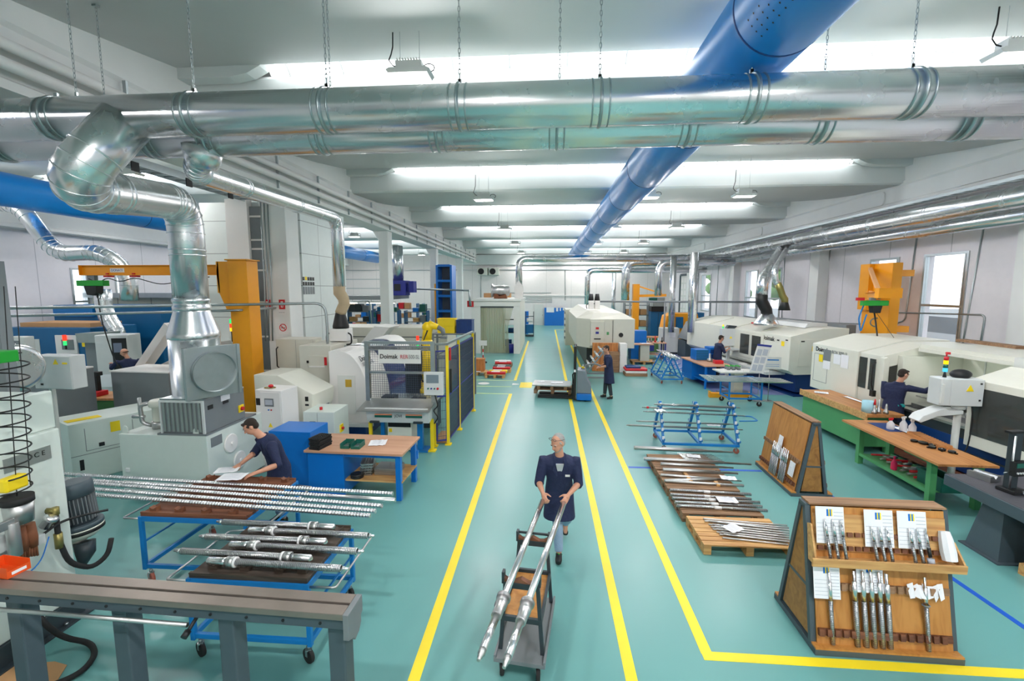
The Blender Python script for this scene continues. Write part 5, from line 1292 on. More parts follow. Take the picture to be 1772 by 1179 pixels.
# mezzanine and distant stock in the left-hand hall, seen between the columns
mz = thing('mezzanine','steel mezzanine deck with dark beams far back in the left-hand hall','platform',(0,0,0))
MB().box(-19,-7.9,22.5,26,3.05,3.25).build('deck',M['mid_grey'],mz)
for x in (-18.5,-15,-11.5,-8.2): MB().box(x-.1,x+.1,22.6,22.8,0,3.05).build('leg',M['mid_grey'],mz)
for x in (-15,-11.5): MB().bar((x,22.7,2.1),(x+1.4,22.7,3.0),.08).bar((x,22.7,2.1),(x-1.4,22.7,3.0),.08).build('brace',M['dark_slate'],mz)
MB().box(-19,-7.9,22.45,22.49,3.6,3.64).box(-19,-7.9,22.45,22.49,4.05,4.09).build('handrail',M['galv_dull'],mz)
for k in range(4):
    q = thing('tube_lamp','bright tube lamp under the mezzanine, %s from the left' % ('first','second','third','fourth')[k],'lamp',(-14.6+k*2.0,23.3,2.88)); MB().box(-.8,.8,-.06,.06,0,.06).build('fitting',M['white_paint'],q); MB().cyl((-.75,0,-.02),(.75,0,-.02),.02,n=8).build('tube',M['tube_glow'],q)
    MB().cyl((-.5,0,.06),(-.5,0,.17),.01,n=6).cyl((.5,0,.06),(.5,0,.17),.01,n=6).build('hanger',M['black'],q)
bf = thing('fan_unit','deep blue square fan box on the mezzanine between two columns','fan',(-7.75,24.0,3.251)); MB().box(-.62,.4,-.4,.4,0,.78).build('casing',M['deep_blue'],bf,.01); MB().box(-.2,.14,-.42,-.401,.25,.6).build('inlet_grille',M['black'],bf); MB().box(.55,.8,-.3,.3,.15,.75).box(.4,.55,-.2,.2,.2,.6).build('motor_box',M['deep_blue'],bf,.01)
MB().cyl((-.1,0,.78),(-.1,0,2.6),.28,n=16).build('duct_stub',GV,bf)
tb = thing('storage_tower','tall bright blue open shelf tower behind the third column','storage tower',(-6.55,27.0,0))
for x in (0,.85): MB().box(x,x+.12,0,1.2,0,5.0).build('side_frame',M['blue_cabinet'],tb)
for z in (.1,1.3,2.2,3.1,4.0,4.9): MB().box(.121,.849,0,1.2,z,z+.14).build('shelf',M['blue_cabinet'],tb)
MB().box(.13,.84,1.1,1.19,.25,4.9).build('back_panel',M['mid_grey'],tb); MB().box(-.1,-.02,0,.08,0,3.9).build('yellow_post',M['orange_crane'],tb)
rnd = random.Random(3); names_ = ['cardboard','blue_cabinet','pine','mid_grey','red','green_bin','white_paint','teal_blue','dark_slate']
pos_n = ['far left','left','left of middle','middle','right of middle','right','far right','end']
for r in range(2):
    for k in range(6):
        x = -16.5+k*1.75; y = 27+4*r
        q = thing('stock_rack','stock rack under and behind the mezzanine, %s row, %s' % (('front','rear')[r],pos_n[k]),'rack',(x,y,0),0,'stock racks in the left-hand hall')
        for sx_ in (-.7,.65): MB().box(sx_,sx_+.05,-.3,.3,0,2.3+.3*r).build('upright',M['teal_blue'],q)
        for j,z in enumerate((.3,.95,1.6,2.2)):
            MB().box(-.65,.65,-.3,.3,z,z+.04).build('shelf',M['mid_grey'],q)
            for i in range(3):
                if rnd.random() < .8: MB().box(-.6+i*.42,-.25+i*.42,-.25,.2,z+.041,z+.2+rnd.random()*.3).build('stored_box',M[rnd.choice(names_)],q)
# ---------------------------------------------------------------- A-frame plywood racks
def hexrod(label, p, q, r, m='thread_fine', group=None, tip=True):
    L = (V(q)-V(p)).length
    return rod_thing('threaded_rod' if 'thread' in m else 'steel_rod', label, p, q, [('shaft', [(0,r*.8),(.004,r),(L*.6,r)], m, 16), ('end_journal', [(L*.6,r*.97),(L*.86,r*.97),(L*.861,r*.6),(L-.004,r*.6),(L,r*.4)], 'steel', 14)], group, 'rod')
def a_rack(label, loc, rz, L, D, Hh, tray=False):
    """length along local x, faces +-y; returns the thing"""
    o = thing('a_frame_rack', label, 'rack', loc, rz); G_ = 'slate'
    b = MB().box(0,L,0,.045,0,.06).box(0,L,D-.045,D,0,.06).box(0,.045,.0451,D-.0451,0,.06).box(L-.045,L,.0451,D-.0451,0,.06); b.build('base_frame', M[G_], o, .003)
    yo = D*.5; ins = .11
    for x in (.0, L-.05):
        for s_ in (0, 1):
            y0 = ins if s_ == 0 else D-ins; 
            MB().bar((x+.025,y0,.061),(x+.025,yo+(-.035 if s_==0 else .035),Hh), .05,.05,up=(0,1,0)).build('frame_leg', M[G_], o)
        MB().bar((x+.025,ins+.1,.42*Hh),(x+.025,D-ins-.1,.42*Hh), .03).bar((x+.025,yo-.06,Hh),(x+.025,yo+.06,Hh),.05).build('cross_tie', M[G_], o)
        MB().prism([(ins+.06,.1),(D-ins-.06,.1),(yo+.02,Hh-.04),(yo-.02,Hh-.04)],'x',x+.015,x+.035).build('end_panel', M['plywood_dark'], o)
    def pt(t, s_=0, off=0.0):   # along the sloping face
        y0 = ins if s_ == 0 else D-ins; y1 = yo-.035 if s_ == 0 else yo+.035
        d = V((0,y1-y0,Hh-.061)); L_ = d.length; n = V((0,-(Hh-.061),(y1-y0)))/L_ if s_ == 0 else V((0,(Hh-.061),-(y1-y0)))/L_
        return V((0,y0,.061)) + d*t + n*off
    for s_ in (0, 1):
        a_, c_ = pt(.0,s_,.03), pt(1.0,s_,.03); a2, c2 = pt(.0,s_,.045), pt(1.0,s_,.045)
        MB().prism([(a_.y,a_.z),(c_.y,c_.z),(c2.y,c2.z),(a2.y,a2.z)],'x',.05,L-.055).build('plywood_face', M['plywood'], o)
        y0, y1 = (0.002,ins+.01) if s_ == 0 else (D-ins-.01,D-.002)
        MB().box(.005,L-.005,y0,y1,.061,.08).build('foot_board', M['plywood'], o)
        for t in (.07,.4):
            b = MB(); n = int((L-.12)/.075); c = pt(t,s_,.047); e = pt(t,s_,.085); f = pt(t+.05,s_,.085); g_ = pt(t+.05,s_,.047)
            for k in range(n):
                x = .06+k*.075; b.prism([(c.y,c.z),(e.y,e.z),(f.y,f.z),(g_.y,g_.z)],'x',x,x+.045)
            c5, c6 = pt(t,s_,.0455), pt(t,s_,.06); c7, c8 = pt(t+.05,s_,.06), pt(t+.05,s_,.0455)
            b.prism([(c5.y,c5.z),(c6.y,c6.z),(c7.y,c7.z),(c8.y,c8.z)],'x',.06,L-.06)
            b.build('slotted_rail', M['pine_old'] if t > .2 else M['red_wood'], o)
    MB().box(.03,L-.03,yo-.08,yo+.08,Hh+.026,Hh+.045).build('top_board', M['pine_old'], o)
    o['dummy'] = 0; del o['dummy']
    return o, pt
def to_world(o, p):
    c, s_ = math.cos(o.rotation_euler.z), math.sin(o.rotation_euler.z); l = o.location
    return V((l.x+p.x*c-p.y*s_, l.y+p.x*s_+p.y*c, l.z+p.z))
# near rack, faces the camera
r1, pt1 = a_rack('large plywood A-frame rack in front with an upper tray of screws and papers', (2.68,4.34,0), -.02, 1.36, .86, 1.37)
TZ = .9
RX = lambda px: PY(px,1128,4.42).x-2.68
tb_ = MB()
c0 = pt1(.66,0,.047)
MB().box(.02,1.36,.125,c0.y+.02,TZ-.02,TZ).build('tray_floor', M['pine'], r1)
MB().box(-.03,1.38,.105,.1249,TZ-.035,TZ+.05).build('tray_front', M['pine'], r1, .004)
MB().prism([(.126,TZ-.03),(c0.y-.01,TZ-.03),(pt1(.93,0,.047).y-.02,TZ+.32),(c0.y-.0,TZ+.34),(.13,TZ+.05)],'x',.0,.018).build('tray_side', M['pine'], r1)
MB().prism([(.126,TZ-.03),(c0.y-.01,TZ-.03),(c0.y+.02,TZ+.2),(.13,TZ+.05)],'x',1.362,1.38).build('tray_side', M['pine'], r1)
a_, b2 = pt1(.68,0,.06), pt1(.95,0,.06); a2, b3 = pt1(.68,0,.0455), pt1(.95,0,.0455)
MB().prism([(a_.y,a_.z),(b2.y,b2.z),(b3.y,b3.z),(a2.y,a2.z)],'x',.06,1.3).build('upper_board', M['pine'], r1)
for t in (.69,.79):
    b = MB(); c = pt1(t,0,.062); e = pt1(t,0,.085); f = pt1(t+.03,0,.085); g_ = pt1(t+.03,0,.062)
    for k in range(17): b.prism([(c.y,c.z),(e.y,e.z),(f.y,f.z),(g_.y,g_.z)],'x',.08+k*.072,.08+k*.072+.05)
    b.build('slotted_rail', M['red_wood'], r1)
def lean_sheet(label, rack, pt, x, t, w=.2, h=.285, off=.12, rot=0.0, s_=0, color=True, parent_group='papers on the front rack'):
    """printed job sheet leaning on the sloping face"""
    c = pt(t, s_, off); up = (pt(1,s_)-pt(0,s_)).normalized(); nrm = V((1,0,0)).cross(up)
    o = thing('job_sheet', label, 'paper', (0,0,0), 0, parent_group)
    wc = to_world(rack, V((x,c.y,c.z))); R3 = Matrix.Rotation(rack.rotation_euler.z,3,'Z')
    X = R3 @ V((1,0,0)); U = R3 @ up; N = X.cross(U)
    if rot: X, U = X*math.cos(rot)+U*math.sin(rot), U*math.cos(rot)-X*math.sin(rot)
    Mx = Matrix((X,U,N)).transposed().to_4x4(); Mx.translation = wc; o.matrix_world = Mx
    b = MB(); N_ = 5; top = [(-w/2+w*i/N_, .004*math.sin(i*1.7)+.003) for i in range(N_+1)]
    b.prism([(x_,-z_) for x_,z_ in top]+[(x_,-z_-.0012) for x_,z_ in top[::-1]],'y',0,h) if 0 else b._add([], [])
    b = MB().box(-w/2,w/2,0,h,0,.002); b.build('sheet', M['paper'], o)
    if color:
        MB().box(-.012,-.0,h*.74,h*.93,.0021,.003).box(.014,.026,h*.74,h*.93,.0021,.003).build('yellow_band', M['yellow'], o)
        MB().box(.0,.014,h*.74,h*.93,.0021,.003).box(-.03,-.012,h*.74,h*.93,.0021,.003).build('blue_band', M['blue_cabinet'], o)
    lb = MB()
    for k in range(9): lb.box(.038,w/2-.008,h*.08+k*h*.095,h*.08+k*h*.095+.006,.0021,.0026)
    for k in range(5): lb.box(-w/2+.01,.02,h*.1+k*h*.11,h*.1+k*h*.11+.004,.0021,.0026)
    lb.build('print', M['paper_lines'], o)['kind'] = 'stuff'
    return o
P1 = lambda x, t, off: to_world(r1, V((x, pt1(t,0,off).y, pt1(t,0,off).z)))
lean_sheet('job sheet with a blue pen star at the left end of the front rack tray', r1, pt1, .2, .74, w=.27, h=.36, off=.09)
lean_sheet('job sheet in the middle of the front rack tray behind three rods', r1, pt1, .66, .73, w=.27, h=.36, off=.09)
lean_sheet('job sheet with wide blue and yellow stripes in the front rack tray', r1, pt1, .97, .73, w=.27, h=.36, off=.09)
lean_sheet('job sheet on the lower face of the front rack at its left end', r1, pt1, RX(1428)-.0, .34, w=.25, h=.33, off=.09)
lean_sheet('job sheet on the lower face of the front rack above the five thick rods', r1, pt1, RX(1502), .4, w=.25, h=.26, off=.09)
wr = thing('paper_wrap','crumpled white paper wrapped round a rod on the lower right of the front rack','paper',P1(RX(1598),.38,.1)); 
b = MB(); n_=7; 
for k in range(n_):
    a0 = -.16+.32*k/n_; b.slab([V((a0,.02*math.sin(k*2),.0+.02*math.sin(k))),V((a0+.045,-.02*math.sin(k),.01)),V((a0+.045,.05,.12+.02*math.cos(k))),V((a0,.06,.11-.02*math.sin(k*1.7)))],.002)
b.build('sheet', M['paper'], wr)
wr2 = thing('paper_wrap','white paper sleeve round the rod at the right end of the front rack tray','paper',P1(1.27,.68,.13))
b = MB(); b.lathe((0,0,-.02),(-.02,.35,.95),[(0,.06),(.08,.066),(.2,.058),(.27,.045),(.272,.02)],9,sm=False); b.build('sleeve', M['paper'], wr2)
ks = [('left','leftmost','second from left','third from left')]
tr_rods = [(.14,'left group, leftmost'),(.215,'left group, middle one'),(.29,'left group, right one'),(.58,'middle group, leftmost'),(.65,'middle group, middle one'),(.72,'middle group, right one'),(.93,'right group, leftmost'),(1.0,'right group, middle one')]
for k,(x,nm) in enumerate(tr_rods):
    z0 = TZ+.002; p = to_world(r1, V((x+.03, .16, TZ+.005))); q = P1(x+.0,.92+(.0 if k<3 else -.04),.11)
    hexrod('thin threaded rod leaning in the front rack tray, %s' % nm, p, q, .015, 'thread_fine', 'threaded rods in the front rack tray')
p = to_world(r1, V((1.1,.16,TZ+.005))); q = P1(1.08,.88,.11)
bt_ = hexrod('dark-necked rod with a taped foot in the front rack tray', p, q, .012, 'thread_fine', 'threaded rods in the front rack tray')
MB().cyl((.02,0,0),(.07,0,0),.03,n=10).build('tape_wrap', M['paper_lines'], bt_); MB().cyl((.08,0,0),(.17,0,0),.016,n=10).build('dark_neck', M['black'], bt_)
for k,(x,t,r,nm) in enumerate([(.2,.5,.018,'single thick threaded rod at the lower left of the front rack'),(.49,.52,.021,'first of the five thick rods on the front rack'),(.565,.52,.021,'second of the five thick rods on the front rack'),(.64,.52,.021,'third of the five thick rods on the front rack'),(.715,.52,.021,'fourth of the five thick rods on the front rack'),(.79,.51,.021,'fifth and rightmost of the five thick rods on the front rack'),(1.15,.5,.019,'thick threaded rod through the crumpled paper at the lower right of the front rack')]):
    x = RX((1437,1479,1494,1508,1522,1535,1600)[k])-.0; r = .025 if 0 < k < 6 else .02; p = to_world(r1, V((x,.055,.085))); q = P1(x-.035,t+.04,.11); o = hexrod(nm, p, q, r, 'thread_fine', 'thick rods on the lower part of the front rack')
    if k == 6: MB().tube([(.44,.028*math.cos(a),.028*math.sin(a)) for a in [i*PI/6 for i in range(12)]],.007,6,closed=True).build('ring', M['mid_grey'], o)
# middle rack, along the aisle
r2, pt2 = a_rack('plywood A-frame rack standing behind the front one, facing the pallets', (4.33,9.42,0), -PI/2-.03, 1.48, .68, 1.3)
P2 = lambda x, t, off: to_world(r2, V((x, pt2(t,0,off).y, pt2(t,0,off).z)))
for k in range(9):
    x = (.55,.61,.67,.73,.79,.92,.98,1.04,1.1)[k]
    p = to_world(r2, V((x,.03,.085))); q = P2(x-.0,.5,.11)
    hexrod('grey threaded rod leaning on the middle rack, %s' % ('first','second','third','fourth','fifth','sixth','seventh','eighth','ninth')[k]+' from the left', p, q, .017, 'thread_fine', 'rods on the middle rack')
lean_sheet('white sheet tucked above the rods on the middle rack', r2, pt2, .72, .42, w=.16, h=.26, off=.09, color=False, parent_group='papers on the middle rack')
lean_sheet('white sheet at the right end of the middle rack', r2, pt2, 1.28, .18, w=.18, h=.26, off=.09, color=False, parent_group='papers on the middle rack')
lean_sheet('white sheet between the two bundles of rods on the middle rack', r2, pt2, .86, .3, w=.1, h=.2, off=.09, color=False, parent_group='papers on the middle rack')
MB().cb((1.0,0,0),(0.001,.001,.001))
# ---------------------------------------------------------------- blue A-frame trolleys
def peg_trolley(label, loc, rz, L, D, Hh, frames=3, cast='caster_red', handle=True):
    o = thing('peg_trolley', label, 'trolley', loc, rz); m = M['blue_paint']; zb = .16
    MB().box(0,L,0,.05,zb,zb+.05).box(0,L,D-.05,D,zb,zb+.05).build('base_rail', m, o)
    xs = [0.0 + (L-.05)*k/(frames-1) for k in range(frames)]
    for x in xs:
        MB().box(x,x+.05,.0501,D-.0501,zb,zb+.05).build('cross_bar', m, o)
        for s_ in (0,1):
            y0, y1 = (.03,D/2-.03) if s_ == 0 else (D-.03,D/2+.03)
            MB().bar((x+.025,y0,zb+.05),(x+.025,y1,Hh),.05,.05,up=(0,1,0)).build('upright', m, o)
            for k in range(5):
                t = .06+.21*k; y = y0+(y1-y0)*t; z = zb+.05+(Hh-zb-.05)*t; sg = -1 if s_ == 0 else 1
                MB().bar((x+.025,y+sg*.02,z),(x+.025,y+sg*.13,z+.03),.022).bar((x+.025,y+sg*.13,z+.025),(x+.025,y+sg*.14,z+.07),.02).build('peg', m, o)
                MB().bar((x+.025,y+sg*.03,z+.02),(x+.025,y+sg*.035,z+.09),.052,.012,up=(0,1,0)).build('wear_pad', M['white_plastic'], o)
        MB().bar((x+.025,D/2,Hh-.05),(x+.025,D/2,Hh+.03),.06).build('apex_block', m, o)
    if handle: MB().tube(smooth_path([(L,.1,Hh*.72),(L+.42,.16,Hh*.72),(L+.42,D*.5,Hh*.72),(L,D*.55,Hh*.72)],.08,4),.014,8).build('push_handle', m, o)
    for x in (.05,L-.05):
        for y in (.05,D-.05): caster(o, x, y, 0, .062, .6, cast)
    return o
pt_ = peg_trolley('blue peg trolley with long steel shafts, in the middle of the floor beyond the pallets', (2.6,10.02,0), -.03, 1.64, 1.02, 1.0)
def pz(t): return .21+.79*t
for k,(a_,b2,Y,z,r,nm) in enumerate([((1132,700),(1280,706),10.35,1.06,.03,'thick steel shaft on top of the peg trolley'),((1111,705),(1258,712),10.5,1.0,.024,'dark shaft with a red tag just below the top of the peg trolley'),((1113,712),(1290,720),10.2,.95,.018,'thin threaded shaft on the front of the peg trolley'),((1101,729),(1276,735),10.75,.72,.022,'shaft on the second level behind the peg trolley'),((1084,736),(1285,744),10.75,.62,.028,'longest shaft, lowest on the back of the peg trolley')]):
    p, q = PY(a_[0],a_[1],Y), PY(b2[0],b2[1],Y); L = (q-p).length
    o = rod_thing('steel_shaft', nm, p, q, [('shaft', [(0,r*.5),(.05,r*.5),(.051,r*.8),(L*.2,r*.8),(L*.201,r),(L*.3,r),(L*.301,r*.9),(L*.92,r*.9),(L*.921,r*.55),(L,r*.5)], 'steel_dull' if k != 2 else 'thread_coarse', 16), ('collar', [(L*.22,r*1.0),(L*.221,r*1.3),(L*.24,r*1.3),(L*.241,r)], 'steel', 16)], 'shafts on the blue peg trolley', 'shaft')
    if k == 1: MB().cyl((.1,0,0),(.15,0,0),r*1.15,n=12).build('red_tag', M['red'], o)
paper('curled white paper draped over the left end of the peg trolley', PY(1140,713,10.1), .25, .18, .3, None, False, .05)
paper('white label sheet on the lower shaft of the peg trolley', PY(1235,739,10.75)+V((0,0,.03)), .3, .1, 0, None, False)
pf = peg_trolley('blue peg trolley with pale bars on top, beyond the first one towards the machines', (5.22,17.45,0), PI/2, 1.75, .84, .98, handle=False)
for k in range(4):
    x = 4.66+.09*k; z = 1.02 if k in (1,2) else .985
    rod_thing('steel_bar','pale bar on top of the far peg trolley, %s from the left' % ('first','second','third','fourth')[k],(x,17.3-.1*k,1.045),(x,19.4+.1*k,1.045),[('shaft',[(0,.03),(2.1,.03)],'steel',12)],'bars on the far peg trolley','bar')
# ---------------------------------------------------------------- pallets with shafts
py_ = [6.02,6.9,7.78,8.66]; pn_ = ['nearest pallet, light new pine, in the row left of the racks','second pallet of the row, older grey wood','third pallet of the row, under the thick shafts','farthest pallet of the row, beside the blue floor line']
for k,y in enumerate(py_):
    o = pallet(pn_[k],(2.78 if k==0 else 2.75,y+.41,0),1.22,.8,0,'pine' if k==0 else 'pine_old')
def shaft(nm,a_,b2,z,r,m='steel_dull',group='shafts on the pallets',steps=True,rings=False):
    p, q = G(a_[0],a_[1],z), G(b2[0],b2[1],z); L = (q-p).length
    pr = [(0,r*.85),(.006,r),(L*.7,r),(L*.701,r*.82),(L*.74,r*.82),(L*.741,r*.62),(L*.9,r*.62),(L*.901,r*.5),(L,r*.48)] if steps else [(0,r*.8),(.005,r),(L-.005,r),(L,r*.8)]
    parts = [('shaft',pr,m,16)]
    if rings: parts.append(('white_band',[(L*.42,r*1.03),(L*.5,r*1.03)],'white_plastic',16))
    return rod_thing('steel_shaft',nm,p,q,parts,group,'shaft')
top = .144
shaft('thick shaft with a white stepped end, farthest, beside the peg trolley',(1097,775),(1268,783),.2,.042)
shaft('thick polished shaft lying across the farthest pallet',(1114,794),(1300,804),top+.04,.036)
shaft('thick shaft in front of the farthest pallet, third from the back',(1143,803),(1269,810),top+.07,.032)
shaft('dark-ended thick shaft across the third pallet',(1147,813),(1277,820),top+.07,.036)
shaft('thin shaft beneath the dark-ended one on the third pallet',(1143,822),(1283,833),top+.03,.026)
shaft('shaft with two collars on the third pallet',(1150,832),(1240,830),top+.03,.028,steps=False)
shaft('plain grey shaft at the near edge of the third pallet',(1152,833),(1287,841),top+.026,.024,steps=False)
shaft('topmost threaded shaft with a white band on the second pallet',(1159,848),(1300,856),top+.03,.026,'thread_fine',rings=True,steps=False)
for k,(a_,b2) in enumerate([((1160,856),(1300,864)),((1163,862),(1315,870)),((1168,869),(1319,877)),((1171,875),(1328,884))]):
    shaft('threaded shaft on the second pallet, %s in front of the banded one' % ('first','second','third','fourth')[k],a_,b2,top+.028,.025,'thread_fine',rings=True,steps=False)
for k in range(8):
    shaft('thin shaft in the fan on the farthest pallet, %s from the back' % ('first','second','third','fourth','fifth','sixth','seventh','eighth')[k],(1172+2*k,785+1.6*k),(1232+3.6*k,787+1.9*k),top+.012,.011,'steel',group='thin shafts on the farthest pallet')
fr = [(1217,898,1362,910),(1219,902,1363,914),(1234,904,1364,918),(1226,908,1364,922),(1230,912,1364,926),(1233,916,1364,930),(1240,921,1364,934),(1245,925,1364,938),(1250,931,1364,943)]
for k,(a,b2,c_,d_) in enumerate(fr):
    for j in range(2):
        if j and k in (0,8): continue
        shaft('plain thin rod on the nearest pallet, %s layer, %s from the back' % (('lower','upper')[j],('first','second','third','fourth','fifth','sixth','seventh','eighth','ninth')[k]),(a+j*7,b2),(c_+j*2,d_),top+.014+.028*j,.0135,'steel_dull',group='thin rods on the nearest pallet',steps=False)
paper('white sheet on the thin rods of the nearest pallet',G(1268,915,top+.075),.24,.2,.5,None)
paper('white sheet on the threaded shafts of the second pallet',G(1258,866,top+.07),.3,.2,-.05,None)
paper('white sheet on the dark-ended shafts of the third pallet',G(1260,828,top+.08),.26,.17,-.15,None)
paper('white sheet on the fan of thin shafts on the farthest pallet',G(1200,790,top+.04),.26,.17,-.2,None)
for k,(x,y,nm) in enumerate([(2.62,8.3,'short pine batten lying between the shafts of the third pallet'),(3.05,8.0,'short pine batten near the right end of the third pallet')]):
    q = tag(MB().box(-.03,.03,-.25 if k == 0 else -.08,.25 if k == 0 else .08,0,.04).build('wooden_batten',M['pine'],bevel=.003),nm,'batten'); q.location = (x,y,.145)
# ---------------------------------------------------------------- cart with long bars
c3 = cart('bar_cart','blue steel cart carrying long pale bars in front of the middle white machine',5.62,6.62,14.2,14.95,.82,None,False,cast='rubber')
for k in range(6):
    p, q = G(1210+k*3,649+2.0*k,.87), G(1352+k*4,656+1.4*k,.87)
    o = rod_thing('flat_bar','long pale flat bar on the blue bar cart, %s from the back' % ('first','second','third','fourth','fifth','sixth')[k],p,q,[],'long bars on the cart','bar'); L=(q-p).length
    MB().box(0,L,-.03,.03,-.012,.012).build('bar',M['steel'],o)
q = thing('lifting_beam','orange steel beam lying on the floor behind the blue bar cart','beam',(6.1,15.35,0),-.1); MB().box(-.6,.6,-.08,.08,0,.16).build('beam',M['orange_crane'],q,.01); MB().box(-.65,-.601,-.1,.1,0,.2).box(.601,.65,-.1,.1,0,.2).build('end_plate',M['orange_crane'],q)
# ---------------------------------------------------------------- white machines along the right wall
def LP(px,py,ox,oy,rz,xl=0.0):
    """pixel ray met with the plane local x = xl; returns local (y, z)"""
    r = _ray(px,py); c, s_ = math.cos(rz), math.sin(rz)
    # local x of world point: (X-ox)*c + (Y-oy)*s
    t = (xl + ox*c + oy*s_) / (r.x*c + r.y*s_)
    P_ = CAM + r*t; return (-(P_.x-ox)*s_ + (P_.y-oy)*c, P_.z)
CRM = M['cream_machine']
def note(parent, y, z, w, h, m='paper', x=-.006, nm='paper_note'):
    return MB().box(x-.004,x,y-w/2,y+w/2,z-h/2,z+h/2).build(nm,M[m],parent)
def xtext(s_, size, m, parent, y, z, x=-.006, bold=0.0, sx=1.0):
    return text(s_,size,m,parent,(x,y,z),(PI/2,0,-PI/2),'lettering',.002,bold=bold,sx=sx)
m1o = (8.0,15.5); a1 = math.radians(7.8)
m1 = thing('grinding_machine','long white grinding machine at middle right, with a whiteboard standing before it','machine',(m1o[0],m1o[1],0),a1)
MB().prism([(0,.9),(.0,2.04),(1.1,2.3),(2.0,2.3),(2.0,.79),(.2,.76)],'y',0,7.6).build('enclosure',CRM,m1,.012)
MB().box(.45,2.1,.25,7.4,.12,.785).box(.3,2.3,.1,7.5,0,.05).build('base',M['navy_base'],m1)
MB().box(2.05,2.4,.2,5,1.2,2.4).build('rear_duct_box',M['mid_grey'],m1)
for (xa,xb) in ((1281,1299),(1301,1319)):
    y0,_ = LP(xa,590,*m1o,a1); y1,_ = LP(xb,590,*m1o,a1)
    w_ = MB().box(-.03,-.001,min(y0,y1)-.1,max(y0,y1)+.1,1.0,2.0).build('sliding_door',CRM,m1,.006)
    MB().box(-.036,-.0301,min(y0,y1)+.05,max(y0,y1)-.05,1.12,1.88).build('window',M['dark_glass'],w_)
y_,z_ = LP(1325,583,*m1o,a1); xtext('Doimak',.22,M['black'],m1,y_+.2,1.8,bold=.003)
for px,py in ((1355,595),): y_,z_ = LP(px,py,*m1o,a1); note(m1,y_,z_,.16,.16,'yellow')
y_,_ = LP(1350,600,*m1o,a1); MB().box(-.004,0,.1,y_+.6,1.0,1.9).build('side_panel',CRM,m1) if 0 else None
for px in (1347,1362): y_,z_ = LP(px,589,*m1o,a1); MB().box(-.02,-.001,y_-.05,y_+.05,z_-.02,z_+.02).build('latch',M['black'],m1)
MB().box(.3,1.75,-.012,-.001,1.05,1.95).build('end_panel',CRM,m1,.004); 
MB().box(.75,.95,-.018,-.0125,1.55,1.72).build('yellow_card',M['yellow'],m1)
for x in (.42,1.6): MB().box(x-.06,x+.06,-.02,-.0125,1.86,1.9).build('latch',M['black'],m1)
b = MB()
for y in (1.6,3.4,5.4): b.prism([(0.0,2.043),(1.1,2.303),(1.1,2.33),(0.0,2.07)],'y',y,y+.04)
b.build('roof_seam',CRM,m1)
MB().prism([(.9,2.27),(1.1,2.31),(1.7,2.31),(1.7,2.42),(1.0,2.42)],'y',.6,2.6).build('roof_plinth',M['light_grey'],m1)
y_,z_ = LP(1265,575,*m1o,a1)
MB().cb((.6,3.0,2.26),(.12,.3,.05)).build('red_clamp',M['red'],m1)
MB().box(-.25,.45,.8,5.2,.62,.72).build('coolant_gutter',M['light_grey'],m1); MB().cb((-.15,2.4,.55),(.25,.2,.45)).build('pump_box',M['white_paint'],m1,.02)
# pendant and operator place of the middle machine
pd = thing('control_pendant','grey control pendant with a yellow triangle before the middle white machine','control panel',(7.35,18.9,0),.05)
MB().box(-.32,.34,-.12,.12,1.32,2.02).build('casing',M['light_grey'],pd,.015); MB().prism([(-.02,1.62),(.1,1.62),(.04,1.72)],'y',-.125,-.1205).build('warning_triangle',M['yellow'],pd)
MB().box(-.04,.06,-.05,.05,.05,1.32).box(-.25,.3,-.3,.3,0,.05).build('stand',M['panel_grey'],pd); MB().prism([(-.12,2.02),(.2,2.02),(.28,2.12),(-.05,2.15)],'y',-.1,.1).build('lamp_head',M['dark_slate'],pd)
MB().box(-.4,.4,-.55,-.13,1.2,1.26).build('keyboard_shelf',M['light_grey'],pd)
lt = thing('signal_tower','small amber and green signal light on the middle control pendant','signal light',(7.12,18.9,2.021)); MB().cyl((0,0,0),(0,0,.08),.03,n=10).build('green_lens',M['green_glow'],lt); MB().cyl((0,0,.08),(0,0,.15),.03,n=10).build('amber_lens',M['amber_glow'],lt)
# benches in front of the middle machine
wb3 = thing('workbench','blue workbench with drawers near the operator of the middle machine','workbench',(5.95,16.9,0),.1)
MB().box(-.3,.75,-.3,1.9,.82,.86).build('tabletop',M['tabletop'],wb3); MB().box(-.25,.7,.9,1.85,.12,.819).build('cabinet_body',M['blue_cabinet'],wb3); 
for y in (-.25,): 
    for x in (-.25,.65): MB().box(x,x+.06,y,y+.06,0,.819).build('leg',M['blue_cabinet'],wb3)
MB().box(-.2,.65,-.2,.85,.25,.28).build('lower_shelf',M['blue_cabinet'],wb3)
MB().box(-.25,-.19,1.79,1.85,0,.119).box(.64,.7,1.79,1.85,0,.119).build('foot',M['blue_cabinet'],wb3)
dc = thing('drawer_cabinet','blue small-drawer cabinet standing on the far end of the blue workbench','drawer cabinet',(5.95,18.1,.87),.1)
MB().box(-.2,.3,-.2,.3,0,.4).build('casing',M['blue_cabinet'],dc,.01)
for k in range(4): MB().box(-.18,.28,-.215,-.201,.02+k*.095,.1+k*.095).build('drawer',M['teal_blue'],dc)
dc2 = thing('drawer_cabinet','tall narrow blue cabinet beside the operator of the middle machine','cabinet',(6.6,18.6,0),.1); MB().box(-.15,.25,-.2,.3,0,1.3).build('casing',M['blue_cabinet'],dc2,.01)
for k in range(5): MB().box(-.13,.23,-.215,-.201,.3+k*.19,.46+k*.19).build('drawer',M['navy_base'],dc2)
mt_ = MB().lathe((0,0,0),(0,0,1),[(0,.1),(.1,.1),(.12,.04),(.3,.03)],16)
tg = tag(mt_.build('tool_holder',M['steel_dull']),'steel tool holder standing on the blue workbench by the middle machine','tool'); tg.location = (6.2,17.6,.868)
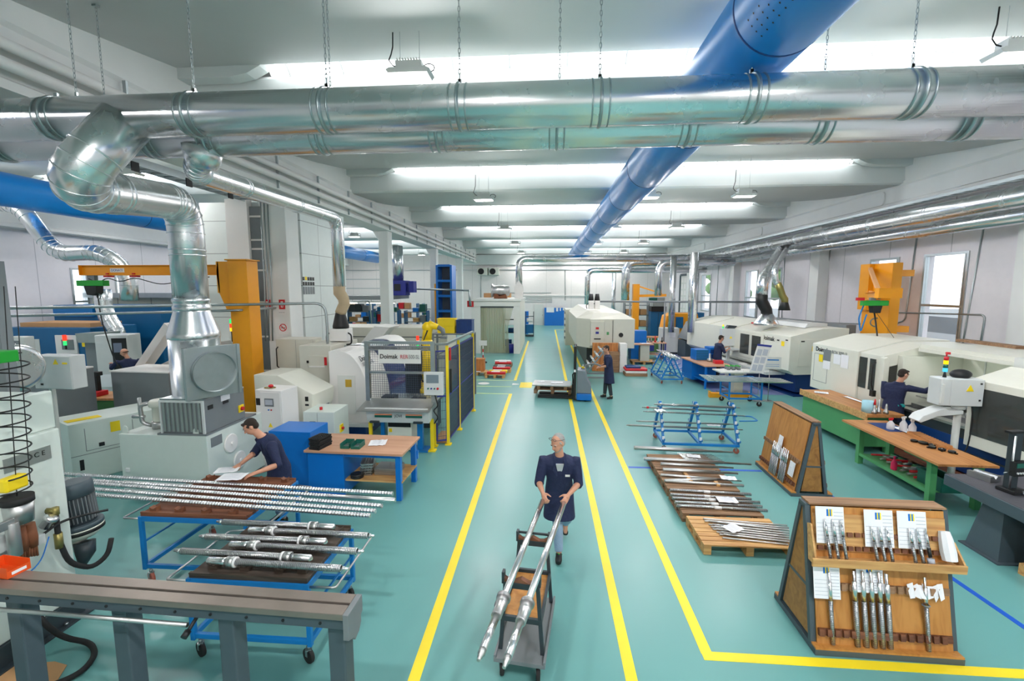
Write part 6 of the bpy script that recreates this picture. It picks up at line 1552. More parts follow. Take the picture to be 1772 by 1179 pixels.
tg = tag(MB().cb((0,0,.06),(.3,.25,.12)).build('red_case',M['red'],bevel=.01),'red case on the blue workbench by the middle machine','case'); tg.location=(6.35,17.15,.862)
st_ = thing('pedestal_table','grey pedestal table with a light top holding a tray of green-capped jars','table',(6.5,15.95,0),.05)
MB().box(-.65,.6,-.35,.35,.78,.82).build('tabletop',M['panel_grey'],st_); MB().box(-.1,.2,-.15,.15,.05,.779).build('column',M['ivory_machine'],st_); MB().box(-.5,.5,-.3,.3,0,.049).build('foot',M['mid_grey'],st_)
tj = thing('jar_tray','white tray on the pedestal table','tray',(6.4,15.95,.821)); MB().box(-.3,.3,-.2,.2,0,.03).build('tray',M['white_plastic'],tj)
for k in range(6):
    q = thing('green_jar','small jar with a green lid on the pedestal table, %s row, %s' % (('front','back')[k//3],('left','middle','right')[k%3]),'jar',(6.22+.17*(k%3),15.86+.17*(k//3),.852),0,'green-lidded jars'); MB().cyl((0,0,0),(0,0,.12),.06,n=14).build('glass',M['mid_grey'],q); MB().cyl((0,0,.12),(0,0,.14),.062,n=14).build('lid',M['green_bright'],q)
wbd = thing('whiteboard','tilted white notice board full of sheets on a stand before the middle machine','notice board',(6.72,14.95,0),-.12)
cw = [(-.18,.98),(.2,.9),(.36,1.72),(-.0,1.78)]
MB().prism([(-.2,.95),(.22,.9),(.4,1.76),(-.0,1.8)],'y',0,.02).build('board',M['white_paint'],wbd); MB().prism([(-.0,1.8),(.4,1.76),(.42,1.82),(-.0,1.86)],'y',-.015,.02).build('top_clip',M['deep_blue'],wbd)
for k in range(3):
    for j in range(2): 
        x0 = -.14+.17*j+.06*k; z0 = 1.0+.25*k; MB().prism([(x0,z0),(x0+.14,z0-.015),(x0+.18,z0+.18),(x0+.04,z0+.2)],'y',-.006,-.001).build('pinned_sheet',M['paper_lines'],wbd)
MB().cyl((.12,.04,0),(.12,.04,1.2),.012,n=8).cyl((.12,.04,0),(.12,.04,.02),.15,n=16).build('stand',M['steel_dull'],wbd)
nb = thing('notice_stand','small pale framed notice with rounded corners on a thin stand beside the whiteboard','notice board',(7.15,14.95,0),-.1)
MB().box(-.28,.32,-.01,.01,1.05,1.45).build('board',M['panel_grey'],nb,.02); MB().cyl((0,.02,.0),(0,.02,1.1),.012,n=8).cyl((0,.02,0),(0,.02,.02),.14,n=16).build('stand',M['steel_dull'],nb)
MB().box(-.2,.24,-.013,-.0105,1.33,1.37).box(-.22,.26,-.013,-.0105,1.2,1.21).box(-.22,.26,-.013,-.0105,1.14,1.15).build('print',M['blue_paint'],nb)
# near machine on the right
m2o = (8.08,5.2); a2_ = math.radians(3.6)
m2 = thing('grinding_machine','long white grinding machine on the right with an open lit bay','machine',(m2o[0],m2o[1],0),a2_)
yA,_ = LP(1483,640,*m2o,a2_); yB,_ = LP(1531,640,*m2o,a2_); yC,_ = LP(1682,680,*m2o,a2_); yE,_ = LP(1404,630,*m2o,a2_)
zb,zt = .82,2.07
MB().prism([(0,zb),(.0,zt),(1.1,zt+.28),(2.2,zt+.28),(2.2,zb)],'y',yA,yE).build('end_housing',CRM,m2,.012)
MB().prism([(.05,zb),(.05,zt-.02),(1.1,zt+.25),(2.2,zt+.25),(2.2,zt-.05),(1.0,zt-.05),(.12,zt-.3),(.12,zb)],'y',yB+.15,yA-.01).build('door_stack',CRM,m2,.008)
for (xa,xb) in ((1487,1500),(1505,1515)):
    y0,_ = LP(xa,600,*m2o,a2_); y1,_ = LP(xb,600,*m2o,a2_); MB().box(.035,.049,y1,y0,1.2,1.95).build('narrow_window',M['dark_glass'],m2)
MB().prism([(-.02,zb),(-.02,zt-.05),(.05,zt-.02),(.1,zt-.1),(.1,zb)],'y',yB,yB+.14).build('door_edge',CRM,m2,.006)
MB().tube([(-.05,yB+.2,1.9),(-.1,yB+.22,1.85),(-.12,yB+.2,1.4),(-.06,yB+.2,1.2)],.015,8).cb((-.07,yB+.2,1.17),(.08,.1,.14)).build('door_handle',M['black'],m2)
# interior of the open bay
b = MB().box(1.75,1.8,yC,yB,zb,zt+.2); b.build('interior_back',CRM,m2)
MB().box(.4,1.75,yB-.0,yB+.14,zb,zt).build('interior_side',CRM,m2); MB().box(.75,2.2,yC,yB,zt+.2,zt+.28).build('roof_panel',CRM,m2)
for k in range(5): MB().box(1.735,1.749,yC+.3+k*.6,yC+.33+k*.6,zb,zt+.15).build('panel_joint',M['panel_grey'],m2)
MB().box(.72,.8,yC,yB,zt+.12,zt+.199).build('front_beam',CRM,m2)
MB().cyl((.95,yC+.2,zt+.13),(.95,yB-.3,zt+.13),.03,n=10).build('tube_light',M['machine_tube'],m2)
MB().box(.15,1.7,yC+.01,yB-.01,.75,.95).build('machine_bed',M['dark_slate'],m2); MB().box(.5,.9,yC+.1,yB-.2,.951,1.05).box(.1,.3,yC+.1,yB-.2,.951,1.0).build('slideway',M['steel_dull'],m2)
hy = (yB+yC)/2+.25
MB().cb((1.15,hy,1.3),(.7,.8,.35)).build('wheel_head',CRM,m2,.08); MB().cb((.8,hy-.9,1.2),(.5,.5,.45)).build('tailstock',M['steel_dull'],m2,.04)
MB().ell((.5,hy-.75,1.32),.09).ell((.5,hy-.8,1.12),.09).build('chrome_ball',M['steel'],m2)
MB().cb((.55,hy-1.15,1.25),(.08,.08,.6)).build('red_guard',M['red'],m2); MB().cyl((.55,hy+.5,1.22),(.5,hy-.8,1.24),.02,n=8).build('workpiece',M['steel'],m2)
MB().tube(smooth_path([(.6,hy-.2,1.75),(.55,hy-.35,1.5),(.58,hy-.5,1.55),(.6,hy-.3,1.45)],.1,4),.012,6).build('coolant_hose',M['yellow'],m2)
# sliding door on the right
MB().prism([(-.06,zb-.1),(-.06,zt-.12),(.65,zt+.12),(.65,zt+.05),(.0,zt-.16),(.0,zb-.1)],'y',.0,yC).build('sliding_door',CRM,m2,.008)
MB().box(-.066,-.0605,.0,yC-.1,zb+.12,zt-.25).build('door_window',M['dark_glass'],m2)
MB().box(0.01,.6,0,yC-.05,zb,zb+.05).box(.7,2.2,.0,yC,zb,zt+.28).build('near_housing',M['panel_grey'],m2)
MB().box(.12,2.2,0,yE-.3,.12,.748).box(.25,2.1,0.05,yE-.5,0,.119).build('base',M['navy_base'],m2)
MB().box(.1,.119,0,yE-.35,.5,.53).build('base_ledge',M['dark_slate'],m2); MB().cb((.05,2.6,.55),(.1,.16,.12)).build('floodlight',M['steel_dull'],m2)
y_,z_ = LP(1413,603,*m2o,a2_); xtext('Doimak',.17,M['black'],m2,y_+.02,z_-.06,bold=.003,sx=.95); xtext('RCN 3000-SL',.13,M['mid_grey'],m2,y_-.64,z_-.055,sx=.8)
for px,py,w_,h_,mm_ in ((1421,620,.16,.2,'yellow'),(1432,615,.28,.3,'mid_grey'),(1431,627,.28,.38,'paper'),(1449,622,.26,.26,'paper'),(1462,626,.26,.34,'paper')):
    y_,z_ = LP(px,py,*m2o,a2_); note(m2,y_,z_,w_,h_,mm_,x=-.006-.004*(mm_=='mid_grey'))
b = MB(); y0,_ = LP(1407,600,*m2o,a2_); y1,_ = LP(1433,620,*m2o,a2_)
b.box(-.003,0,y1,y1+.01,1.05,1.8).box(-.003,0,y0-.1,y0-.09,1.05,1.8).box(-.003,0,y1,y0-.09,1.04,1.05).box(-.003,0,y1,y0-.09,1.8,1.81); b.build('panel_joint',M['mid_grey'],m2)
bd = tag(MB().box(-.12,.12,-.7,.7,0,.06).build('wooden_board',M['pine_old']),'weathered board lying on top of the near right machine below the window','board'); bd.location = (9.9,10.9,2.351)
for k in range(2): 
    q = thing('lifting_clamp','red clamp lying on the roof of the near right machine, %s' % ('left one','right one')[k],'clamp',(8.95+.15*k,7.6-.35*k,2.27)); MB().box(-.15,.15,-.04,.04,.02,.07).build('bar',M['red'],q,.01); MB().tube([(-.15,0,.07),(0,.0,.16),(.15,0,.07)],.012,6).build('strap',M['black'],q)
    q.location.z = 2.331 if k else 2.331
# operator console on a post
cs = thing('control_console','light grey control console on a round post, seen from behind, with a warning triangle','control panel',(7.42,8.75,0),-.05)
MB().box(-.32,.36,-.16,.14,1.5,2.0).build('casing',M['light_grey'],cs,.02); MB().box(-.16,.365,-.175,-.161,1.51,1.99).build('rear_cover',M['light_grey'],cs,.008)
MB().prism([(.08,1.78),(.2,1.78),(.14,1.9)],'y',-.18,-.1755).build('warning_triangle',M['yellow'],cs)
for z in (1.62,1.92): MB().cb((.31,-.18,z),(.03,.01,.03)).build('screw',M['black'],cs)
MB().cyl((.12,0,.0),(.12,0,1.5),.055,n=16).cyl((.12,0,1.42),(.12,0,1.499),.1,n=16).cyl((.12,0,0),(.12,0,.02),.16,n=20).build('post',M['panel_grey'],cs)
MB().prism([(-.15,1.42),(-.2,1.46),(-.55,1.3),(-.62,1.2),(-.58,1.17),(-.3,1.3),(.1,1.35),(.1,1.42)],'y',-.15,.12).build('keyboard_tray',M['light_grey'],cs,.01)
MB().ell((.1,0,2.06),(.17,.12,.09)).build('fan_cap',M['black'],cs)
MB().tube(smooth_path([(.3,-.05,1.5),(.34,-.05,1.2),(.3,-.06,.7),(.2,-.02,.4)],.2,4),.012,6).build('cable',M['black'],cs)
MB().box(-.32,-.28,-.2,-.161,1.55,1.9).build('hinge_bar',M['panel_grey'],cs)
lt = thing('signal_tower','tall signal light with red, amber, green and blue lenses on the console','signal light',(7.25,8.75,2.001)); MB().cyl((0,0,0),(0,0,.1),.03,.015,n=12).build('foot',M['black'],lt)
for k,(m_,nm_) in enumerate((('blue_glow','blue_lens'),('green_bin','green_lens'),('amber_glow','amber_lens'),('red','red_lens'))): MB().cyl((0,0,.1+k*.07),(0,0,.165+k*.07),.036,n=14).build(nm_,M[m_],lt)
MB().cyl((0,0,.38),(0,0,.46),.012,n=8).cb((.02,0,.44),(.05,.05,.04)).build('tip',M['red'],lt)
# duckboard under the operator
dk = thing('duckboard','brown slatted wooden duckboard on the floor before the near right machine','platform',(7.75,8.7,0),a2_)
b = MB()
for k in range(26): MB
for k in range(8): b.box(-.12+k*.06,-.07+k*.06,-1.2,3.2,.06,.085)
for y in (-1.1,0,1,2,3): b.box(-.12,.35,y,y+.08,0,.0599)
b.build('slats',M['red_wood'],dk)
# benches on the right
b1_ = thing('workbench','long green bench with a thick wooden top, farther of the two green benches','workbench',(6.86,10.05,0),.03)
MB().box(0,.78,0,2.45,.86,.93).build('tabletop',M['bench_wood'],b1_,.004); MB().box(-.01,.02,0,2.45,.80,.95).build('edge_board',M['pine'],b1_,.004)
MB().box(.06,.7,.2,2.4,.15,.859).build('cabinet_body',M['green_paint'],b1_,.006)
for y in (.25,2.3): 
    for x in (.08,.62): MB().box(x,x+.06,y,y+.06,0,.149).build('foot',M['green_paint'],b1_)
t2_ = thing('workbench','green trestle table with a wooden top and lower shelf, nearer green bench','workbench',(6.2,7.42,0),-.03)
MB().box(0,.88,0,2.5,.81,.85).build('tabletop',M['bench_wood'],t2_,.004)
for x,y in ((.18,.32),(.82,.25),(.22,2.2),(.8,2.2)): MB().prism([(x-.02,0),(x+.08,0),(x+.07,.7),(x+.1,.809),(x-.06,.809),(x-.03,.7)],'y',y,y+.1).build('leg',M['green_paint'],t2_,.003)
MB().box(.2,.84,.28,.32,.74,.809).box(.24,.82,2.25,2.29,.74,.809).box(.2,.23,.45,1.0,.7,.809).build('apron',M['green_paint'],t2_)
MB().box(.24,.8,.42,2.19,.2,.22).box(.2,.238,.42,2.19,.18,.24).box(.802,.84,.42,2.19,.18,.24).build('lower_shelf',M['green_paint'],t2_)
def on_t2(x,y,z):
    c,s__ = math.cos(-.03),math.sin(-.03); return V((6.2+x*c-y*s__,7.42+x*s__+y*c,z))
rl = thing('paper_roll','fat pale blue paper roll standing on the far green bench','paper roll',(7.0,10.25,.931)); MB().lathe((0,0,0),(0,0,1),[(0,.11),(.25,.11),(.251,.03),(.2,.03)],28).build('roll',M['pale_blue'],rl)
for k,(px,py,h_) in enumerate(((1518,715,.2),(1527,712,.3),(1531,725,.22))):
    p = G(px,py,.93); q = thing('tool_holder',('red-topped tool holder beside the blue paper roll','tall tapered tool holder behind the red one','small steel tool holder right of the red one')[k],'tool',(7.05+.12*k,10.12+.05*(k%2)-.0,.931)); MB().lathe((0,0,0),(0,0,1),[(0,.05),(.06,.05),(.08,.03),(h_*.7,.025),(h_,.012)],14).build('body',M['steel_dull'],q)
    if k == 0: MB().cyl((0,0,.2),(0,0,.32),.025,.012,n=10).build('red_tip',M['red'],q)
paper('white sheets on the far green bench left of the paper roll',(7.3,10.6,.932),.2,.28,.3); paper('white sheet at the far end of the far green bench',(7.1,12.1,.932),.25,.3,1.1); paper('loose white sheet along the back edge of the far green bench',(7.45,11.3,.932),.1,.8,.03,None,False)
bm_ = tag(MB().box(-.22,.22,-.3,.3,0,.004).build('blue_mat',M['navy_base']),'dark blue mat on the near green table','mat'); bm_.location = on_t2(.6,2.0,.851); paper('long white sheet on the near green table beside the spray bottles',on_t2(.75,1.7,.856),.24,.6,.0,None,False)
def bottle(nm,label,c,r,h_,m,cap,trig=True):
    o = thing(nm,label,'bottle',c,.4); MB().lathe((0,0,0),(0,0,1),[(0,r*.9),(.01,r),(h_*.5,r),(h_*.72,r*.4),(h_*.8,r*.3)],18).build('flask',M[m],o)
    if trig: MB().cyl((0,0,h_*.8),(0,0,h_*.9),.02,n=10).bar((-.06,0,h_*.95),(.05,0,h_*.95),.025,.03).bar((-.05,0,h_*.93),(-.04,0,h_*.8),.012).build('trigger_head',M[cap],o)
    else: MB().cyl((0,0,h_*.8),(0,0,h_),r*.35,n=12).build('cap',M[cap],o)
    return o
bottle('spray_bottle','clear spray bottle with white trigger, left of the pair on the green table',on_t2(.68,1.75,.86),.06,.28,'bottle_plastic','white_plastic'); bottle('spray_bottle','clear spray bottle with white trigger, right of the pair on the green table',on_t2(.72,1.58,.86),.06,.28,'bottle_plastic','white_plastic')
bottle('spray_bottle','pinkish spray bottle with a red trigger on the near green table',on_t2(.52,1.85,.856),.065,.22,'bottle_plastic','red'); bottle('bottle','bright pink bottle on the lower shelf of the near green table',on_t2(.3,1.35,.221),.05,.26,'pink','pink',False)
sbk = thing('slotted_block','long wooden block with a notched top on the near green table','block',on_t2(.7,1.15,.851),-.1); MB().box(-.1,.1,-.42,.42,0,.05).build('block',M['bench_wood'],sbk,.003); b = MB()
for k in range(13): b.box(-.1,.1,-.41+k*.064,-.38+k*.064,.0501,.065)
b.build('teeth',M['bench_wood'],sbk)
for k in range(6):
    q = thing('black_fitting','black machined fitting on the near green table, %s' % ('leftmost','large ring','upper middle','lower middle','right','rightmost')[k],'fitting',on_t2(.42+.05*(k%3)+.02*k,1.1-.11*k,.851),k,'black fittings on the green table')
    MB().lathe((0,0,0),(0,0,1),[(0,.05),(.02,.055+.02*(k==1)),(.04,.05+.02*(k==1)),(.041,.03),(.02+.02*(k%2),.028)],12).cb((.05,0,.012),(.06,.03,.024)).build('ring',M['black_gloss'],q)
for k in range(14):
    L_ = .25+.1*rnd.random(); q = thing('spare_part','metal part on the lower shelf of the green table, %s' % ('first','second','third','fourth','fifth','sixth','seventh','eighth','ninth','tenth','eleventh','twelfth','thirteenth','fourteenth')[k]+' from the far end','part',on_t2(.52+.12*(k%2),2.05-.095*k,.221),.2*(k%3)-.2,'metal parts on the lower shelf'); MB().cyl((-L_/2,0,.03),(L_/2,0,.03),.02+.008*(k%2),n=12).build('bar',M['steel_dull' if k%3 else 'red'],q)
crate('plastic_crate','dark green slotted crate on the lower shelf of the near green table',on_t2(.52,.62,.221),.5,.3,.22,'green_bin',PI/2)
# granite surface plate
gp = thing('surface_plate','dark granite surface plate on two tapered grey pedestals at the right edge','table',(5.86,4.7,0),-.0)
MB().box(0,1.6,0,2.2,.74,.9).build('plate_body',M['slate'],gp,.008); MB().box(.01,1.59,.01,2.19,.901,.905).build('granite_top',M['granite'],gp)
for k,(x,y) in enumerate(((.35,1.65),(1.15,1.55))):
    b = MB(); w0,w1 = .24,.15
    b._add([(x-w0,y-w0,.02),(x+w0,y-w0,.02),(x+w0,y+w0,.02),(x-w0,y+w0,.02),(x-w1,y-w1,.66),(x+w1,y-w1,.66),(x+w1,y+w1,.66),(x-w1,y+w1,.66)],[(3,2,1,0),(4,5,6,7),(0,1,5,4),(1,2,6,5),(2,3,7,6),(3,0,4,7)])
    b.box(x-.29,x+.29,y-.29,y+.29,0,.0195).box(x-.18,x+.18,y-.18,y+.18,.661,.68).cyl((x,y,.68),(x,y,.74),.09,n=16); b.build('pedestal',M['slate'],gp)
vb = thing('v_block','grey steel V-block on the granite plate','block',(6.26,6.75,.906),.3); MB().prism([(-.1,0),(.1,0),(.1,.08),(.04,.08),(0,.04),(-.04,.08),(-.1,.08)],'y',-.14,.14).prism([(-.05,0),(.05,0),(.05,.001)],'y',-.01,.01).build('block',M['steel_dull'],vb,.004)
hg = thing('height_gauge','tall black digital height gauge standing on the granite plate at the right edge','height gauge',(6.22,6.3,.906),.2)
MB().box(-.11,.13,-.1,.12,0,.05).build('base',M['black'],hg,.01); MB().box(-.05,.07,0,.08,.05,.8).build('column',M['dark_slate'],hg,.004)
MB().cyl((-.08,-.02,.05),(-.08,-.02,.78),.012,n=8).build('guide_rod',M['steel'],hg); MB().box(-.1,.1,-.07,-.001,.24,.44).build('display_head',M['black'],hg,.006)
MB().box(-.08,.08,-.075,-.0705,.36,.42).build('display',M['green_bin'],hg)
for k in range(4): MB().cyl((-.06+k*.04,-.07,.29),(-.06+k*.04,-.085,.29),.014,n=8).build('key',M['light_grey'],hg)
MB().cyl((-.1,-.03,.3),(-.24,-.05,.3),.006,n=8).build('probe',M['steel'],hg); MB().cyl((.02,-.1,.03),(.02,-.15,.03),.03,n=12).build('clamp_knob',M['steel'],hg); MB().box(-.12,.1,0,.08,.801,.83).build('top_cap',M['black'],hg)
tag(MB().tube(smooth_path([G(1705,892,.3),G(1745,895,.32),G(1790,905,.3)],.1,4),.022,8).build('floor_hose',M['rubber']),'black hose hanging behind the pedestals of the granite plate','hose'); tag(MB().tube(smooth_path([G(1700,945,.008),G(1730,955,.008),G(1765,958,.008),G(1800,955,.008)],.3,4),.006,6).build('floor_cable',M['black']),'thin black cable on the floor by the granite plate','cable')
cbx = thing('cardboard_box','white-sided box with brown cardboard at the lower right edge','box',(6.15,5.55,.145),.1); MB().box(-.1,.7,-.2,.3,0,.24).build('carton',M['panel_grey'],cbx,.004); MB().box(.05,.7,-.1,.3,.241,.45).build('inner_box',M['cardboard'],cbx); pallet('small pine pallet under the box at the lower right edge',(6.5,5.6,0),.9,.7,.1,'pine')
# ---------------------------------------------------------------- orange wall crane with green hoist
wc = thing('jib_crane','orange wall crane on the right wall, its short jib seen almost end-on','crane',(11.0,0,0))
MB().box(-.14,.16,15.35,16.6,0,4.42).build('column',M['orange_crane'],wc,.01); MB().box(.16,.7,15.6,15.9,4.0,4.2).box(.16,.7,15.6,15.9,2.2,2.4).box(-.3,-.141,16.15,16.6,2.9,4.42).build('bracket',M['orange_crane'],wc)
MB().bar((-.2,16.3,4.3),(-1.5,13.9,3.55),.1).bar((-.2,16.2,3.5),(-1.5,13.9,3.4),.08).build('strut',mat('peach',(240,178,120),.5),wc); b = MB(); b.bar((-.2,16.3,3.35),(-2.0,13.2,3.42),.03,.22).bar((-.2,16.3,3.46),(-2.0,13.2,3.53),.16,.02).bar((-.2,16.3,3.24),(-2.0,13.2,3.31),.16,.02); b.build('jib_beam',M['orange_crane'],wc)
MB().box(-2.1,-1.5,13.0,13.16,3.35,3.62).build('end_plate',M['orange_crane'],wc)
hh = thing('chain_hoist','green electric hoist with black bag and blue cable under the right wall crane','hoist',(9.0,13.25,3.3)); MB().box(-.35,.3,-.08,.08,-.16,-.02).build('housing',M['green_bright'],hh,.01); MB().prism([(-.12,-.16),(.14,-.16),(.1,-.36),(-.08,-.36)],'y',-.09,.09).build('chain_bag',M['black'],hh,.01); MB().box(-.15,.1,-.04,.04,-.02,.06).build('trolley',M['mid_grey'],hh); MB().cb((-.4,0,.02),(.2,.06,.08)).build('red_buffer',M['red'],hh)
MB().tube(smooth_path([(.0,0,-.36),(-.2,-.5,-1.0),(-.65,-1.2,-1.5),(-.75,-1.6,-1.95)],.4,5),.02,8).build('control_cable',M['black'],hh); MB().tube(smooth_path([(-.3,0,-.16),(-.4,0,-.5),(-.32,0,-.9),(-.2,0,-.4)],.1,4),.018,6).build('blue_coil',M['blue_paint'],hh)
MB().tube([(.06,-.0,-.36),(-.2,-1.6,-1.4),(-.62,-2.1,-1.72)],.006,6).build('lift_chain',M['black'],hh)
cl = tag(MB().tube([(.18*math.cos(t*PI/8),0,.14*math.sin(t*PI/8)) for t in range(16)],.022,8,closed=True).build('cable_coil',M['mid_grey']),'coiled grey cable hanging on the orange wall crane column','cable coil'); cl.location = PX(1516,558,10.83)
# ---------------------------------------------------------------- middle distance, right
m3 = thing('machining_centre','big cream machine with chamfered corners left of the middle aisle end','machine',(0,0,0))
poly = [(1.42,21.4),(1.98,20.6),(3.95,20.6),(3.95,28.5),(1.42,28.5)]
b = MB(); z0,z1 = .95,2.25; low = [(x,y,z0) for x,y in poly]; hi = [(x,y,z1) for x,y in poly]; topp = [(1.95,21.5,2.6),(2.2,21.2,2.5),(3.5,21.0,2.5),(3.5,28.4,2.6),(1.95,28.4,2.65)]
n=5; b._add(low+hi+topp,[(4,3,2,1,0)]+[(i,(i+1)%n,n+(i+1)%n,n+i) for i in range(n)]+[(n+i,n+(i+1)%n,2*n+(i+1)%n,2*n+i) for i in range(n)]+[(10,11,12,13,14)]); b.build('enclosure',M['ivory_machine'],m3)
MB().box(1.9,3.7,21.2,28,0,.949).build('base',M['dark_slate'],m3); MB().box(2.0,2.6,20.5,20.599,1.05,2.15).build('control_door',M['ivory_machine'],m3,.01)
MB().box(2.22,2.36,20.485,20.499,1.8,1.9).build('red_display',M['red'],m3); MB().box(2.22,2.36,20.485,20.499,1.6,1.7).build('blue_knob',M['deep_blue'],m3); MB().box(2.15,2.45,20.485,20.499,1.35,1.4).box(2.98,3.0,20.58,20.599,1.0,2.2).build('label_strip',M['black'],m3); MB().box(2.72,2.82,20.585,20.599,1.55,1.68).build('green_label',M['green_paint'],m3)
MB().cyl((3.35,20.6,1.55),(3.35,20.57,1.55),.1,n=20).build('vent_round',M['black'],m3)
for k in range(2):
    q = thing('mist_filter','white mist filter with a black cone on the cream machine, %s one' % ('left','right')[k],'filter',(2.22+.3*k,22.9,2.6)); MB().box(-.12,.12,-.2,.2,-.0,.42).build('casing',M['white_paint'],q,.02); MB().cyl((0,0,.42),(0,0,.75),.14,.09,n=14).build('cone',M['black'],q)
    MB().tube(smooth_path([(-.12,-.1,.3),(-.25,-.1,.2),(-.2,-.1,.02)],.08,3),.02,6).build('cable',M['black'],q)
m3b = thing('machine_cabinet','grey-green rack of equipment on the far left of the cream machine','cabinet',(1.25,29.2,0)); MB().box(0,.9,0,2.5,0,2.3).build('casing',M['ivory_machine'],m3b,.02)
b = MB()
for k in range(5): b.box(-.06,-.001,.2,.5,.4+k*.4,.55+k*.4)
b.build('connectors',M['mid_grey'],m3b)
cr_ = thing('wooden_crate','brown wooden panels standing before the cream machine','crate',(2.05,19.9,0)); MB().box(0,1.1,.1,.25,.0,1.25).build('panel',M['orange_wood'],cr_,.01); MB().box(.7,1.12,-.15,.05,0,.9).build('side_crate',M['pine_old'],cr_,.01)
for k in range(4): MB().box(.69,1.13,-.17,-.151,.1+k*.22,.18+k*.22).build('slat',M['pine_old'],cr_)
wcab = thing('white_cabinet','narrow white cabinet beside the brown panels','cabinet',(3.2,19.9,0)); MB().box(0,.3,-.1,.4,0,1.25).build('casing',M['white_paint'],wcab,.01)
ty = thing('rod_trolley','sloping steel trolley with polished rods behind the man with the pallet truck','trolley',(1.55,17.6,0),.0)
MB().bar((0,0,.3),(.75,.1,1.25),.05).bar((0,.7,.3),(.75,.8,1.25),.05).box(-.05,.95,-.05,.0,.16,.22).box(-.05,.95,.8,.85,.16,.22).box(-.05,0,0,.8,.16,.22).box(.9,.95,0,.8,.16,.22).bar((.9,0,.2),(.75,.1,1.25),.04).bar((.9,.8,.2),(.75,.8,1.25),.04).build('frame',M['mid_grey'],ty)
for x in (0,.88): 
    for y in (0,.75): caster(ty,x+.02,y,0,.07,.3)
for k in range(5):
    t = .1+.2*k; x = 1.55+.75*t-.08; z = .3+.95*t+.08
    rod_thing('polished_rod','polished rod on the sloping steel trolley, %s from the bottom' % ('first','second','third','fourth','fifth')[k],(x,17.3,z),(x,18.7,z+.02),[('shaft',[(0,.03),(.15,.03),(.151,.045),(1.2,.045),(1.201,.03),(1.4,.03)],'steel',14)],'rods on the sloping trolley','rod')
rp = thing('parcel','stack of red parcels on a flat pallet right of the white cabinet','parcel',(3.75,19.2,0)); MB().box(-.45,.45,-.3,.3,0,.12).build('pallet_base',M['pine_old'],rp); MB().box(-.42,.42,-.28,.28,.121,.22).build('white_layer',M['white_paint'],rp,.02); MB().box(-.45,.45,-.3,.3,.221,.32).build('red_layer',M['red'],rp,.03); MB().box(-.4,.2,-.2,.25,.321,.4).build('dark_layer',M['navy_base'],rp,.03)
pd2 = thing('pedestal_table','beige pedestal with a small wooden top standing on a pallet','table',(4.75,22.3,.145)); MB().box(-.22,.22,-.2,.2,0,.78).build('column',M['ivory_machine'],pd2,.01); MB().box(-.7,.4,-.3,.3,.781,.82).build('tabletop',M['tabletop'],pd2); paper('papers on the beige pedestal table',(4.8,22.3,.968),.5,.3,0,None,False,.02)
pallet('pale pallet under the beige pedestal',(4.7,22.3,0),1.1,.8,0,'pine')
bc = thing('blue_cabinet','bright blue cabinet right of the big cream machine','cabinet',(4.3,23.2,0)); MB().box(0,.75,0,.8,.0,1.5).build('casing',M['blue_cabinet'],bc,.01)
wb4 = thing('workbench','blue workbench with a wooden top and tools behind the beige pedestal','workbench',(5.1,23.4,0)); MB().box(0,1.0,0,.9,.84,.88).build('tabletop',M['tabletop'],wb4)
for x,y in ((.02,.02),(.92,.02),(.02,.82),(.92,.82)): MB().box(x,x+.06,y,y+.06,0,.839).build('leg',M['deep_blue'],wb4)
MB().box(.05,.95,.05,.85,.25,.28).build('lower_shelf',M['tabletop'],wb4); MB().box(.0801,.4,.1,.8,.45,.83).build('drawer_unit',M['deep_blue'],wb4)
for k in range(5):
    q = thing('machine_tool','small tool on the blue workbench behind the pedestal, %s from the left' % ('first','second','third','fourth','fifth')[k],'tool',(5.25+.17*k,23.7+.1*(k%2),.881),0,'tools on the distant blue workbench'); MB().lathe((0,0,0),(0,0,1),[(0,.06),(.08,.05),(.1,.03),(.2+.06*(k%3),.03)],10).build('body',M[('steel_dull','mid_grey','red','pale_blue','black')[k]],q)
gcb = thing('grey_cabinet','beige-grey electrical cabinet with a white label in the right middle distance','cabinet',(6.3,25.6,0),-.1); MB().box(0,1.0,0,.7,.12,1.45).build('casing',M['panel_grey'],gcb,.015); MB().box(.45,.8,-.01,-.001,.95,1.2).build('label',M['paper'],gcb,.004); MB().box(.05,.95,.05,.65,0,.119).build('plinth',M['dark_slate'],gcb)
yl = thing('lathe','yellow and grey lathe where a seated man works in the distance','lathe',(7.0,27.6,0)); MB().prism([(0,1.2),(.15,2.0),(.5,2.15),(1.9,2.15),(2.1,1.3),(2.1,.6),(0,.6)],'y',0,1.2).build('hood',M['orange_crane'],yl,.02); MB().box(0,2.1,.1,1.1,0,.599).build('base',M['mid_grey'],yl); MB().prism([(.18,1.25),(.28,1.9),(.45,1.9),(.38,1.25)],'y',-.02,-.001).build('window',M['dark_glass'],yl); MB().prism([(.65,1.3),(.65,1.95),(1.05,1.95),(1.05,1.3)],'y',-.15,-.001).build('door',M['teal_blue'],yl)
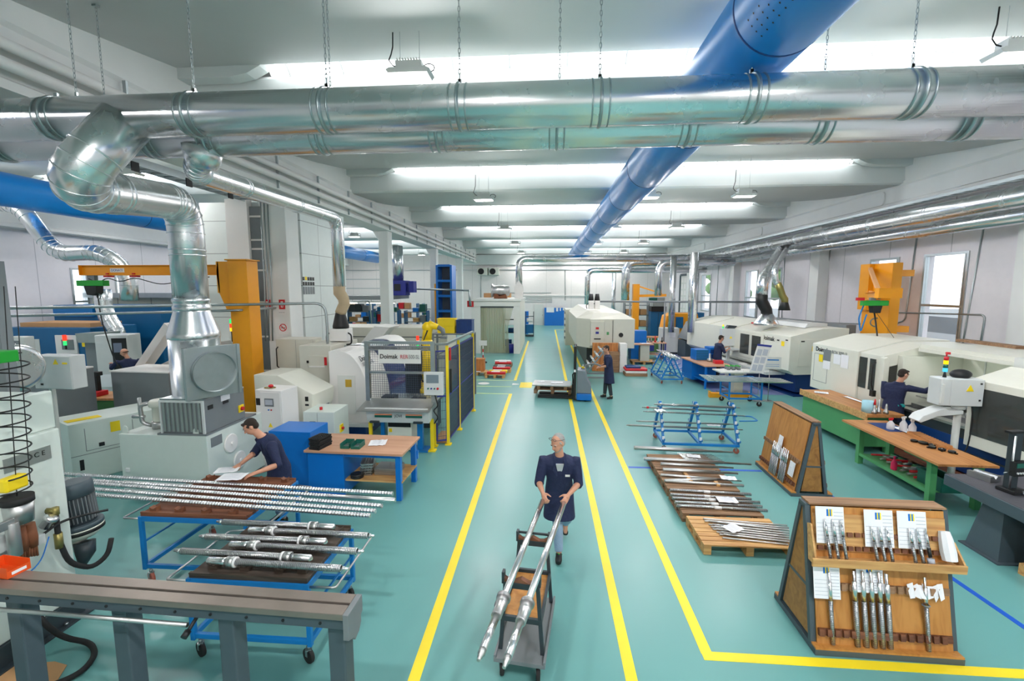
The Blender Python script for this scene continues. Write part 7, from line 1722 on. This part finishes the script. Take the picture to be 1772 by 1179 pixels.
gl_ = thing('lathe','long grey turning lathe with a slanted hood in front of the teal cabinets','lathe',(7.3,24.2,0),.15); MB().prism([(0,.95),(.45,1.85),(1.0,2.0),(1.9,1.95),(1.9,.95)],'y',0,1.1).build('hood',M['mid_grey'],gl_,.02); MB().prism([(.12,1.1),(.4,1.72),(.75,1.82),(.55,1.1)],'y',-.02,-.001).build('window',M['panel_grey'],gl_); MB().box(.0,3.0,.1,1.0,.0,.9).build('bed',M['slate'],gl_,.02); MB().cb((.9,-.1,1.0),(.4,.3,.3)).cb((1.7,-.05,1.05),(.3,.3,.35)).build('carriage',M['steel_dull'],gl_,.02); MB().cyl((.5,-.1,.6),(.5,-.2,.6),.1,n=14).cyl((1.2,-.1,.7),(1.2,-.2,.7),.08,n=14).build('handwheel',M['steel_dull'],gl_)
gw = thing('workbench','green workbench with parts on it beside the yellow lathe','workbench',(5.7,26.4,0)); MB().box(-.6,.9,0,.8,.8,.85).build('tabletop',M['bench_wood'],gw); MB().box(-.55,.85,.05,.75,.0,.799).build('cabinet_body',mat('green_bench',(92,134,80),.5),gw)
oc2 = thing('jib_crane','small orange jib crane far away beyond the cream machine','crane',(5.75,30,0)); MB().box(-.2,.2,-.2,.2,0,3.9).build('column',M['orange_crane'],oc2); MB().bar((.2,0,3.75),(1.5,-.6,3.3),.08).bar((.2,0,3.15),(1.75,-.7,3.2),.1,.16).build('jib',M['orange_crane'],oc2); MB().cb((1.0,-.4,2.95),(.5,.2,.18)).build('hoist_body',M['green_bin'],oc2)
# shelves with cartons, teal cabinets, far machines
sh = thing('pallet_shelf','grey shelving full of brown cartons beyond the small orange crane','shelf',(6.4,33.5,0))
for x in (-.8,.9): MB().box(x,x+.06,-.4,.4,0,2.6).build('upright',M['mid_grey'],sh)
for z in (.1,.9,1.7,2.4): MB().box(-.74,.9,-.4,.4,z,z+.05).build('shelf',M['mid_grey'],sh)
k_ = 0
for z in (.151,.951,1.751):
    for i in range(3):
        k_ += 1; q = tag(MB().box(-.22,.22,-.3,.3,0,.4+.12*(i%2)).build('cardboard_box',M['cardboard'],bevel=.01),'brown carton on the %s shelf beyond the small crane, %s' % ({.151:'lowest',.951:'middle',1.751:'top'}[z],('left','centre','right')[i]),'box','cartons on the far shelving'); q.location = (5.92+.5*i,33.4,z)
for k,(x,y,w_,h_,m_) in enumerate(((7.2,32,1.0,2.05,'teal_blue'),(8.6,31.5,2.0,2.0,'teal_blue'),(10.3,27.5,1.2,1.6,'blue_cabinet'),(10.4,23.5,1.3,1.7,'navy_base'))):
    q = thing('tool_cabinet',('teal cabinet with a black hooded unit on it, far right','wide teal cabinet in front of the shutter door','blue cabinet near the right wall beyond the middle machine','dark blue cabinet along the right wall behind the middle machine')[k],'cabinet',(x,y,0)); MB().box(0,w_,0,.8,0,h_).build('casing',M[m_],q,.01); MB().box(w_/2-.01,w_/2+.01,-.01,-.001,.1,h_-.1).build('door_gap',M['black'],q)
fu2 = thing('filter_unit','grey filter unit with a black hood on top of the far teal cabinet','filter',(7.7,32.3,2.051)); MB().box(-.5,.5,-.4,.4,0,.35).build('black_hood',M['black'],fu2); MB().box(-.4,.4,-.3,.3,.351,.95).build('casing',M['cooler_fins'],fu2)
sd = MB().box(XR-.08,XR-.02,37.5,41.8,0,4.7); sd_o = struct('door_1',sd,M['panel_grey'])
b = MB()
for z in range(8):
    for y in range(5): b.box(XR-.1,XR-.081,37.8+y*.8,38.4+y*.8,.3+z*.55,.7+z*.55)
b.build('panes',M['white_paint'],sd_o); MB().box(XR-.16,XR-.02,37.3,37.5,0,4.8).box(XR-.16,XR-.02,41.8,42.0,0,4.8).box(XR-.16,XR-.02,37.5,41.8,4.701,4.9).build('frame',M['slate'],sd_o)
rp_ = thing('railing','long grey pipe railing crossing in front of the far right machines','railing',(0,0,0)); b = MB(); a_, c_ = PY(1030,522,26), PY(1310,523,22); b.cyl(a_,c_,.05,n=10); 
for t in (0.0,.25,.48,.75,1.0): p = a_+(c_-a_)*t; b.cyl((p.x,p.y,0),p,.045,n=8)
b.build('pipe',M['mid_grey'],rp_)
# far wall items
d2 = struct('door_2',MB().box(-1.15,-.25,YF-.07,YF,0,2.1),M['panel_grey']); MB().cyl((-.35,YF-.12,1.0),(-.35,YF-.07,1.0),.03,n=8).build('door_handle',M['black'],d2)
bb_ = thing('notice_wall','bright blue notice wall with white papers at the far end of the aisle','partition',(0,0,0)); MB().box(-.15,2.1,YF-.45,YF-.35,0,1.75).build('panel',M['blue_cabinet'],bb_); 
for x,z,w_,h_ in ((.05,1.3,.75,.5),(1.0,1.4,.2,.35),(1.35,1.45,.12,.3),(1.65,1.5,.25,.3)): MB().box(x,x+w_,YF-.47,YF-.451,z,z+h_).build('pinned_paper',M['paper'],bb_)
tc2 = thing('tool_trolley','teal tool trolley with a roll of paper at the far left of the aisle','trolley',(-1.55,34.5,0)); MB().box(0,.65,0,.5,.25,.9).build('casing',M['teal_blue'],tc2); MB().box(0,.05,0,.05,0,1.9).box(.6,.65,0,.05,0,1.9).box(0,.65,0,.3,1.5,1.55).build('frame',M['dark_slate'],tc2); MB().cyl((.1,.1,1.25),(.55,.1,1.25),.16,n=16).build('paper_roll',M['white_paint'],tc2); MB().box(.05,.6,-.1,.4,.0,.12).build('foot',M['dark_slate'],tc2)
bs = thing('blue_shelf','blue cabinet behind the booth at the far left of the aisle','cabinet',(-2.0,36.5,0)); MB().box(0,.6,0,.8,0,1.8).build('casing',M['blue_cabinet'],bs)
# ---------------------------------------------------------------- pallet truck with steel sheets
pl = pallet('old pallet carried on the forks of the pallet truck',(.27,15.45,.1),1.25,.8,-.08,'pine_old')
sh_ = thing('steel_sheets','stack of flat steel sheets with a white paper on the pallet truck','steel sheets',(.25,15.45,.31),-.08); MB().box(-.66,.62,-.42,.42,.05,.085).build('sheet_stack',M['steel_dull'],sh_)
for x in (-.45,0,.45): MB().box(x-.05,x+.05,-.4,.4,-.065,.0499).build('spacer_block',M['pine_old'],sh_)
paper('white paper on the steel sheets of the pallet truck',(.4,15.45,.397),.4,.2,.1,None,False); paper('second white paper at the left corner of the steel sheets',(-.15,15.6,.397),.25,.15,.3,None,False)
ft = thing('pallet_truck','grey and blue electric pallet stacker with a tall black mast and curved tiller','pallet truck',(1.0,14.75,0),-.08)
MB().box(-.08,.0,-.3,-.18,.05,1.78).box(-.08,.0,.3,.42,.05,1.78).box(-.06,-.02,-.18,.3,.1,.2).box(-.06,-.02,-.18,.3,1.68,1.78).box(-.06,-.02,-.18,.3,.9,.98).build('mast',M['black'],ft,.005); MB().box(-.05,-.03,-.17,.29,.21,1.67).build('mesh_guard',M['dark_slate'],ft) 
MB().box(.02,.5,-.3,.42,.04,.26).build('blue_skirt',M['blue_cabinet'],ft,.03); MB().prism([(.02,.26),(.5,.26),(.48,.5),(.36,.7),(.3,1.0),(.02,1.02)],'y',-.27,.39).build('body',mat('truck_grey',(122,132,142),.4),ft,.03)
MB().box(-1.25,-.08,.0,.16,.02,.085).box(-1.25,-.08,.5,.66,.02,.085).box(-.14,-.08,.0,.66,.085,.5).build('fork',M['black'],ft); MB().tube([(-.1,.2,.5),(-.12,.1,.8),(-.05,.1,.9)],.02,6).build('hose',M['black'],ft)
MB().tube(smooth_path([(.2,.05,1.0),(.28,.05,1.14),(.6,.05,1.2),(.78,.05,1.12)],.15,5),[.03]*len(smooth_path([(.2,.05,1.0),(.28,.05,1.14),(.6,.05,1.2),(.78,.05,1.12)],.15,5)),10).box(.15,.28,-.0,.1,.95,1.05).build('tiller',M['mid_grey'],ft); MB().cb((.22,.05,1.06),(.08,.1,.06)).build('yellow_key',M['yellow'],ft); MB().cb((-.04,-.305,1.0),(.06,.01,.08)).build('label',M['paper'],ft)
"""wheels"""
for x,y in ((.3,-.2),(.3,.3)): MB().cyl((x,y,.06),(x,y+.06,.06),.059,n=16).build('wheel',M['rubber'],ft)
# ---------------------------------------------------------------- foreground cart with the two long screws
fcart = thing('screw_cart','narrow grey cart with V-shaped rests carrying two long polished screws in the foreground','cart',(-.21,3.9,0),-.12)
g_='dark_slate'
MB().box(-.24,.24,-.08,.85,.16,.2).box(-.24,-.22,-.08,.85,.2001,.23).box(.22,.24,-.08,.85,.2001,.23).build('deck',M['mid_grey'],fcart,.004)
for y in (.05,.78):
    for s_ in (-1,1): MB().bar((s_*.2,y,.2),(s_*.15,y,.9),.035,.035,up=(0,1,0)).build('leg',M[g_],fcart)
    MB().box(-.17,.17,y-.03,y+.03,.84,.9).build('rest_bar',M[g_],fcart,.004)
    MB().prism([(-.17,.9),(.17,.9),(.17,.94),(.12,.91),(.07,.905),(.0,.94),(-.07,.905),(-.12,.91),(-.17,.94)],'y',y-.028,y+.028).build('v_rest',M['red_wood'],fcart)
    for s_ in (-1,1): MB().box(s_*.17-.012,s_*.17+.012,y-.03,y+.03,.88,.99).build('side_stop',M[g_],fcart)
MB().box(-.17,.17,.07,.76,.5,.52).build('board_shelf',M['plywood'],fcart); MB().box(-.185,.185,.03,.06,.5,.55).box(-.185,.185,.77,.8,.5,.55).box(-.195,-.171,.05,.78,.5,.55).box(.171,.195,.05,.78,.5,.55).build('shelf_frame',M[g_],fcart)
MB().bar((-.17,.82,.95),(.17,.82,.95),.02).build('handle_bar',M[g_],fcart)
for x in (-.17,.17):
    for y in (-.02,.78): caster(fcart,x,y,0,.07,1.45,'rubber')
for k,(a_,b2,nm) in enumerate((((-.455,2.93),(-.02,5.42),'left one of the two long polished screws being wheeled on the cart'),((-.27,2.88),(.24,5.38),'right one of the two long polished screws being wheeled on the cart'))):
    p, q = V((a_[0],a_[1],.985)), V((b2[0],b2[1],.985)); L = (q-p).length
    rod_thing('ball_screw',nm,p,q,[('tip',[(0,.01),(.002,.014),(.03,.014),(.031,.02),(.06,.02),(.061,.027),(.1,.027)],'steel_dull',20),('journal',[(.1,.03),(.45,.031)],'steel',28),('nut',[(.45,.04),(.455,.044),(.57,.044),(.571,.052),(.66,.052),(.661,.046),(.67,.062),(.69,.062),(.7,.04)],'steel_dull',28),('threaded_shaft',[(.7,.031),(L-.01,.031),(L,.024)],'steel',28)],'long screws on the foreground cart','ball screw')
# ---------------------------------------------------------------- pieces that are parts of their own
def islands(names):
    for o in [x for x in sc.objects if x.type == 'MESH' and x.parent and x.name.split('.')[0] in names]:
        me = o.data; n = len(me.vertices); p = list(range(n))
        def fd(a):
            while p[a] != a: p[a] = p[p[a]]; a = p[a]
            return a
        for f in me.polygons:
            v = list(f.vertices)
            for u in v[1:]: p[fd(u)] = fd(v[0])
        gr = {}
        for f in me.polygons: gr.setdefault(fd(f.vertices[0]), []).append(f)
        if len(gr) < 2 or me.users > 1: continue
        for fs in gr.values():
            ix = {}; b = MB()
            for f in fs:
                for v in f.vertices:
                    if v not in ix: ix[v] = len(ix); b.v.append(tuple(me.vertices[v].co))
                b.f.append([ix[v] for v in f.vertices]); b.s.append(f.use_smooth)
            q = b.build(o.name.split('.')[0], me.materials[0], o.parent); q.matrix_basis = o.matrix_basis.copy()
            for md in o.modifiers:
                if md.type == 'BEVEL': m2_ = q.modifiers.new('bevel', 'BEVEL'); m2_.width = md.width; m2_.segments = 2; m2_.limit_method = 'ANGLE'; m2_.angle_limit = .7
        bpy.data.objects.remove(o)
islands({'seam_ring','hoop','hood','shelf','base_rail','tray_lip','latch','yellow_label','tray_handle','chrome_ball','side_rail','handwheel','mullion','apron','label_strip','glazing_bar','feet','foot','side_stop','lifting_lug','drip_edge','blue_band','yellow_band','frame_post','display','push_handle','brass_fitting','cross_tie','roof_seam','end_plate'})
# ---------------------------------------------------------------- people
def flesh(mb, name, m, parent, vox, sm=3):
    o = mb.build(name, m, parent)
    r = o.modifiers.new('remesh', 'REMESH'); r.mode = 'VOXEL'; r.voxel_size = vox; r.use_smooth_shade = True
    if sm: s_ = o.modifiers.new('smooth', 'SMOOTH'); s_.factor = .5; s_.iterations = sm
    dg = bpy.context.evaluated_depsgraph_get(); me = bpy.data.meshes.new_from_object(o.evaluated_get(dg))
    o.modifiers.clear(); o.data = me
    me.polygons.foreach_set('use_smooth', [True]*len(me.polygons))
    return o
def loft(mb, rings, n=20):
    """rings: (centre, half-width vector, half-depth vector)"""
    vs = []
    for c, a, b in rings:
        for k in range(n):
            t = 2*PI*k/n; ct, st = math.cos(t), math.sin(t)
            vs.append(V(c) + V(a)*(abs(ct)**.8*(1 if ct > 0 else -1)) + V(b)*(abs(st)**.8*(1 if st > 0 else -1)))
    m = len(rings); fs = [(i*n+k, i*n+(k+1)%n, (i+1)*n+(k+1)%n, (i+1)*n+k) for i in range(m-1) for k in range(n)]
    fs += [tuple(range(n))[::-1], tuple((m-1)*n+k for k in range(n))]
    mb._add(vs, fs, True)
def hand(mb, wrist, d, nrm, side, curl=.5, k=1.0):
    """palm, four unequal jointed fingers and a thumb. d: towards the fingertips, nrm: palm-facing direction, side: +1/-1 where the thumb sits"""
    d = V(d).normalized(); nrm = (V(nrm) - d*V(nrm).dot(d)).normalized(); s_ = d.cross(nrm)*side; w_ = V(wrist)
    mb.tube([w_, w_+d*.02*k, w_+d*.05*k], [.026*k,.027*k,.026*k], 10)
    loft(mb, [(w_+d*.0, s_*.026*k, nrm*.02*k), (w_+d*.035*k, s_*.036*k, nrm*.018*k), (w_+d*.085*k, s_*.041*k, nrm*.014*k), (w_+d*.095*k, s_*.038*k, nrm*.012*k)], 12)
    for i, (o_, L) in enumerate(((.031,.07),(.0105,.08),(-.0105,.075),(-.031,.058))):
        p = w_+d*.088*k+s_*o_*k; pts = [p]; a = curl*.35
        dd = d + s_*o_*1.2
        for j, f in enumerate((.42,.32,.26)):
            v = dd*math.cos(a) + nrm*math.sin(a); p = p + v.normalized()*L*f*k; pts.append(p); a += curl*(1.0-.1*i)
        mb.tube(pts, [.0098*k,.0092*k,.0084*k,.007*k], 8)
    p = w_+d*.025*k+s_*.024*k; t1 = (s_*.75+d*.6+nrm*.25).normalized(); t2 = (s_*.35+d*.8+nrm*(.3+.4*curl)).normalized()
    mb.tube([p, p+t1*.04*k, p+t1*.04*k+t2*.032*k, p+t1*.04*k+t2*.058*k], [.015*k,.0125*k,.011*k,.008*k], 8)
def person(label, base, J, fwd, look, vox=.009, hair='hair_dark', bald=False, trous='jeans', shoe='black', sleeves='short', glasses=False, gloves=None, coat_hem=.5, hands=None, beard=False, shirt='shirt_grey'):
    B = V(base); o = thing('person', label, 'person', B)
    P = {k: V(v)-B for k, v in J.items()}
    f = V((fwd[0], fwd[1], 0)).normalized(); lf = V((0,0,1)).cross(f)       # body's left
    shl, shr, pel, nk, hd = P['shl'], P['shr'], P['pel'], P['neck'], P['head']
    sc_ = (shl+shr)/2; sw = (shl-shr).normalized(); up = (nk-pel).normalized(); dp = sw.cross(up).normalized()
    if dp.dot(f) < 0: dp = -dp
    b = MB(); hw = (shl-shr).length/2
    def torso(mb, g, top=True):
        r = [(pel-up*.08, lf*(.15+g), f*(.11+g)), (pel, lf*(.165+g), f*(.115+g)), (pel.lerp(sc_,.35), lf.lerp(sw,.35)*(.145+g), f.lerp(dp,.35)*(.105+g)), (pel.lerp(sc_,.7), sw*(.165+g), dp*(.115+g)), (pel.lerp(sc_,.9), sw*(.175+g), dp*(.11+g)), (sc_+up*.005, sw*(hw*.7+g), dp*(.075+g)), (sc_.lerp(nk,.7), sw*(.07+g*.5), dp*(.06+g*.5))]
        loft(mb, r)
    torso(b, 0)
    b.tube([sc_+up*.02, nk, nk.lerp(hd,.5)], [.068,.056,.056], 14)
    # head in its own frame
    lk = V(look).normalized(); hs = lk.cross(V((0,0,1))).normalized()*-1; hu = lk.cross(hs)*-1 if lk.cross(hs).z < 0 else lk.cross(hs)
    Rh = Matrix((hs, lk, hu)).transposed()
    H = lambda x, y, z: hd + Rh @ V((x, y, z))
    b.ell(H(0,-.012,.03), (.077,.096,.09), 20, 14, Rh); b.ell(H(0,.012,-.03), (.064,.078,.082), 18, 12, Rh); b.ell(H(0,.04,-.078), (.034,.034,.03), 12, 8, Rh)
    b.tube([H(0,.088,.012), H(0,.106,-.02), H(0,.102,-.03)], [.008,.0135,.011], 8)
    for s_ in (-1,1):
        b.ell(H(s_*.078,-.012,-.002), (.01,.019,.03), 10, 8, Rh); b.ell(H(s_*.03,.078,.022), (.022,.012,.009), 8, 6, Rh)
    # limbs
    for s_, n_ in ((1,'l'),(-1,'r')):
        sh, el, wr = P['sh'+n_], P['el'+n_], P['wr'+n_]
        b.tube([sh, sh.lerp(el,.4), el, el.lerp(wr,.25), wr], [.052,.049,.04,.042,.026], 12)
        hp = pel + lf*s_*.09 - V((0,0,.03)); kn, an, to = P['kn'+n_], P['an'+n_], P['to'+n_]
        b.tube([hp, hp.lerp(kn,.5), kn, kn.lerp(an,.3), an], [.088,.075,.056,.055,.038], 12); b.tube([an, an.lerp(to,.5)-V((0,0,.02)), to], [.035,.034,.025], 10)
        hh = (hands or {}).get(n_, (wr-el, (0,0,-1), s_, .6))
        if not (gloves and n_ in gloves): hand(b, wr, *hh)
        else:
            g_ = MB(); hand(g_, wr, *hh, k=1.1); g_.tube([wr-(wr-el).normalized()*.03, wr+(wr-el).normalized()*.02], .035, 10); flesh(g_, 'glove', M['green_bin'] if 0 else mat('glove_teal',(20,160,160),.5), o, .008, 1)
    flesh(b, 'body', M['skin'], o, vox, 2)
    # coat
    c = MB(); hem = P.get('hem', pel-V((0,0,coat_hem))); 
    r = [(hem, lf*.215, f*.175), (hem.lerp(pel,.5), lf*.2, f*.16), (pel, lf*.19, f*.145), (pel.lerp(sc_,.35), lf.lerp(sw,.35)*.172, f.lerp(dp,.35)*.135), (pel.lerp(sc_,.75), sw*.192, dp*.142), (sc_+up*.0, sw*(hw+.015), dp*.118), (sc_+up*.035, sw*hw*.85, dp*.105), (sc_.lerp(nk,.5), sw*.115, dp*.092), (sc_.lerp(nk,.82), sw*.085, dp*.078)]
    loft(c, r, 24)
    for n_ in 'lr':
        sh, el, wr = P['sh'+n_], P['el'+n_], P['wr'+n_]
        e = el.lerp(wr,.12) if sleeves == 'short' else el.lerp(wr,.88)
        pts = [sh.lerp(sc_,.15), sh, sh.lerp(el,.5), el, e] if sleeves == 'short' else [sh.lerp(sc_,.15), sh, sh.lerp(el,.5), el, el.lerp(wr,.5), e]
        c.tube(pts, [.066,.072,.066,.06,.064] if sleeves == 'short' else [.066,.072,.064,.058,.052,.045], 14)
    flesh(c, 'work_coat', M['coat'], o, max(.011, vox), 3)
    cl = MB()
    for s_ in (-1,1): cl.slab([nk+sw*s_*.075+dp*.02-up*.01, nk+sw*s_*.05+dp*.085-up*.04, sc_+sw*s_*.03+dp*.15-up*.13, sc_+sw*s_*.085+dp*.135-up*.05], .008*s_)
    cl.build('lapel', M['coat'], o)
    MB().prism([(-.05,.045),(.05,.045),(.035,-.03),(.0,-.15),(-.035,-.03)],'y',-.02,.006).build('shirt_front', M[shirt], o).matrix_local = Matrix.Translation(sc_+dp*.126-up*.01) @ Matrix((sw, dp, up)).transposed().to_4x4()
    MB().cb((.1,.0,0),(.06,.006,.03)).build('name_badge', M['white_plastic'], o).matrix_local = Matrix.Translation(pel.lerp(sc_,.72)+dp*.142) @ Matrix((sw, dp, up)).transposed().to_4x4()
    # trousers and shoes
    t = MB(); t2_ = MB()
    for s_, n_ in ((1,'l'),(-1,'r')):
        hp = pel + lf*s_*.09; kn, an, to = P['kn'+n_], P['an'+n_], P['to'+n_]
        t.tube([hp, hp.lerp(kn,.5), kn, kn.lerp(an,.4), an+(kn-an).normalized()*.03], [.1,.088,.07,.068,.056], 14)
        dr = (to-an); dr.z = 0; dr.normalize(); sd_ = V((0,0,1)).cross(dr); gz = min(an.z-.07, to.z-.02)
        s0 = MB(); ft_ = [(an-dr*.05+V((0,0,-.035)), sd_*.036, V((0,0,.05))), (an+dr*.02+V((0,0,-.03)), sd_*.042, V((0,0,.055))), (to+V((0,0,.005))-dr*.05, sd_*.046, V((0,0,.036))), (to+dr*.01, sd_*.036, V((0,0,.026)))]
        loft(s0, ft_, 14); flesh(s0, 'shoe', M[shoe], o, .01, 1)
        if shoe == 'black' and vox < .013: MB().tube([an+sd_*.04+V((0,0,-.02)), an+dr*.05+V((0,0,.012)), an-sd_*.04+V((0,0,-.02))], .009, 6).build('green_lace', M['green_bright'], o)
    loft(t, [(pel-V((0,0,.1)), lf*.165, f*.125), (pel+V((0,0,.02)), lf*.172, f*.125)]); flesh(t, 'trousers', M[trous], o, max(.011, vox), 2)
    # hair, eyes, brows, mouth
    h = MB()
    if bald: h.tube([H(-.07,.01,.02),H(-.076,-.04,.015),H(-.05,-.09,.01),H(0,-.105,.005),H(.05,-.09,.01),H(.076,-.04,.015),H(.07,.01,.02)], .016, 8)
    else:
        gh = hair == 'hair_grey'; h.ell(H(0,-.034 if gh else -.026,.043), (.079,.086 if gh else .093,.084), 20, 12, Rh); h.ell(H(0,-.055,-.01), (.074,.055,.062), 16, 10, Rh)
        if not gh: h.tube([H(-.055,.046,.088),H(0,.062,.1),H(.055,.046,.088)], .017, 8)
        for s_ in (-1,1): h.tube([H(s_*.07,.03,.05),H(s_*.077,.012,.015)], .011, 6)
    flesh(h, 'hair', M[hair], o, .009, 1)
    for s_ in (-1,1):
        MB().ell(H(s_*.03,.085,.014), (.011,.006,.0065), 8, 6, Rh).build('eye', M['eye'], o)
        MB().tube([H(s_*.014,.093,.034),H(s_*.03,.093,.038),H(s_*.046,.083,.034)], .0035, 5).build('eyebrow', M[hair if not bald else 'hair_dark'], o)
    MB().tube([H(-.022,.083,-.052),H(0,.09,-.05),H(.022,.083,-.052)], .004, 6).build('mouth', M['lips'], o)
    if beard: 
        q = MB(); q.ell(H(0,.036,-.077), (.04,.036,.034), 14, 8, Rh); q.tube([H(-.062,.01,-.03),H(-.05,.04,-.07),H(0,.066,-.088),H(.05,.04,-.07),H(.062,.01,-.03)], .012, 8); flesh(q, 'stubble', M['hair_grey'], o, .008, 1)
    if glasses:
        g_ = MB()
        for s_ in (-1,1): g_.tube([H(s_*.034+.026*math.cos(a),.075+.0*a,.105+.016*math.sin(a)) for a in [i*PI/6 for i in range(12)]], .0028, 5, closed=True); g_.tube([H(s_*.06,.075,.105),H(s_*.085,.0,.07),H(s_*.084,-.06,.05)], .0025, 5)
        g_.tube([H(-.01,.078,.11),H(.01,.078,.11)], .0028, 5); g_.build('glasses', M['dark_slate'], o)
    return o
# the man pushing the foreground cart
person('grey-haired man in a navy coat and pale jeans pushing the two long screws', (.18,5.75,0),
  dict(pel=(.2,5.92,.93), neck=(.19,5.76,1.47), head=(.165,5.72,1.62), shl=(.41,5.8,1.36), shr=(-.02,5.8,1.36), ell=(.44,5.74,1.08), elr=(-.07,5.74,1.08), wrl=(.3,5.45,1.06), wrr=(-.02,5.48,1.06),
   knl=(.33,5.98,.5), anl=(.31,6.38,.2), tol=(.31,6.32,.06), knr=(.18,5.81,.5), anr=(.2,5.78,.09), tor=(.19,5.64,.035), hem=(.2,5.86,.57)),
  (0,-1), (-.62,-.72,-.32), vox=.0075, hair='hair_grey', glasses=True, beard=True,
  hands={'l': ((-.45,-.6,-.5), (-.6,.1,-.6), -1, .9), 'r': ((.25,-.7,-.5), (.7,.1,-.6), 1, .9)})
# the man at the pallet truck
person('dark-haired man in a navy coat and dark trousers steering the pallet truck', (2.0,15.0,0),
  dict(pel=(2.08,15.0,.93), neck=(2.02,14.97,1.49), head=(1.97,14.96,1.64), shl=(2.02,14.78,1.38), shr=(2.06,15.15,1.38), ell=(1.98,14.74,1.12), elr=(2.0,15.2,1.12), wrl=(1.78,14.78,1.08), wrr=(1.8,14.9,1.1),
   knl=(2.1,14.92,.5), anl=(2.16,14.88,.09), tol=(2.03,14.86,.035), knr=(2.0,15.1,.5), anr=(1.98,15.14,.09), tor=(1.85,15.14,.035), hem=(2.1,15.0,.52)),
  (-1,-.05), (-.95,-.15,-.25), vox=.012, trous='dark_trousers', shirt='shirt_black', hands={'l': ((-1,0,-.2),(0,.3,-1),-1,.8),'r': ((-1,-.1,-.2),(0,-.3,-1),1,.8)})
# the man reading papers
person('dark-haired man in a navy work coat reading papers over the blue cart', (-4.15,6.35,0),
  dict(pel=(-4.02,6.4,.94), neck=(-4.18,6.22,1.46), head=(-4.27,6.16,1.6), shl=(-3.93,6.1,1.35), shr=(-4.22,6.42,1.37), ell=(-3.8,6.02,1.1), elr=(-4.4,6.4,1.12), wrl=(-3.95,5.74,1.09), wrr=(-4.42,6.1,1.06),
   knl=(-4.0,6.34,.5), anl=(-4.0,6.4,.09), tol=(-4.06,6.28,.035), knr=(-4.15,6.46,.5), anr=(-4.12,6.5,.09), tor=(-4.2,6.38,.035), hem=(-4.02,6.36,.5)),
  (-.6,-.8), (-.72,-.45,-.6), vox=.0085, shirt='shirt_black', hands={'l': ((-.6,-.55,-.15),(0,.1,-1),-1,.55),'r': ((-.3,-.8,-.15),(0,.1,-1),1,.55)})
paper('white printed papers held in the right hand of the reading man', (-4.5,5.93,1.035), .3, .21, .3, None, True, .008)
paper('grey-white printed papers held over the threaded rods by the reading man', (-4.2,5.62,1.075), .34, .24, .15, None, True, .008)
# the man reaching into the near right machine
person('man in a navy coat with a teal glove reaching into the open near right machine', (7.72,10.5,.09),
  dict(pel=(7.7,10.5,1.05), neck=(7.74,10.42,1.6), head=(7.78,10.4,1.74), shl=(7.6,10.68,1.48), shr=(7.84,10.32,1.46), ell=(7.56,10.6,1.2), elr=(8.12,10.22,1.42), wrl=(7.72,10.42,1.12), wrr=(8.14,9.98,1.6),
   knl=(7.66,10.58,.58), anl=(7.66,10.62,.18), tol=(7.78,10.66,.125), knr=(7.76,10.46,.58), anr=(7.76,10.48,.18), tor=(7.87,10.5,.125), hem=(7.7,10.5,.7)),
  (.87,.5), (.95,.1,-.25), vox=.011, trous='dark_trousers', sleeves='long', gloves=('l','r'), hands={'r': ((.2,-.6,.6),(.3,-.3,-1),1,.5), 'l': ((.3,-.8,-.2),(0,0,-1),-1,.6)})
# the bald man at the tall control
person('bald man in a navy work coat operating the tall grey control on the left', (-12.85,13.0,0),
  dict(pel=(-12.75,13.0,.95), neck=(-12.8,12.95,1.5), head=(-12.86,12.92,1.66), shl=(-12.98,12.78,1.38), shr=(-12.62,13.15,1.38), ell=(-13.15,12.75,1.2), elr=(-12.75,13.3,1.12), wrl=(-13.35,12.95,1.3), wrr=(-12.95,13.35,1.12),
   knl=(-12.85,12.9,.5), anl=(-12.86,12.92,.09), tol=(-12.97,12.98,.035), knr=(-12.68,13.05,.5), anr=(-12.68,13.1,.09), tor=(-12.8,13.15,.035), hem=(-12.75,13.0,.5)),
  (-.75,.1), (-.85,-.45,-.2), vox=.014, bald=True, sleeves='long', trous='dark_trousers')
person('man in a dark coat at the pendant of the middle white machine', (6.72,18.2,0),
  dict(pel=(6.7,18.2,.98), neck=(6.74,18.15,1.53), head=(6.78,18.12,1.69), shl=(6.7,18.36,1.42), shr=(6.75,17.95,1.42), ell=(6.85,18.4,1.2), elr=(6.85,17.92,1.18), wrl=(7.02,18.35,1.3), wrr=(7.02,18.05,1.28),
   knl=(6.7,18.28,.5), anl=(6.68,18.3,.09), tol=(6.8,18.3,.035), knr=(6.72,18.1,.5), anr=(6.7,18.1,.09), tor=(6.82,18.1,.035), hem=(6.7,18.2,.6)),
  (1,0), (.95,.2,-.25), vox=.014, trous='dark_trousers')
person('brown-haired man in a dark coat bent over his work beside the yellow lathe', (7.35,27.0,0),
  dict(pel=(7.4,27.1,.9), neck=(7.25,26.95,1.45), head=(7.17,26.9,1.57), shl=(7.12,26.8,1.34), shr=(7.42,27.1,1.34), ell=(6.98,26.8,1.1), elr=(7.2,27.1,1.08), wrl=(6.85,26.95,.98), wrr=(6.98,27.1,.98),
   knl=(7.4,27.0,.48), anl=(7.4,27.05,.09), tol=(7.3,27.05,.035), knr=(7.5,27.15,.48), anr=(7.5,27.2,.09), tor=(7.4,27.2,.035), hem=(7.4,27.1,.5)),
  (-.8,-.3), (-.8,-.2,-.55), vox=.014, trous='dark_trousers')
